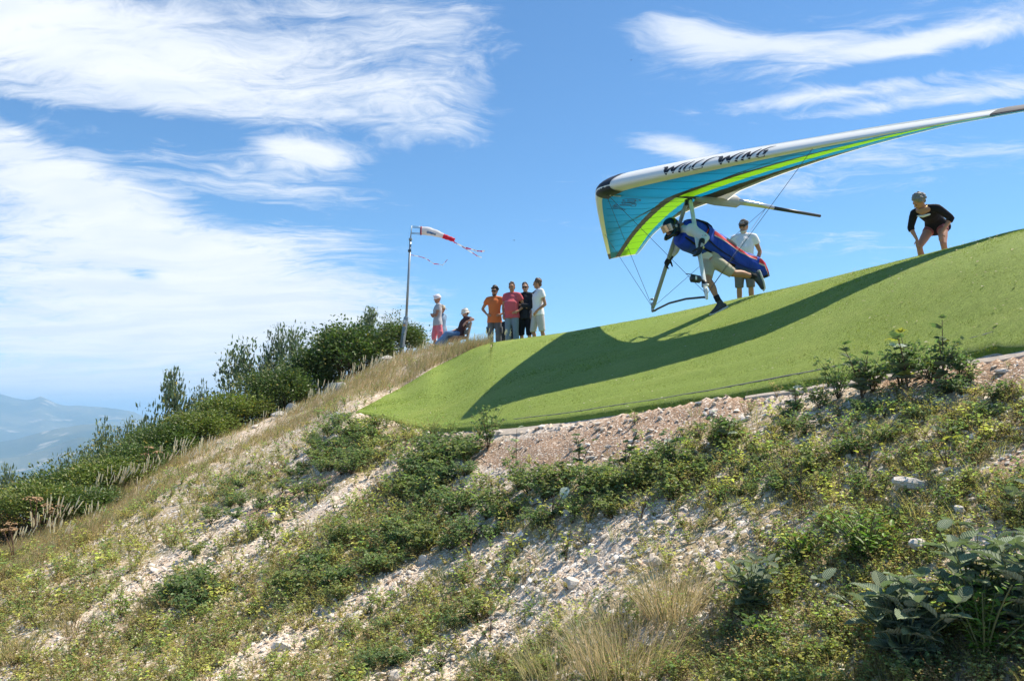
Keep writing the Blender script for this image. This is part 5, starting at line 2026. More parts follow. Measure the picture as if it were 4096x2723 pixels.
# ------------------------------------------------------------------ leaf and grass geometry
def leaf_material(name, trans=.32, under=.55, rough=.55, spec=.35, veins=False, useattr=True, col=(.05, .09, .03), glow=(1.25, 1.5, .75)):
    m, k, out = new_mat(name)
    geo = k.node('ShaderNodeNewGeometry')
    if useattr:
        base = k.node('ShaderNodeAttribute', attribute_name='tint').outputs['Color']
    else:
        oi = k.node('ShaderNodeObjectInfo')
        base = k.mix(oi.outputs['Random'], (*[v * .72 for v in col], 1), (*[v * 1.35 for v in col], 1))
    co = k.coord()
    nrm = None
    if veins:
        sx = k.node('ShaderNodeSeparateXYZ')
        k.link(co, sx.inputs[0])
        ph = k.math('ADD', k.math('MULTIPLY', sx.outputs[1], 9.0), k.math('MULTIPLY', k.math('ABSOLUTE', sx.outputs[0]), -7.0))
        vn = k.math('ABSOLUTE', k.math('SINE', k.math('MULTIPLY', ph, math.pi)))
        mid = k.smooth(k.math('ABSOLUTE', sx.outputs[0]), .0, .035)
        line = k.math('MULTIPLY', k.smooth(vn, .0, .22), mid)
        base = k.mix(line, k.mix(1.0, base, (1.9, 1.8, 1.7, 1), 'MULTIPLY'), base)
        nrm = k.bump(k.math('MULTIPLY', k.smooth(vn, 0, .8), mid), .7, .012)
    pale = k.mix(under, base, (.40, .45, .38, 1))
    c = k.mix(geo.outputs['Backfacing'], base, pale)
    p = principled(k, out, c, rough, 0, spec, nrm)
    t = k.node('ShaderNodeBsdfTranslucent')
    k.link(k.mix(1.0, base, (*glow, 1), 'MULTIPLY'), t.inputs[0])
    mx = k.node('ShaderNodeMixShader')
    mx.inputs[0].default_value = trans
    k.link(p.outputs[0], mx.inputs[1])
    k.link(t.outputs[0], mx.inputs[2])
    k.link(mx.outputs[0], out.inputs[0])
    return m


M_LEAF = leaf_material('bramble_leaf', .40, .50)
M_LEAFS = leaf_material('shrub_leaf', .25, .18, .45)
M_HERB = leaf_material('herb_leaf', .48, .25)
M_GRASS = leaf_material('grass_blade', .35, 0.0, .6, glow=(1.1, 1.05, .95))
M_STEM = simple('brown_stem', (.13, .075, .045), .8)
M_STEMG = simple('green_stem', (.12, .13, .05), .8)
M_DRY = simple('dry_stalk', (.33, .22, .12), .9)


def unit(v):
    return v / np.maximum(np.linalg.norm(v, axis=-1, keepdims=True), 1e-9)


def leaf_arrays(P, D, N, L, W, col, six=True, fold=.18, droop=.15):
    """folded leaves -> verts, quads/tris, colours"""
    n = len(P)
    D = unit(D)
    N = unit(N - D * (N * D).sum(1, keepdims=True))
    S = np.cross(D, N)
    L, W = L[:, None], W[:, None]
    if six:
        pts = [P, P + D * L * .30 + S * W * .5 + N * W * fold, P + D * L * .70 + S * W * .40 + N * W * fold - N * L * droop * .4, P + D * L - N * L * droop,
               P + D * L * .70 - S * W * .40 + N * W * fold - N * L * droop * .4, P + D * L * .30 - S * W * .5 + N * W * fold]
        V = np.stack(pts, 1).reshape(-1, 3)
        b = np.arange(n)[:, None] * 6
        Q = np.concatenate([b + np.array([[0, 1, 2, 3]]), b + np.array([[0, 3, 4, 5]])])
        return V, Q, np.repeat(col, 6, 0)
    pts = [P, P + D * L * .45 + S * W * .5 + N * W * fold, P + D * L, P + D * L * .45 - S * W * .5 + N * W * fold]
    V = np.stack(pts, 1).reshape(-1, 3)
    b = np.arange(n)[:, None] * 4
    return V, b + np.array([[0, 1, 2, 3]]), np.repeat(col, 4, 0)


def blade_arrays(P, D0, bend, L, W, col, nseg=4):
    """grass blades: start P, first direction D0, bent along 'bend'"""
    n = len(P)
    D0 = unit(D0)
    S = unit(np.cross(D0, rng.normal(size=(n, 3))))
    V = []
    for i in range(nseg + 1):
        t = i / nseg
        c = P + (D0 * t + bend * t * t) * L[:, None]
        w = (W * (1 - t * .92))[:, None] * .5
        V += [c + S * w, c - S * w]
    V = np.stack(V, 1)
    m = (nseg + 1) * 2
    b = np.arange(n)[:, None] * m
    Q = np.concatenate([b + np.array([[2 * i, 2 * i + 1, 2 * i + 3, 2 * i + 2]]) for i in range(nseg)])
    return V.reshape(-1, 3), Q, np.repeat(col, m, 0)


class Arr:
    def __init__(self):
        self.V, self.Q, self.C, self.n = [], [], [], 0

    def add(self, V, Q, Cc):
        self.V.append(V)
        self.Q.append(Q + self.n)
        self.C.append(Cc)
        self.n += len(V)

    def get(self):
        return np.concatenate(self.V), np.concatenate(self.Q), np.concatenate(self.C)

    def mesh(self, name, mat):
        V, Q, Cc = self.get()
        return np_mesh(name, V, None, Q, Cc, False, mat)


def jitter(col, n, v=.25, yellow=0.0, ycol=(.26, .22, .04)):
    c = np.array(col)[None] * (1 + rng.uniform(-v, v, (n, 1))) * (1 + rng.uniform(-.08, .08, (n, 3)))
    y = rng.random(n) < yellow
    c[y] = np.array(ycol)[None] * (1 + rng.uniform(-.3, .2, (y.sum(), 1)))
    return np.clip(c, .004, .9)


def tube_arrays(paths, r, col):
    """thin three-sided stems; paths (n, k, 3)"""
    n, kk = paths.shape[:2]
    off = np.array([[1, 0, 0], [-.5, .87, 0], [-.5, -.87, 0]])
    rad = np.linspace(1, .45, kk)[None, :, None, None] * r
    V = (paths[:, :, None, :] + off[None, None] * rad).reshape(-1, 3)
    b = np.arange(n)[:, None, None] * kk * 3 + np.arange(kk - 1)[None, :, None] * 3
    Q = np.concatenate([(b + np.array([j, (j + 1) % 3, 3 + (j + 1) % 3, 3 + j])[None, None]).reshape(-1, 4) for j in range(3)])
    return V, Q, np.tile(np.array(col), (len(V), 1))


def canes(n, h, spread, arch=.5, k=6):
    """arching stems from one root -> paths (n,k,3)"""
    az = rng.uniform(0, 2 * math.pi, n)
    out = rng.uniform(.25, 1, n) * spread
    hh = h * rng.uniform(.55, 1.05, n)
    t = np.linspace(0, 1, k)[None]
    r = out[:, None] * t ** 1.2
    z = hh[:, None] * (t * (1 + arch) - arch * t * t)
    return np.stack([np.cos(az)[:, None] * r, np.sin(az)[:, None] * r, z], -1)


def bramble_arrays(h=.34, spread=.36, nc=16, per=7, leaf=.042, col=(.042, .085, .024), yellow=.05, var=.35):
    A = Arr()
    p = canes(nc, h, spread)
    t = rng.uniform(.25, 1.0, (nc, per))
    i0 = np.minimum((t * 5).astype(int), 4)
    f = t * 5 - i0
    r = np.arange(nc)[:, None]
    Pp = (p[r, i0] * (1 - f[..., None]) + p[r, i0 + 1] * f[..., None]).reshape(-1, 3)
    n = len(Pp)
    az = rng.uniform(0, 2 * math.pi, n)
    pd = np.stack([np.cos(az), np.sin(az), rng.uniform(.1, .8, n)], 1)
    pl_ = rng.uniform(.5, 1.3, n)[:, None] * leaf
    tips = Pp + unit(pd) * pl_
    for dth in (-1.0, 0, 1.0):
        a2 = az + dth + rng.uniform(-.25, .25, n)
        D = np.stack([np.cos(a2), np.sin(a2), rng.uniform(-.5, .25, n)], 1)
        N = np.stack([rng.normal(0, .45, n), rng.normal(0, .45, n), np.ones(n)], 1)
        sz = leaf * rng.uniform(.7, 1.25, n) * (1.15 if dth == 0 else .9)
        A.add(*leaf_arrays(tips, D, N, sz, sz * .66, jitter(col, n, var, yellow)))
    S = Arr()
    S.add(*tube_arrays(p, .0035, (.10, .07, .04)))
    return A, S


def herb_arrays(h=.20, spread=.16, nc=9, per=8, leaf=.022, col=(.10, .12, .032), yellow=.10, var=.4):
    A = Arr()
    p = canes(nc, h, spread, .2)
    t = rng.uniform(.15, 1.0, (nc, per))
    i0 = np.minimum((t * 5).astype(int), 4)
    f = t * 5 - i0
    r = np.arange(nc)[:, None]
    Pp = (p[r, i0] * (1 - f[..., None]) + p[r, i0 + 1] * f[..., None]).reshape(-1, 3)
    n = len(Pp)
    az = rng.uniform(0, 2 * math.pi, n)
    D = np.stack([np.cos(az), np.sin(az), rng.uniform(-.2, .7, n)], 1)
    N = np.stack([rng.normal(0, .5, n), rng.normal(0, .5, n), np.ones(n)], 1)
    sz = leaf * rng.uniform(.6, 1.4, n)
    A.add(*leaf_arrays(Pp, D, N, sz, sz * .6, jitter(col, n, var, yellow * .6, (.36, .33, .09))))
    A.add(*tube_arrays(p, .0022, (.17, .10, .055)))
    return A


def tuft_arrays(nb=60, h=.35, spread=.10, col=(.40, .32, .16), green=.3, lean=(.15, 0), w=.004, gcol=(.16, .19, .06)):
    az = rng.uniform(0, 2 * math.pi, nb)
    rr = np.sqrt(rng.random(nb)) * spread * .5
    P = np.stack([np.cos(az) * rr, np.sin(az) * rr, np.zeros(nb) - .02], 1)
    out = rng.uniform(.05, .6, nb)
    D = np.stack([np.cos(az) * out, np.sin(az) * out, np.ones(nb)], 1)
    bend = np.stack([np.cos(az) * out * .5 + lean[0] + rng.normal(0, .12, nb), np.sin(az) * out * .5 + lean[1] + rng.normal(0, .12, nb), -rng.uniform(.05, .4, nb)], 1)
    c = jitter(col, nb, .25)
    g = rng.random(nb) < green
    c[g] = jitter(gcol, int(g.sum()), .25)
    A = Arr()
    A.add(*blade_arrays(P, D, bend, h * rng.uniform(.5, 1.1, nb), np.full(nb, w), c))
    return A


def plume_arrays(ns=15, h=.62, spread=.20, lean=(.20, 0)):
    """tall grass stalks with pale feathery heads"""
    A = tuft_arrays(50, .36, spread, (.36, .33, .14), .55, lean, .0045)
    az = rng.uniform(0, 2 * math.pi, ns)
    rr = np.sqrt(rng.random(ns)) * spread * .5
    P = np.stack([np.cos(az) * rr, np.sin(az) * rr, np.zeros(ns)], 1)
    D = unit(np.stack([np.cos(az) * .18, np.sin(az) * .18, np.ones(ns)], 1))
    L = h * rng.uniform(.65, 1.1, ns)
    bend = np.stack([np.full(ns, lean[0]) * rng.uniform(.4, 1.2, ns), rng.normal(0, .06, ns), -rng.uniform(.02, .1, ns)], 1)
    A.add(*blade_arrays(P, D, bend, L, np.full(ns, .004), jitter((.42, .36, .20), ns, .15)))
    for (t0, ll) in ((.72, .30), (.80, .24)):
        q = P + (D * t0 + bend * t0 * t0) * L[:, None]
        dd = unit(D + bend * 2 * t0)
        m = 3
        for j in range(m):
            nrm = rng.normal(size=(ns, 3))
            V, Q, Cc = leaf_arrays(q, dd, nrm, L * ll, np.full(ns, .017), jitter((.90, .84, .68), ns, .08), True, .05, -.02)
            A.add(V, Q, Cc)
    return A


def shrub_arrays(kind, w=1.9, h=1.7, nl=3000):
    """crown of many leaves in uneven clumps, with limbs; base at z = 0"""
    A, S = Arr(), Arr()
    if kind == 'dense':
        ncl, lf, col, yl = 90, .070, (.090, .135, .036), .03
    elif kind == 'green':
        ncl, lf, col, yl = 80, .068, (.15, .19, .045), .06
    elif kind == 'rust':
        ncl, lf, col, yl = 45, .055, (.19, .125, .045), .15
    else:
        ncl, lf, col, yl = 44, .100, (.135, .17, .10), .02
    u = rng.normal(size=(ncl, 3))
    u = unit(u)
    u[:, 2] = np.abs(u[:, 2]) * 1.0 - .25
    rad = rng.uniform(.30, 1.0, ncl) ** (.6 if kind != 'open' else 1.0)
    cen = np.stack([u[:, 0] * w * .46 * rad, u[:, 1] * w * .42 * rad, h * .42 + u[:, 2] * h * .50 * rad], 1)
    if kind == 'open':                        # upright sprays
        cen[:, 2] = h * rng.uniform(.15, 1.0, ncl) ** .8
        sh = np.clip(np.sin(math.pi * (.16 + .76 * cen[:, 2] / h)), .28, 1) * 1.12
        a_ = rng.uniform(0, 2 * math.pi, ncl)
        cen[:, 0], cen[:, 1] = np.cos(a_) * sh * w * .55 * rad, np.sin(a_) * sh * w * .5 * rad
    cw = rng.uniform(.5, 1.3, ncl)
    idx = rng.choice(ncl, nl, p=cw / cw.sum())
    cs = (rng.uniform(.09, .19, ncl) * w / 1.9)[idx]
    if kind == 'open':
        cs = cs * 1.0
    off = np.clip(rng.normal(size=(nl, 3)), -1.7, 1.7) * cs[:, None]
    if kind == 'open':
        off[:, 2] *= 1.2
    P = cen[idx] + off
    P[:, 2] = np.maximum(P[:, 2], .05 * h)
    outw = unit(P - np.array([0, 0, h * .35]))
    D = unit(outw + rng.normal(size=(nl, 3)) * .7 + np.array([0, 0, .25]))
    N = unit(outw + rng.normal(size=(nl, 3)) * .6 + np.array([0, 0, .5]))
    cc = jitter(col, nl, .30, yl) * (rng.uniform(.75, 1.3, ncl)[idx])[:, None]
    sz = lf * rng.uniform(.65, 1.3, nl)
    A.add(*leaf_arrays(P, D, N, sz, sz * .55, cc, False))
    nb = min(ncl, 26)
    t = np.linspace(0, 1, 5)[None, :, None]
    root = np.stack([rng.normal(0, .07, nb), rng.normal(0, .07, nb), np.full(nb, -.35)], 1)[:, None]
    end = cen[:nb][:, None]
    paths = root * (1 - t) + end * t + np.stack([np.zeros((nb, 5)), np.zeros((nb, 5)), np.sin(t[..., 0] * math.pi) * .1 * np.ones((nb, 1))], -1)
    S.add(*tube_arrays(paths, .018, (.11, .085, .06)))
    if kind == 'open':
        nt = 12
        st = cen[rng.choice(ncl, nt)][:, None]
        en = st + np.stack([rng.normal(0, .12, nt), rng.normal(0, .1, nt), rng.uniform(.15, .32, nt)], 1)[:, None]
        S.add(*tube_arrays(st * (1 - t) + en * t, .005, (.11, .085, .06)))
    return A, S


M_BARK = leaf_material('bark', 0.0, 0.0, .9, .1)


def make_plant(name, parts, loc, rz, sc, label, cat, group=None):
    """a plant thing: an Empty with one mesh per part; meshes are shared"""
    r = empty(name, loc, rz, label, cat, group)
    r.scale = sc if isinstance(sc, tuple) else (sc, sc, sc)
    for nm, me in parts:
        link_obj(nm, me, r)
    return r


# ------------------------------------------------------------------ shrubs along the ridge
SHM = {}
for kind, reps, nl in (('dense', 3, 9000), ('green', 3, 8000), ('open', 4, 3000), ('rust', 1, 1600)):
    for i in range(reps):
        A, S = shrub_arrays(kind, 1.9, 1.7 if kind != 'open' else 2.2, nl)
        SHM[(kind, i)] = (A.mesh('crown', M_LEAFS), S.mesh('stems', M_BARK))
SHRUBS = [  # px centre, top row, width px, depth, kind, label
    (398, 317, 40, 28.0, 'dense', 'dark green bush on the crest directly behind the windsock pole'),
    (352, 320, 66, 27.2, 'dense', 'largest rounded dark green bush, on the ridge left of the windsock pole'),
    (371, 310, 26, 29.5, 'open', 'loose sprig of branches rising above the largest rounded bush'),
    (336, 324, 30, 29.2, 'green', 'mid green bush just behind the left shoulder of the largest rounded bush'),
    (310, 346, 46, 26.8, 'dense', 'dark bush above the ridge boulders, left of the largest rounded bush'),
    (288, 316, 36, 29.0, 'open', 'tallest grey green sapling standing up from the middle of the ridge'),
    (268, 352, 24, 28.8, 'open', 'slender grey green shrub just left of the tallest sapling'),
    (240, 350, 54, 28.0, 'open', 'wide loose grey green shrub left of the tallest sapling'),
    (280, 371, 48, 25.2, 'dense', 'dark glossy bush above the gap in the boulders at mid ridge'),
    (236, 396, 54, 24.0, 'green', 'low light green bush in front of the wide grey shrub'),
    (172, 377, 44, 26.5, 'open', 'full silvery green shrub standing out against the sky beside the mountains'),
    (200, 391, 22, 26.5, 'open', 'narrow silvery shrub beside the full silvery shrub'),
    (205, 414, 54, 22.8, 'green', 'broad low green bush at the foot of the silvery shrubs'),
    (137, 410, 32, 24.5, 'open', 'ragged grey shrub with bare twigs in front of the hills'),
    (166, 432, 46, 21.6, 'dense', 'dark green bush behind the plumes of the middle grass'),
    (108, 432, 34, 23.5, 'open', 'grey green shrub rising before the rounded foothill'),
    (139, 452, 46, 20.2, 'dense', 'dark low bush beside the single dried umbel stalks'),
    (84, 442, 30, 22.5, 'open', 'thin grey shrub with a dead twig on top'),
    (116, 464, 48, 19.2, 'green', 'olive bush below the ragged grey shrub'),
    (90, 474, 44, 18.6, 'green', 'olive green bush above the left feather grass'),
    (64, 460, 24, 21.0, 'open', 'small pointed shrub in front of the valley towns'),
    (56, 474, 44, 18.4, 'dense', 'dark bush behind the left group of dried umbels'),
    (8, 470, 20, 20.0, 'open', 'slim shrub at the left edge of the view'),
    (26, 491, 46, 18.0, 'rust', 'rusty brown bush in front of the valley at the far left'),
    (40, 487, 50, 17.0, 'green', 'bright green bush by the dried umbels at the far left'),
    (10, 516, 54, 16.6, 'rust', 'rusty olive bush lowest at the left edge of the view'),
    (-22, 500, 50, 18.0, 'dense', 'dark bush cut off by the left edge of the view'),
    (78, 494, 50, 17.2, 'dense', 'dark green bush behind the plumes of the left feather grass')]
for i, (px, pyt, wd, Y, kind, lab) in enumerate(SHRUBS):
    if kind != 'open':
        Y -= 1.5
        wd *= 1.2
        if px < 310:
            pyt -= 7
        if px < 185:
            pyt -= 5
            wd *= 1.15
    t = P3(px, pyt, Y)
    gz = float(hz(t.x, t.y)) - .05
    hgt = t.z - gz
    reps = {'dense': 3, 'green': 3, 'open': 4, 'rust': 1}[kind]
    me = SHM[(kind, i % reps)]
    sw = wd * 1.28 / F * Y / 1.75
    base_h = 1.56 if kind != 'open' else 2.35
    sz = hgt / base_h
    if sz > sw * 1.9 and kind != 'open':      # tall on a steep bank: lift it on its stems
        gz = t.z - base_h * sw * 1.5
        sz = sw * 1.5
    make_plant('bush' if kind != 'open' else 'shrub', [('crown', me[0]), ('stems', me[1])], (t.x, t.y, gz), rng.uniform(0, 6.28), (sw, sw, sz), lab, 'shrub', 'bushes and shrubs along the ridge')
# dark undergrowth between the ridge bushes: one mass nobody could count
A = Arr()
n = 34000
pxs_ = rng.uniform(-60, 400, n)
cpy = np.interp(pxs_, [-150, 0, 100, 200, 300, 356, 400], [595, 547, 503, 445, 404, 376, 355])
Yc = np.interp(pxs_, [-150, 0, 100, 200, 300, 356, 400], [15, 15.5, 17.5, 21, 24, 25, 25.3])
Yq = Yc + rng.uniform(.1, 3.4, n)
aq = (pxs_ - 512) / F
xq = aq * Yq
zq = hz(xq, Yq) + rng.uniform(0, 1, n) ** 1.3 * (.6 + 1.6 * fbm(xq, Yq, .6, 3, 4))
D = unit(rng.normal(size=(n, 3)) + np.array([0, -.4, .5]))
N = unit(rng.normal(size=(n, 3)) * .7 + np.array([0, -.4, .8]))
sz = .06 * rng.uniform(.6, 1.4, n)
A.add(*leaf_arrays(np.stack([xq, Yq, zq], 1), D, N, sz, sz * .6, jitter((.13, .155, .045), n, .4, .08), False))
tag(link_obj('undergrowth', A.mesh('undergrowth', M_LEAFS)), 'low dark undergrowth between the bushes on the ridge', 'undergrowth', None, 'stuff')
# ------------------------------------------------------------------ stones
def stone_mesh(seed, sub=1, flat=.62):
    import bmesh
    r = random.Random(seed)
    bm = bmesh.new()
    bmesh.ops.create_icosphere(bm, subdivisions=sub, radius=.5)
    cuts = [(Vector((r.gauss(0, 1), r.gauss(0, 1), r.gauss(0, 1))).normalized(), r.uniform(.24, .42)) for _ in range(9)]
    for v in bm.verts:
        for nrm, d in cuts:                   # planes shave the ball into a broken block
            k_ = v.co.dot(nrm) - d
            if k_ > 0:
                v.co -= nrm * k_
        v.co += Vector((r.gauss(0, .018), r.gauss(0, .018), r.gauss(0, .018)))
        v.co.z *= flat
        v.co.x *= 1.15
    me = bpy.data.meshes.new('stone')
    bm.to_mesh(me)
    bm.free()
    return me


def stone_mat(name, lo, hi):
    m, k, out = new_mat(name)
    co = k.coord()
    oi = k.node('ShaderNodeObjectInfo')
    n = k.noise(co, 5, 6, .65)
    c = k.mix(n, (*lo, 1), (*hi, 1))
    c = k.mix(k.math('MULTIPLY', oi.outputs['Random'], .35), c, (.50, .40, .30, 1))
    principled(k, out, c, .92, 0, .2, k.bump(k.noise(co, 16, 5, .7), .5, .03))
    return m


M_STONE = stone_mat('pale_limestone', (.64, .57, .49), (.84, .78, .70))
M_ROCK = stone_mat('grey_limestone', (.36, .345, .32), (.66, .63, .59))
STM = [stone_mesh(i, 2 if i < 6 else 1, .62 if i % 3 else .42) for i in range(14)]
RKM = []
for me in STM[:6]:
    c = me.copy()
    c.materials.append(M_ROCK)
    RKM.append(c)
for me in STM:
    me.materials.append(M_STONE)
ROCKS = [  # px, py, width px, height px, rock or stone, label
    (279, 413, 17, 10, 1, 'grey boulder lowest in the row of boulders under the ridge bushes'), (292, 406, 13, 8, 1, 'flat grey boulder next up from the lowest boulder of the row'),
    (313, 394, 20, 10, 1, 'widest pale boulder in the middle of the row under the bushes'), (303, 398, 11, 9, 1, 'dark sided boulder against the left end of the widest boulder'),
    (331, 386, 13, 11, 1, 'upright grey rock below the largest rounded bush'), (341, 384, 15, 11, 1, 'grey rock slab leaning at the right end of the boulder row'),
    (387, 357, 15, 8, 1, 'pale broken rock by the foot of the windsock pole'), (339, 416, 16, 11, 0, 'rounded pale boulder at the left corner of the turf'),
    (255, 426, 9, 4, 0, 'small white slab in the dry grass left of the boulder row'), (232, 447, 12, 4, 0, 'flat white slab on the bare path among the dry grass'),
    (221, 442, 9, 4, 0, 'small flat stone beside the white slab on the bare path'), (119, 500, 12, 7, 1, 'grey stone half hidden in the left feather grass'),
    (444, 353, 8, 6, 0, 'pale stone in the dry grass below the bench'), (910, 491, 34, 11, 0, 'large flat white slab lying in the low plants at the right'),
    (918, 554, 19, 12, 0, 'angular white rock beside the bright green bush at the lower right'), (593, 557, 11, 14, 0, 'upright white stone standing in the middle of the white scree'),
    (653, 570, 17, 12, 0, 'blocky white rock at the right of the scree by the dry grass clump'), (573, 580, 19, 12, 0, 'large pale stone low in the white scree'),
    (358, 613, 22, 10, 0, 'long white rock below the centre in the scree'), (282, 645, 20, 10, 0, 'cream stone at the bottom left of the centre scree'),
    (396, 674, 17, 11, 0, 'square white block at the bottom edge of the view'), (568, 510, 10, 10, 0, 'small pale stone under the silvery leaves'),
    (1002, 370, 14, 6, 0, 'flat white stone on the soil at the right edge under the turf'), (960, 515, 12, 9, 0, 'white stone right of the large flat slab')]
rk = random.Random(3)
for i, (px, py, wd, hh, rocky, lab) in enumerate(ROCKS):
    p, ok = ground_at([px], [py + hh * .35])
    p = p[0]
    sx = wd / F * p[1] / 1.05
    sz = hh / F * p[1] / .5
    o = link_obj('boulder' if rocky else 'rock', (RKM if rocky else STM)[i % 6])
    o.location = (p[0], p[1], p[2] + sz * (.10 if py < 480 or px < 640 else .55))
    o.scale = (sx, sx * .8, sz * (1 if py < 480 or px < 640 else .9))
    o.rotation_euler = (rk.uniform(-.2, .2), rk.uniform(-.2, .2), rk.uniform(-.4, .4))
    tag(o, lab, 'rock', 'single rocks on the hillside')
# loose stones big enough to pick out one by one
cand = 9000
px = rng.uniform(0, 1024, cand)
py = rng.uniform(400, 690, cand)
P, ok = ground_at(px, py, 24)
sc_ = scree_at(px, py)
keep = ok & ~on_turf(P[:, 0], P[:, 1], .25) & (P[:, 1] < 13) & (rng.random(cand) < (.14 + .8 * np.clip(sc_, 0, 1)) * np.clip((13 - P[:, 1]) / 7, .12, 1))
idx = np.nonzero(keep)[0][:255]
SPOT = ['in the leftmost scree run', 'in the upper gravel strip left of centre', 'in the scree run left of the main one', 'in the main white scree', 'below the left turf corner', 'in the white gravel at the right edge', 'on the gravel along the turf border', 'at the lower edge of the brown soil', 'on the bare path by the boulders']
for i in idx:
    p = P[i]
    wpx = rng.uniform(4.5, 9.5) * (1.4 if rng.random() < .2 else 1)
    sx = min(wpx / F * p[1], .105)
    o = link_obj('stone', STM[int(rng.integers(0, 14))])
    o.location = (p[0], p[1], p[2] + sx * .16)
    o.scale = (sx * rng.uniform(.85, 1.3), sx * rng.uniform(.7, 1.1), sx * rng.uniform(.8, 1.3))
    o.rotation_euler = tuple(rng.uniform(-.5, .5, 2)) + (rng.uniform(0, 6.28),)
    sv_ = [near_line(a_, b_, px[i:i + 1], py[i:i + 1])[0] for a_, b_ in SCREE]
    where = SPOT[int(np.argmax(sv_))] if max(sv_) > .1 else ('among the weeds at the right' if px[i] > 640 else 'among the weeds in the middle' if px[i] > 330 else 'among the weeds at the left')
    tag(o, ('bigger' if sx / p[1] * F > 6.6 else 'smaller') + ' loose pale limestone fragment ' + where, 'stone', 'loose stones on the scree')
# gravel: everything smaller
ico = [np.array([v.co[:] for v in me.vertices]) for me in STM[6:14]]
icof = [np.array([p.vertices[:] for p in me.polygons]) for me in STM[6:14]]
cand = 70000
px = rng.uniform(-30, 1054, cand)
py = rng.uniform(340, 690, cand)
P, ok = ground_at(px, py, 26)
sc_ = scree_at(px, py)
so_ = soil_at(px, py)
nzv = fbm(P[:, 0], P[:, 1], 1.7, 3, 55)
prob = np.clip(.30 + .45 * (nzv > .53) + sc_ * .75, 0, 1) * (1 - .75 * np.clip(so_, 0, 1))
keep = ok & ~on_turf(P[:, 0], P[:, 1], .12) & (rng.random(cand) < prob * .52)
P = P[keep]
n = len(P)
size = np.exp(rng.normal(math.log(.019), .55, n)).clip(.006, .060) * np.clip(P[:, 1] / 6, .75, 1.5)
VV, TT, CC, base_ = [], [], [], 0
pal = np.array([(.80, .73, .64), (.70, .59, .47), (.84, .79, .72), (.56, .51, .45), (.70, .55, .41), (.66, .47, .34)])
for vi in range(8):
    s_ = np.arange(n) % 8 == vi
    m = int(s_.sum())
    v = ico[vi]
    ang = rng.uniform(0, 6.28, m)
    ca, sa = np.cos(ang)[:, None], np.sin(ang)[:, None]
    tilt = rng.normal(0, .35, (m, 1))
    sc3 = size[s_][:, None, None] * rng.uniform(.7, 1.4, (m, 1, 3))
    w_ = v[None] * sc3
    x_, y_, z_ = w_[..., 0], w_[..., 1], w_[..., 2]
    z_ = z_ + x_ * tilt
    W_ = np.stack([x_ * ca - y_ * sa, x_ * sa + y_ * ca, z_], -1) + P[s_][:, None] + np.array([0, 0, 1]) * (size[s_] * .16)[:, None, None]
    VV.append(W_.reshape(-1, 3))
    f = icof[vi]
    TT.append((f[None] + (np.arange(m) * len(v))[:, None, None]).reshape(-1, 3) + base_)
    pc = pal[rng.choice(6, m, p=[.30, .20, .20, .12, .12, .06])] * rng.uniform(.8, 1.1, (m, 1))
    CC.append(np.repeat(pc, len(v), 0))
    base_ += m * len(v)
m_grav, k, out = new_mat('gravel')
at_ = k.node('ShaderNodeAttribute', attribute_name='tint').outputs['Color']
nn = k.noise(k.coord(), 60, 4, .6)
principled(k, out, k.mix(k.math('MULTIPLY', nn, .35), at_, (.30, .27, .23, 1)), .95, 0, .15)
gm = np_mesh('gravel', np.concatenate(VV), np.concatenate(TT), None, np.concatenate(CC), False, m_grav)
tag(link_obj('gravel', gm), 'pale angular gravel strewn over the slope', 'gravel', None, 'stuff')

# ------------------------------------------------------------------ low plants over the slope (nobody could count them)
cand = 24000
px = rng.uniform(-40, 1064, cand)
py = 350 + 345 * rng.random(cand) ** .85
P, ok = ground_at(px, py, 27)
sc_ = scree_at(px, py)
so_ = soil_at(px, py)
nzv = fbm(P[:, 0] + .35 * P[:, 1], P[:, 1], .9, 3, 21)
cpy = np.interp(px, [-150, 0, 100, 200, 300, 356, 434, 490, 520], [595, 547, 503, 445, 404, 376, 348, 343, 430])
grassy = (py < cpy + 16) & (px < 500)
turf_edge = on_turf(P[:, 0], P[:, 1], .12)
prob = np.clip(.85 - .72 * np.clip(sc_ * 1.1, 0, 1) - 1.2 * np.clip(so_, 0, 1), .02, 1) * np.clip((nzv - .30) * 4, .25, 1)
prob = np.where(grassy, prob * .5, prob) * np.where((px < 340) & (py < cpy + 70), 1.5, 1) * np.interp(px, [450, 800], [1, .60]) * np.interp(py, [480, 640], [1, .8])
keep = ok & ~turf_edge & (rng.random(cand) < prob)
P, pxk, pyk = P[keep], px[keep], py[keep]
n = len(P)
HT = [herb_arrays(h=.18, col=(0.419, 0.393, 0.152)), herb_arrays(h=.24, nc=7, per=9, col=(0.298, 0.330, 0.135), yellow=.05), herb_arrays(h=.13, spread=.2, col=(0.500, 0.408, 0.179), yellow=.12),
      herb_arrays(h=.28, nc=6, per=10, leaf=.018, col=(0.500, 0.358, 0.205), yellow=.12), herb_arrays(h=.2, leaf=.034, per=5, col=(0.340, 0.376, 0.154), yellow=.1), herb_arrays(h=.22, leaf=.03, per=6, col=(0.218, 0.314, 0.125), yellow=.03),
      herb_arrays(h=.15, nc=12, leaf=.016, col=(0.398, 0.314, 0.179), yellow=.05), herb_arrays(h=.3, nc=5, per=7, leaf=.040, col=(0.500, 0.500, 0.154), yellow=.30),
      tuft_arrays(26, .24, .12, (.46, .38, .20), .35, (.10, 0), .0045), tuft_arrays(20, .32, .10, (.50, .40, .22), .2, (.12, 0), .0035)]
HT = [a.get() for a in HT]
tv_ = rng.choice(10, n, p=[.15, .12, .13, .11, .09, .07, .08, .03, .12, .10])
A = Arr()
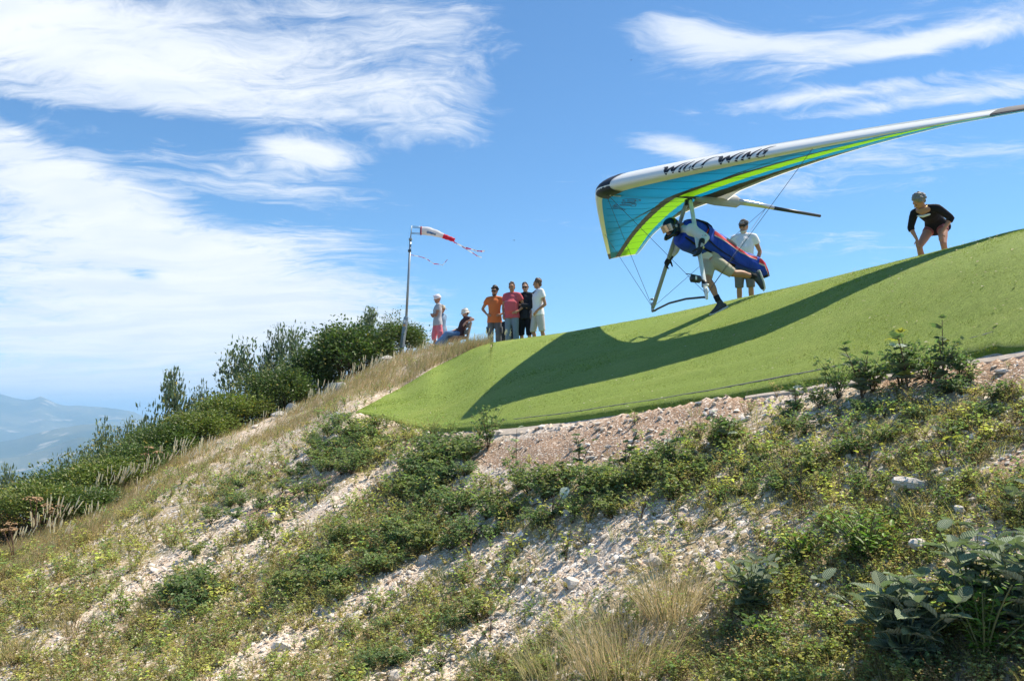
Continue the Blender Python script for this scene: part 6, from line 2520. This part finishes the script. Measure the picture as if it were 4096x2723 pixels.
for vi in range(10):
    s_ = tv_ == vi
    m = int(s_.sum())
    V, Q, Cc = HT[vi]
    ang = rng.uniform(0, 6.28, m)
    ca, sa = np.cos(ang)[:, None], np.sin(ang)[:, None]
    sc = (rng.uniform(.35, .95, m) * np.clip(P[s_][:, 1] / 8, .55, 1.2))[:, None]
    W_ = np.stack([(V[:, 0] * ca - V[:, 1] * sa) * sc, (V[:, 0] * sa + V[:, 1] * ca) * sc, V[:, 2] * sc], -1) + P[s_][:, None]
    A.add(W_.reshape(-1, 3), (Q[None] + (np.arange(m) * len(V))[:, None, None]).reshape(-1, 4), (Cc[None] * rng.uniform(.75, 1.25, (m, 1, 1))).reshape(-1, 3))
tag(link_obj('low_plants', A.mesh('low_plants', M_HERB)), 'low olive green weeds and seedlings covering the stony slope', 'ground cover', None, 'stuff')

# ------------------------------------------------------------------ dry grass on the bank and along the ridge
cand = 9000
px = rng.uniform(-60, 512, cand)
cpy = np.interp(px, [-150, 0, 100, 200, 300, 356, 399, 434, 490, 520], [595, 547, 503, 445, 404, 376, 355, 348, 343, 341])
off = rng.uniform(0, 1, cand) ** 1.25
py = cpy + .6 + off * np.interp(px, [0, 200, 356, 400, 450, 490, 512], [36, 24, 24, 32, 13, 6, 4])
P, ok = ground_at(px, py, 30)
sc_ = scree_at(px, py)
keep = ok & ~on_turf(P[:, 0], P[:, 1], .02) & (rng.random(cand) < (1 - .85 * sc_) * (.2 + .55 * (fbm(P[:, 0], P[:, 1], .8, 3, 61) > .45))) & (P[:, 1] > 9)
P = P[keep]
n = len(P)
nb = 7
Pb = np.repeat(P, nb, 0) + np.concatenate([rng.normal(0, .07, (n * nb, 2)), np.zeros((n * nb, 1))], 1)
Nn = n * nb
D = np.stack([rng.normal(.05, .22, Nn), rng.normal(0, .22, Nn), np.ones(Nn)], 1)
bend = np.stack([rng.uniform(.0, .5, Nn), rng.normal(0, .15, Nn), -rng.uniform(0, .25, Nn)], 1)
cc = np.where((rng.random((Nn, 1)) < .42), jitter((.26, .28, .09), Nn, .3), jitter((.58, .47, .27), Nn, .22))
cc = np.where((rng.random((Nn, 1)) < .10), jitter((.42, .27, .15), Nn, .25), cc)
A = Arr()
A.add(*blade_arrays(Pb, D, bend, rng.uniform(.12, .30, Nn) * np.repeat(np.interp(to_px(P)[:, 0], [0, 300, 420], [.75, .85, 1.15]), nb), np.full(Nn, .008), cc, 3))
tag(link_obj('dry_grass', A.mesh('dry_grass', M_GRASS)), 'dry straw coloured grass on the bank beside the turf and along the ridge', 'grass', None, 'stuff')

PLM = [plume_arrays().mesh('blades', M_GRASS) for _ in range(4)]
PLUMES = [(18, 556, .8), (40, 545, 1.0), (52, 536, 1.15), (62, 532, 1.0), (76, 520, .9), (88, 515, 1.0), (101, 505, 1.1), (112, 500, 1.15), (122, 494, 1.0), (136, 486, .9), (150, 482, .9), (163, 474, 1.0), (178, 466, 1.1), (186, 470, .9), (204, 474, 1.1), (212, 462, .9),
          (224, 462, .8), (238, 458, .9), (252, 440, .8), (266, 434, .9), (281, 428, .9), (297, 420, .8), (312, 410, .9), (322, 409, 1.1), (330, 404, .9), (345, 392, .9), (356, 386, 1.0), (366, 381, 1.1), (374, 378, 1.0), (384, 372, .9), (396, 371, .9), (410, 363, .8), (425, 357, .8), (58, 552, .9), (92, 532, .8), (140, 506, .8), (476, 347, .6), (488, 346, .7), (507, 342, .5)]
PLW = [(45, 'at the far left edge of the ridge'), (80, 'beside the dried umbels at the far left'), (105, 'right of the far left umbels'), (130, 'below the ragged grey shrub'), (170, 'in front of the dark low bush'), (200, 'at the foot of the broad low bush'), (245, 'beside the flat white slab'),
       (290, 'at the lower end of the boulder row'), (338, 'in front of the boulder row'), (385, 'below the largest rounded bush'), (432, 'on the bank near the pole foot'), (482, 'beside the bench'), (999, 'at the feet of the four standing men')]
for i, (px, py, sc) in enumerate(PLUMES):
    p, ok = ground_at([px], [py], 30)
    p = p[0]
    make_plant('plumed_tuft', [('blades', PLM[i % 4])], tuple(p), rng.uniform(-.5, .5), sc * .95, ('tall' if sc >= 1.05 else 'short' if sc <= .85 else 'middling') + ' pale plumed grass tuft ' + [w_ for b_, w_ in PLW if px < b_][0], 'grass tuft', 'feather grass tufts along the ridge')

# ------------------------------------------------------------------ bramble clumps
BR = []
for i in range(9):
    A, S = bramble_arrays(h=rng.uniform(.26, .40), spread=rng.uniform(.30, .42), nc=20, per=8, leaf=rng.uniform(.034, .046), col=((.135, .195, .082), (.165, .225, .090), (.21, .25, .092))[i % 3], yellow=(.02, .04, .10)[i % 3])
    BR.append((A.mesh('foliage', M_LEAF), S.mesh('canes', M_BARK)))
ZONES = [  # polygon (photograph), clumps, size, label, group
    ([(300, 470), (308, 440), (345, 415), (372, 418), (398, 436), (396, 452), (345, 474)], 34, .72, 'bramble clump in the thicket below the left corner of the turf', 'brambles below the turf corner'),
    ([(388, 500), (402, 462), (432, 440), (478, 448), (470, 470), (430, 498)], 28, .75, 'bramble clump in the thicket between the two bare gravel strips', 'brambles between the gravel strips'),
    ([(180, 505), (240, 478), (300, 470), (350, 478), (300, 505), (220, 540)], 20, .58, 'bramble clump on the slope left of the gravel strips', 'brambles left of the gravel strips'),
    ([(260, 600), (330, 540), (430, 500), (560, 478), (700, 480), (690, 505), (560, 520), (420, 560), (330, 605)], 62, .66, 'bramble clump in the wide band across the middle of the slope', 'brambles across the middle of the slope'),
    ([(700, 440), (800, 400), (860, 405), (960, 370), (1024, 380), (1024, 440), (860, 470), (720, 500)], 28, .46, 'bramble clump at the right under the turf border', 'brambles at the right under the turf'),
    ([(640, 440), (740, 425), (730, 470), (640, 480)], 10, .55, 'bramble clump at the right end of the brown soil', 'brambles beside the brown soil'),
    ([(150, 590), (210, 540), (250, 560), (190, 620)], 10, .7, 'bramble clump between two scree runs at the left', 'brambles at the left'),
    ([(300, 660), (420, 600), (520, 560), (480, 620), (360, 685)], 10, .48, 'bramble clump beside the lower white scree', 'brambles beside the lower scree'),
    ([(690, 640), (850, 600), (1010, 520), (1024, 690), (700, 690)], 8, .40, 'bramble clump among the large leaved shrubs at the lower right', 'brambles at the lower right')]
for poly, cnt, size_, lab, grp in ZONES:
    xs, ys_ = [p[0] for p in poly], [p[1] for p in poly]
    pts, tries = [], 0
    while len(pts) < cnt and tries < 4000:
        tries += 1
        qx, qy = rng.uniform(min(xs), max(xs)), rng.uniform(min(ys_), max(ys_))
        if not pts_in(poly, np.array([qx]), np.array([qy]))[0]:
            continue
        if min([math.hypot((qx - a_) * .8, (qy - b_) * 1.4) for a_, b_ in pts] + [99]) < 7.5 * (size_ / .8) ** .5:
            continue
        if scree_at(np.array([qx]), np.array([qy]))[0] > .75 and rng.random() < .8:
            continue
        pts.append((qx, qy))
    for (qx, qy) in pts:
        p, ok = ground_at([qx], [qy + 3])
        p = p[0]
        if not ok[0] or on_turf(p[:1], p[1:2], .25)[0]:
            continue
        me = BR[int(rng.integers(0, 9))]
        sc = size_ * rng.uniform(.75, 1.2) * (1.0 if p[1] > 6 else .85)
        tone = ('dark', 'mid green', 'yellow tinged')[BR.index(me) % 3]
        big = 'large' if sc > size_ * 1.03 else 'small' if sc < size_ * .86 else 'middling'
        make_plant('bramble', [('foliage', me[0]), ('canes', me[1])], (p[0], p[1], p[2] - .02), rng.uniform(0, 6.28), sc, big + ' ' + tone + ' ' + lab, 'bramble', grp)
# the thicket that leans over the turf border at the right
for (qx, qy, sc, vi, lab) in ((838, 398, .80, 1, 'leafy bramble at the left end of the thicket leaning over the turf border'), (872, 392, .95, 4, 'tall leafy bramble in the middle of the thicket over the turf border'), (900, 386, .80, 0, 'dark leafy bramble under the tallest raspberry canes'), (930, 382, .85, 7, 'leafy bramble at the right of the thicket over the turf border'),
                              (960, 376, .6, 3, 'low bramble at the right end of the thicket over the turf border'), (820, 408, .55, 8, 'yellow tinged bramble below the left end of the turf thicket')):
    p, ok = ground_at([qx], [qy])
    p = p[0]
    me = BR[vi]
    make_plant('bramble', [('foliage', me[0]), ('canes', me[1])], (p[0], p[1], p[2] - .02), rng.uniform(0, 6.28), (sc * .8, sc * .8, sc * 1.1), lab, 'bramble', 'brambles leaning over the turf border')
# plants that stand alone by the border of the turf
for (px, py, sc, vi, lab) in ((488, 449, .98, 1, 'bushy raspberry plant standing before the turf border at the tip of the shadow'), (405, 438, .55, 0, 'small leafy plant just below the left end of the turf seam'), (436, 437, .50, 2, 'small leafy plant between the turf seam and the big raspberry plant'),
                              (726, 440, .62, 4, 'green leafy plant on the soil below the middle of the turf border'), (283, 520, .45, 2, 'small plant alone on the bare gravel strip at the left'), (270, 548, .5, 5, 'dark small plant at the lower end of the bare gravel strip'),
                              (626, 367, .16, 2, 'tiny weed growing through the turf')):
    p, ok = ground_at([px], [py])
    p = p[0]
    me = BR[vi]
    make_plant('leafy_plant', [('foliage', me[0]), ('canes', me[1])], (p[0], p[1], p[2] - .01), rng.uniform(0, 6.28), (sc * .8, sc * .8, sc * (1.15 if vi != 1 else 1.35)), lab, 'plant')
# ------------------------------------------------------------------ plants near the camera, leaf by leaf
def leaf_blade(seed, wide=.62, curl=.16, cup=.14, point=1.0, lobes=0.0, ny=8, nx=4):
    """one leaf of unit length along +Y with a midrib groove and puckered sides"""
    r = random.Random(seed)
    V, tw = [], r.uniform(-.25, .25)
    for j in range(ny + 1):
        t = j / ny
        hw = wide * .5 * (math.sin(math.pi * min(1, t * .96 + .02) ** .78)) ** (.72 * point) if 0 < j < ny else .012
        hw *= 1 + lobes * math.sin(t * 34)
        for i in range(-nx, nx + 1):
            u = i / nx
            x = u * hw
            z = cup * abs(u) ** 1.5 * hw * 2 - curl * t * t + .018 * math.sin(t * 24 - abs(u) * 4) * (abs(u) > .1) + tw * u * hw * t
            V.append((x, t + r.uniform(-.004, .004), z))
    n = 2 * nx + 1
    i0 = (np.arange(ny)[:, None] * n + np.arange(n - 1)[None]).ravel()
    return V, np.stack([i0, i0 + 1, i0 + n + 1, i0 + n], 1)


def leaf_set(name, mat, cnt, **kw):
    res = []
    for i in range(cnt):
        V, Q = leaf_blade(i * 7 + 3, **kw)
        res.append(np_mesh(name, V, None, Q, None, True, mat))
    return res


M_WAY = leaf_material('grey_green_leaf', .16, .55, .7, .25, True, False, (.20, .25, .16))
M_RASP = leaf_material('raspberry_leaf', .28, .75, .55, .35, True, False, (.085, .145, .045))
M_PRIV = leaf_material('glossy_leaf', .32, .2, .50, .35, False, False, (.135, .235, .035))
M_YEL = leaf_material('yellow_leaf', .35, .2, .6, .3, True, False, (.34, .33, .08))
M_PALE = leaf_material('pale_underside', .25, .0, .75, .2, True, False, (.52, .58, .50))
WAY = leaf_set('leaf', M_WAY, 5, wide=.66, curl=.22, cup=.20)
RASP = leaf_set('leaf', M_RASP, 4, wide=.66, curl=.18, cup=.16, lobes=.06)
PRIV = leaf_set('leaf', M_PRIV, 3, wide=.42, curl=.10, cup=.18)
YEL = leaf_set('leaf', M_YEL, 2, wide=.62, curl=.25, cup=.2, lobes=.06)
PALE = leaf_set('leaf', M_PALE, 2, wide=.7, curl=.2, cup=.15, lobes=.05)


def put_leaf(parent, me, p, d, n, L):
    d = Vector(d).normalized()
    n = Vector(n)
    n = (n - d * n.dot(d)).normalized()
    x = d.cross(n)
    o = link_obj('leaf', me, parent)
    o.matrix_local = Matrix.Translation(p) @ Matrix(((x.x, d.x, n.x), (x.y, d.y, n.y), (x.z, d.z, n.z))).to_4x4() @ Matrix.Scale(L, 4)
    return o


def leafy(name, px, py, label, cat, stems, h, spread, leaf, kinds, seed, opposite=True, step=.06, group=None, droop=.25, lean=(0, 0), start=.25, stem_mat=None, trifol=False, rs=.0045):
    """upright stems set with single leaf objects; returns the plant"""
    r = random.Random(seed)
    p, ok = ground_at([px], [py])
    p = Vector(p[0]) - Vector((0, 0, .02))
    root = empty(name, p, 0, label, cat, group)
    for si in range(stems):
        az = r.uniform(0, 6.28)
        sp = r.uniform(.15, 1) * spread
        hh = h * r.uniform(.6, 1.05)
        tip = Vector((math.cos(az) * sp + lean[0], math.sin(az) * sp + lean[1], hh))
        pts = [Vector((tip.x * t ** 1.4, tip.y * t ** 1.4, tip.z * (t * 1.15 - .15 * t * t))) for t in [i / 6 for i in range(7)]]
        mb = MB()
        mb.limb(pts, [rs * (1 - .55 * i / 6) for i in range(7)], 6)
        mb.obj('stem', stem_mat or M_STEMG, root)
        n = max(2, int(hh * (1 - start) / step))
        a0 = r.uniform(0, 3.14)
        for k_ in range(n + 1):
            t = start + (1 - start) * k_ / n
            f = t * 6
            i0 = min(5, int(f))
            q = pts[i0].lerp(pts[i0 + 1], f - i0)
            ax = (pts[i0 + 1] - pts[i0]).normalized()
            a0 += 1.57 + r.uniform(-.3, .3)
            for sgn in ((0, math.pi) if opposite else (0,)):
                aa = a0 + sgn
                el = .55 + .5 * t + r.uniform(-.25, .25) if t < .97 else 1.0
                aa += r.uniform(-.5, .5)
                d = Vector((math.cos(aa), math.sin(aa), el - droop + r.uniform(-.35, .35)))
                sz = leaf * r.uniform(.7, 1.15) * (1.0 if t < .9 else .68)
                nn = Vector((-math.cos(aa) * .6 + r.uniform(-.3, .3), -math.sin(aa) * .6 + r.uniform(-.3, .3), 1))
                me = r.choices([k[0] for k in kinds], [k[1] for k in kinds])[0]
                me = r.choice(me)
                put_leaf(root, me, q + d.normalized() * .012, d, nn, sz)
                if trifol:
                    for da in (-.95, .95):
                        d2 = Vector((math.cos(aa + da), math.sin(aa + da), el - droop - .1))
                        put_leaf(root, me, q + d.normalized() * .012, d2, nn, sz * .82)
    return root


wk = [(WAY, 1.0)]
leafy('wayfaring_shrub', 752, 612, 'grey green broad leaved shrub right of the dry grass clump', 'shrub', 14, .26, .19, .078, [(WAY, .93), (YEL, .04), (PRIV, .03)], 5, step=.055)
leafy('wayfaring_shrub', 905, 668, 'largest dark grey green shrub with broad ribbed leaves at the lower right', 'shrub', 22, .34, .30, .112, wk, 8, step=.062)
leafy('wayfaring_shrub', 975, 640, 'broad leaved grey green shrub leaning right behind the feathery bright plant', 'shrub', 12, .40, .22, .105, wk, 15, step=.065, lean=(.05, 0))
leafy('wayfaring_shrub', 1022, 640, 'dark broad leaved shrub cut off by the right edge near the bottom', 'shrub', 9, .36, .18, .105, wk, 21, step=.06)
leafy('wayfaring_shrub', 1024, 520, 'small cluster of ribbed grey leaves at the right edge above the white gravel', 'shrub', 3, .20, .10, .075, wk, 23, step=.06)
leafy('glossy_shrub', 868, 560, 'bright green glossy shrub with small pointed leaves under the large flat slab', 'shrub', 30, .24, .28, .046, [(PRIV, 1)], 31, step=.030, droop=.55)
leafy('glossy_shrub', 800, 560, 'small bright glossy shoots left of the bright green shrub', 'shrub', 12, .17, .15, .040, [(PRIV, 1)], 33, step=.030, droop=.5)
leafy('glossy_shrub', 985, 668, 'bright yellow green feathery plant in front of the broad leaved shrubs', 'shrub', 18, .32, .17, .036, [(PRIV, 1)], 37, step=.024, droop=.5)
leafy('glossy_shrub', 760, 640, 'round leaved green seedling at the bottom right of the dry grass', 'plant', 4, .14, .10, .06, [(RASP, .7), (PRIV, .3)], 41, step=.05)
# raspberry canes standing against the turf
for (px, py, h, leaf, n, seed, lab, st) in (
        (862, 398, .36, .080, 5, 51, 'tall raspberry canes rising over the turf border, left of the three tall ones', 8), (908, 390, .42, .085, 5, 53, 'tallest raspberry canes with pale leaf undersides rising over the turf border', 8), (944, 386, .43, .075, 4, 57, 'raspberry canes at the right end of the row against the turf', 6),
        (796, 410, .20, .080, 3, 59, 'raspberry shoot with one pale upturned leaf below the turf border', 4), (724, 452, .30, .066, 4, 61, 'green raspberry shoot on the pale gravel right of the brown soil', 6), (516, 470, .40, .085, 1, 63, 'single slender sapling with large leaves in front of the gravel', 4),
        (580, 470, .30, .066, 4, 65, 'dark leafy shoots at the lower edge of the brown soil', 5), (626, 470, .30, .064, 3, 67, 'bright leafy shoot right of the dark shoots on the brown soil', 5), (668, 474, .34, .070, 4, 69, 'leafy shoots at the right end of the brown soil', 5),
        (700, 440, .24, .055, 3, 71, 'broad leaved shoots where the soil meets the gravel', 5), (552, 520, .22, .052, 3, 73, 'shoot with silvery leaf undersides in the middle bramble band', 4), (566, 560, .20, .045, 3, 75, 'pale backed leaves beside the upright white stone', 4)):
    leafy('raspberry_cane', px, py, lab, 'plant', n, h, .10 if n < 5 and n > 1 else .17 if n > 1 else .03, leaf, [(RASP, .82), (PALE, .13), (YEL, .05)], seed, False, h / st, None, .35, (.02, 0), .3, M_STEM, n < 6, .004)
for (px, py, h, leaf, seed, lab) in ((470, 560, .24, .040, 81, 'yellowing plant above the centre of the white scree'), (490, 640, .26, .042, 83, 'yellow leaved plant left of the lower scree'), (440, 668, .24, .045, 85, 'plant with bright yellow leaves at the bottom edge'), (800, 500, .26, .040, 87, 'yellow green weed among the dry stems at the right'),
                                     (868, 470, .26, .045, 89, 'yellowing raspberry shoot right of centre below the turf'), (948, 470, .24, .045, 91, 'yellowed arching shoot above the white gravel at the right'), (640, 520, .26, .036, 93, 'spindly yellow green weed at the top of the white scree')):
    leafy('yellowing_weed', px, py, lab, 'plant', 5, h, .16, leaf, [(RASP, .35), (YEL, .65)], seed, False, .045, 'yellowing weeds on the slope', .3, (0, 0), .25, M_STEM, False, .0025)
# a turned over leaf lying on the brambles
p, ok = ground_at([567], [508])
lf = empty('fallen_leaf', Vector(p[0]) + Vector((0, -.03, .16)), 0, 'large pale leaf turned over on the brambles in the middle of the slope', 'leaf')
put_leaf(lf, PALE[0], Vector((0, 0, 0)), (-.35, -.4, -.6), (-.3, -.8, .45), .105)
# dry grass clumps by the camera
for (px, py, nb, h, sp, col, gr, lab, w_, ln) in ((628, 664, 900, .40, .52, (.58, .48, .28), .28, 'big clump of fine dry straw coloured grass at the bottom right of the scree', .0030, (.06, 0)), (672, 612, 480, .42, .30, (.58, .48, .28), .25, 'upright sheaf of dry grass above the big clump', .0030, (.0, 0)), (560, 672, 420, .28, .40, (.52, .46, .25), .40, 'low dry grass at the left of the big clump', .0030, (.05, 0)),
                                           (452, 576, 230, .17, .20, (.17, .25, .13), .75, 'blue green grass tussock in the middle of the scree', .0035, (.1, 0)), (486, 664, 230, .17, .18, (.17, .24, .12), .7, 'blue green grass tussock at the bottom left of the big dry clump', .0032, (.08, 0)), (398, 560, 150, .20, .2, (.40, .34, .19), .4, 'small dry tuft at the top of the middle scree', .003, (.1, 0)),
                                           (150, 612, 120, .26, .2, (.42, .33, .19), .3, 'dry tuft beside the left scree run', .006, (.1, 0)), (75, 632, 120, .28, .2, (.40, .33, .18), .4, 'dry tuft at the lower left', .006, (.1, 0)), (18, 660, 140, .3, .24, (.42, .35, .18), .45, 'straw tuft at the bottom left corner', .006, (.1, 0))):
    p, ok = ground_at([px], [py])
    A = tuft_arrays(nb, h, sp, col, gr, ln, w_, (.15, .21, .09) if gr > .6 else (.17, .20, .07))
    make_plant('tussock', [('blades', A.mesh('blades', M_GRASS))], tuple(p[0]), 0, 1.0, lab, 'grass tuft')
# dried umbels and stalks
M_UMB = simple('dried_umbel', (.33, .22, .125), .9, 0, .2, .3, 30)
for (px, py, hpx, nst, lab) in ((148, 478, 30, 3, 'dried brown umbel stalks with three heads before the dark low bush'), (136, 490, 15, 1, 'single small dried umbel above the middle plumes'), (34, 540, 40, 4, 'group of dried brown umbels in front of the bright green bush at the left'), (50, 536, 30, 3, 'dried umbels right of the biggest group at the left'),
                                (14, 562, 40, 4, 'dried umbels lowest at the left edge'), (108, 470, 22, 2, 'rusty dried umbels among the bushes at the left'), (874, 552, 46, 1, 'dried brown flower head on a tall stalk beside the bright glossy shrub'), (716, 640, 40, 1, 'thin dried flower stalk beside the broad leaved shrub'), (838, 500, 36, 1, 'reddish dried stalk right of centre'), (860, 470, 30, 1, 'rust coloured dried stalk below the tallest raspberry canes')):
    p, ok = ground_at([px], [py], 30)
    p = Vector(p[0])
    hh = hpx / F * p.y
    r = random.Random(px)
    root = empty('dried_umbel_plant', p, 0, lab, 'dried plant', 'dried umbel plants')
    for i in range(nst):
        top_ = Vector((r.uniform(-.4, .4) * hh * (.6 if nst > 1 else .15), r.uniform(-.1, .1), hh * r.uniform(.72, 1.0)))
        mb = MB()
        mb.limb([Vector((0, 0, -.03)), top_ * .5 + Vector((top_.x * -.15, 0, 0)), top_], [.0045 * (p.y / 8 + .4), .004 * (p.y / 8 + .4), .003 * (p.y / 8 + .4)], 6)
        mb.obj('stalk', M_DRY if p.y < 8 else M_STEM, root)
        mb = MB()
        R_ = hh * (.16 if nst > 1 else .10)
        for q in range(22):
            a_, rr = r.uniform(0, 6.28), R_ * math.sqrt(r.random())
            mb.ell(top_ + Vector((math.cos(a_) * rr, math.sin(a_) * rr, .03 * R_ / .1 * (1 - (rr / R_) ** 2) * 1.3)), (R_ * .17, R_ * .17, R_ * .10), None, 5, 4)
        for q in range(9):
            a_ = q * .7
            mb.limb([top_ - Vector((0, 0, R_ * .5)), top_ + Vector((math.cos(a_) * R_ * .8, math.sin(a_) * R_ * .8, -.01))], [R_ * .03, R_ * .025], 4, False)
        ho = mb.fused('umbel', M_UMB, root, max(.004, R_ * .07), 0)
# short synthetic fibres give the turf its nap
n = 110000
a_ = rng.uniform(A_LEFT + .002, tang(1080, 300)[0], n)
lo1, hi1 = turf_lo(a_) - .01, np.minimum(turf_top(a_), turf_hi(a_) + .5)
Yt = lo1 + (hi1 - lo1) * rng.random(n) ** 1.15
Xp, Zp, Mp = profile(a_)
zt_ = hermite(Xp, Zp, Mp, Yt) + .008
az = rng.uniform(0, 6.28, n)
D = np.stack([np.cos(az) * .7, np.sin(az) * .7, np.ones(n)], 1)
D = unit(D)
L_ = rng.uniform(.009, .019, n)
S_ = np.stack([-np.sin(az), np.cos(az), np.zeros(n)], 1) * (.0036 * Yt / 8)[:, None]
P0 = np.stack([a_ * Yt, Yt, zt_], 1)
Vv = np.stack([P0 + S_, P0 - S_, P0 + D * L_[:, None]], 1).reshape(-1, 3)
pat = fbm(a_ * Yt, Yt, 1.6, 4, 91)
cc = np.clip(np.array([[.222, .30, .046]]) * (1 + rng.uniform(-.4, .4, (n, 1))) * (.72 + .56 * pat[:, None]) + (rng.random((n, 1)) < .07) * np.array([[.22, .20, .10]]), 0.01, .8)
tfm = np_mesh('turf_fibres', Vv, np.arange(3 * n).reshape(-1, 3), None, np.repeat(cc, 3, 0), False, M_GRASS)
tag(link_obj('turf_fibres', tfm), 'short green synthetic fibres standing on the turf', 'turf fibres', None, 'stuff')
# bits lying on the turf: blown chips, straws
A = Arr()
n = 420
a_ = rng.uniform(A_LEFT + .02, tang(1024, 300)[0], n)
lo1, hi1 = turf_lo(a_), np.minimum(turf_top(a_), turf_hi(a_))
Yt = lo1 + (hi1 - lo1) * rng.random(n) ** 1.2
Xp, Zp, Mp = profile(a_)
zt_ = hermite(Xp, Zp, Mp, Yt) + .034
sz = rng.uniform(.006, .020, n)
D = np.stack([rng.normal(size=n), rng.normal(size=n), rng.normal(0, .2, n)], 1)
A.add(*leaf_arrays(np.stack([a_ * Yt, Yt, zt_], 1), D, np.tile([0, -.3, 1.0], (n, 1)), sz * 1.6, sz, jitter((.60, .53, .42), n, .25), False))
n2 = 160
s_ = rng.integers(0, n, n2)
D = np.stack([rng.normal(.8, .3, n2), rng.normal(.4, .3, n2), rng.uniform(.15, .35, n2)], 1)
A.add(*leaf_arrays(np.stack([a_ * Yt, Yt, zt_], 1)[s_] + np.array([.1, .05, .0]), D, np.tile([0, -.3, 1.0], (n2, 1)), rng.uniform(.08, .3, n2), np.full(n2, .006), jitter((.50, .47, .22), n2, .2), False, .05, .0))
tag(link_obj('turf_litter', A.mesh('turf_litter', M_GRASS)), 'stray pale chips and straws lying on the turf', 'litter', None, 'stuff')

# specks of birds against the sky
M_BIRD = simple('dark_bird', (.03, .03, .035), .8)
for (px, py, Y, lab) in ((631, 60, 95, 'tiny dark bird high in the blue above the glider nose'), (514, 240, 90, 'tiny dark bird above the four standing men')):
    b = empty('bird', P3(px, py, Y), .6, lab, 'bird', 'birds in the sky')
    mb = MB()
    mb.limb([Vector((-.10, 0, 0)), Vector((0, 0, .0)), Vector((.09, 0, .01)), Vector((.13, 0, .0))], [.008, .025, .022, .008], 8)
    mb.obj('body', M_BIRD, b)
    for sg in (-1, 1):
        mb = MB()
        mb.limb([Vector((.03, 0, .01)), Vector((.02, sg * .10, .05)), Vector((-.06, sg * .20, .03))], [(.03, .006), (.03, .005), (.006, .003)], 8, True, lat=(1, 0, 0))
        mb.obj('wing', M_BIRD, b)
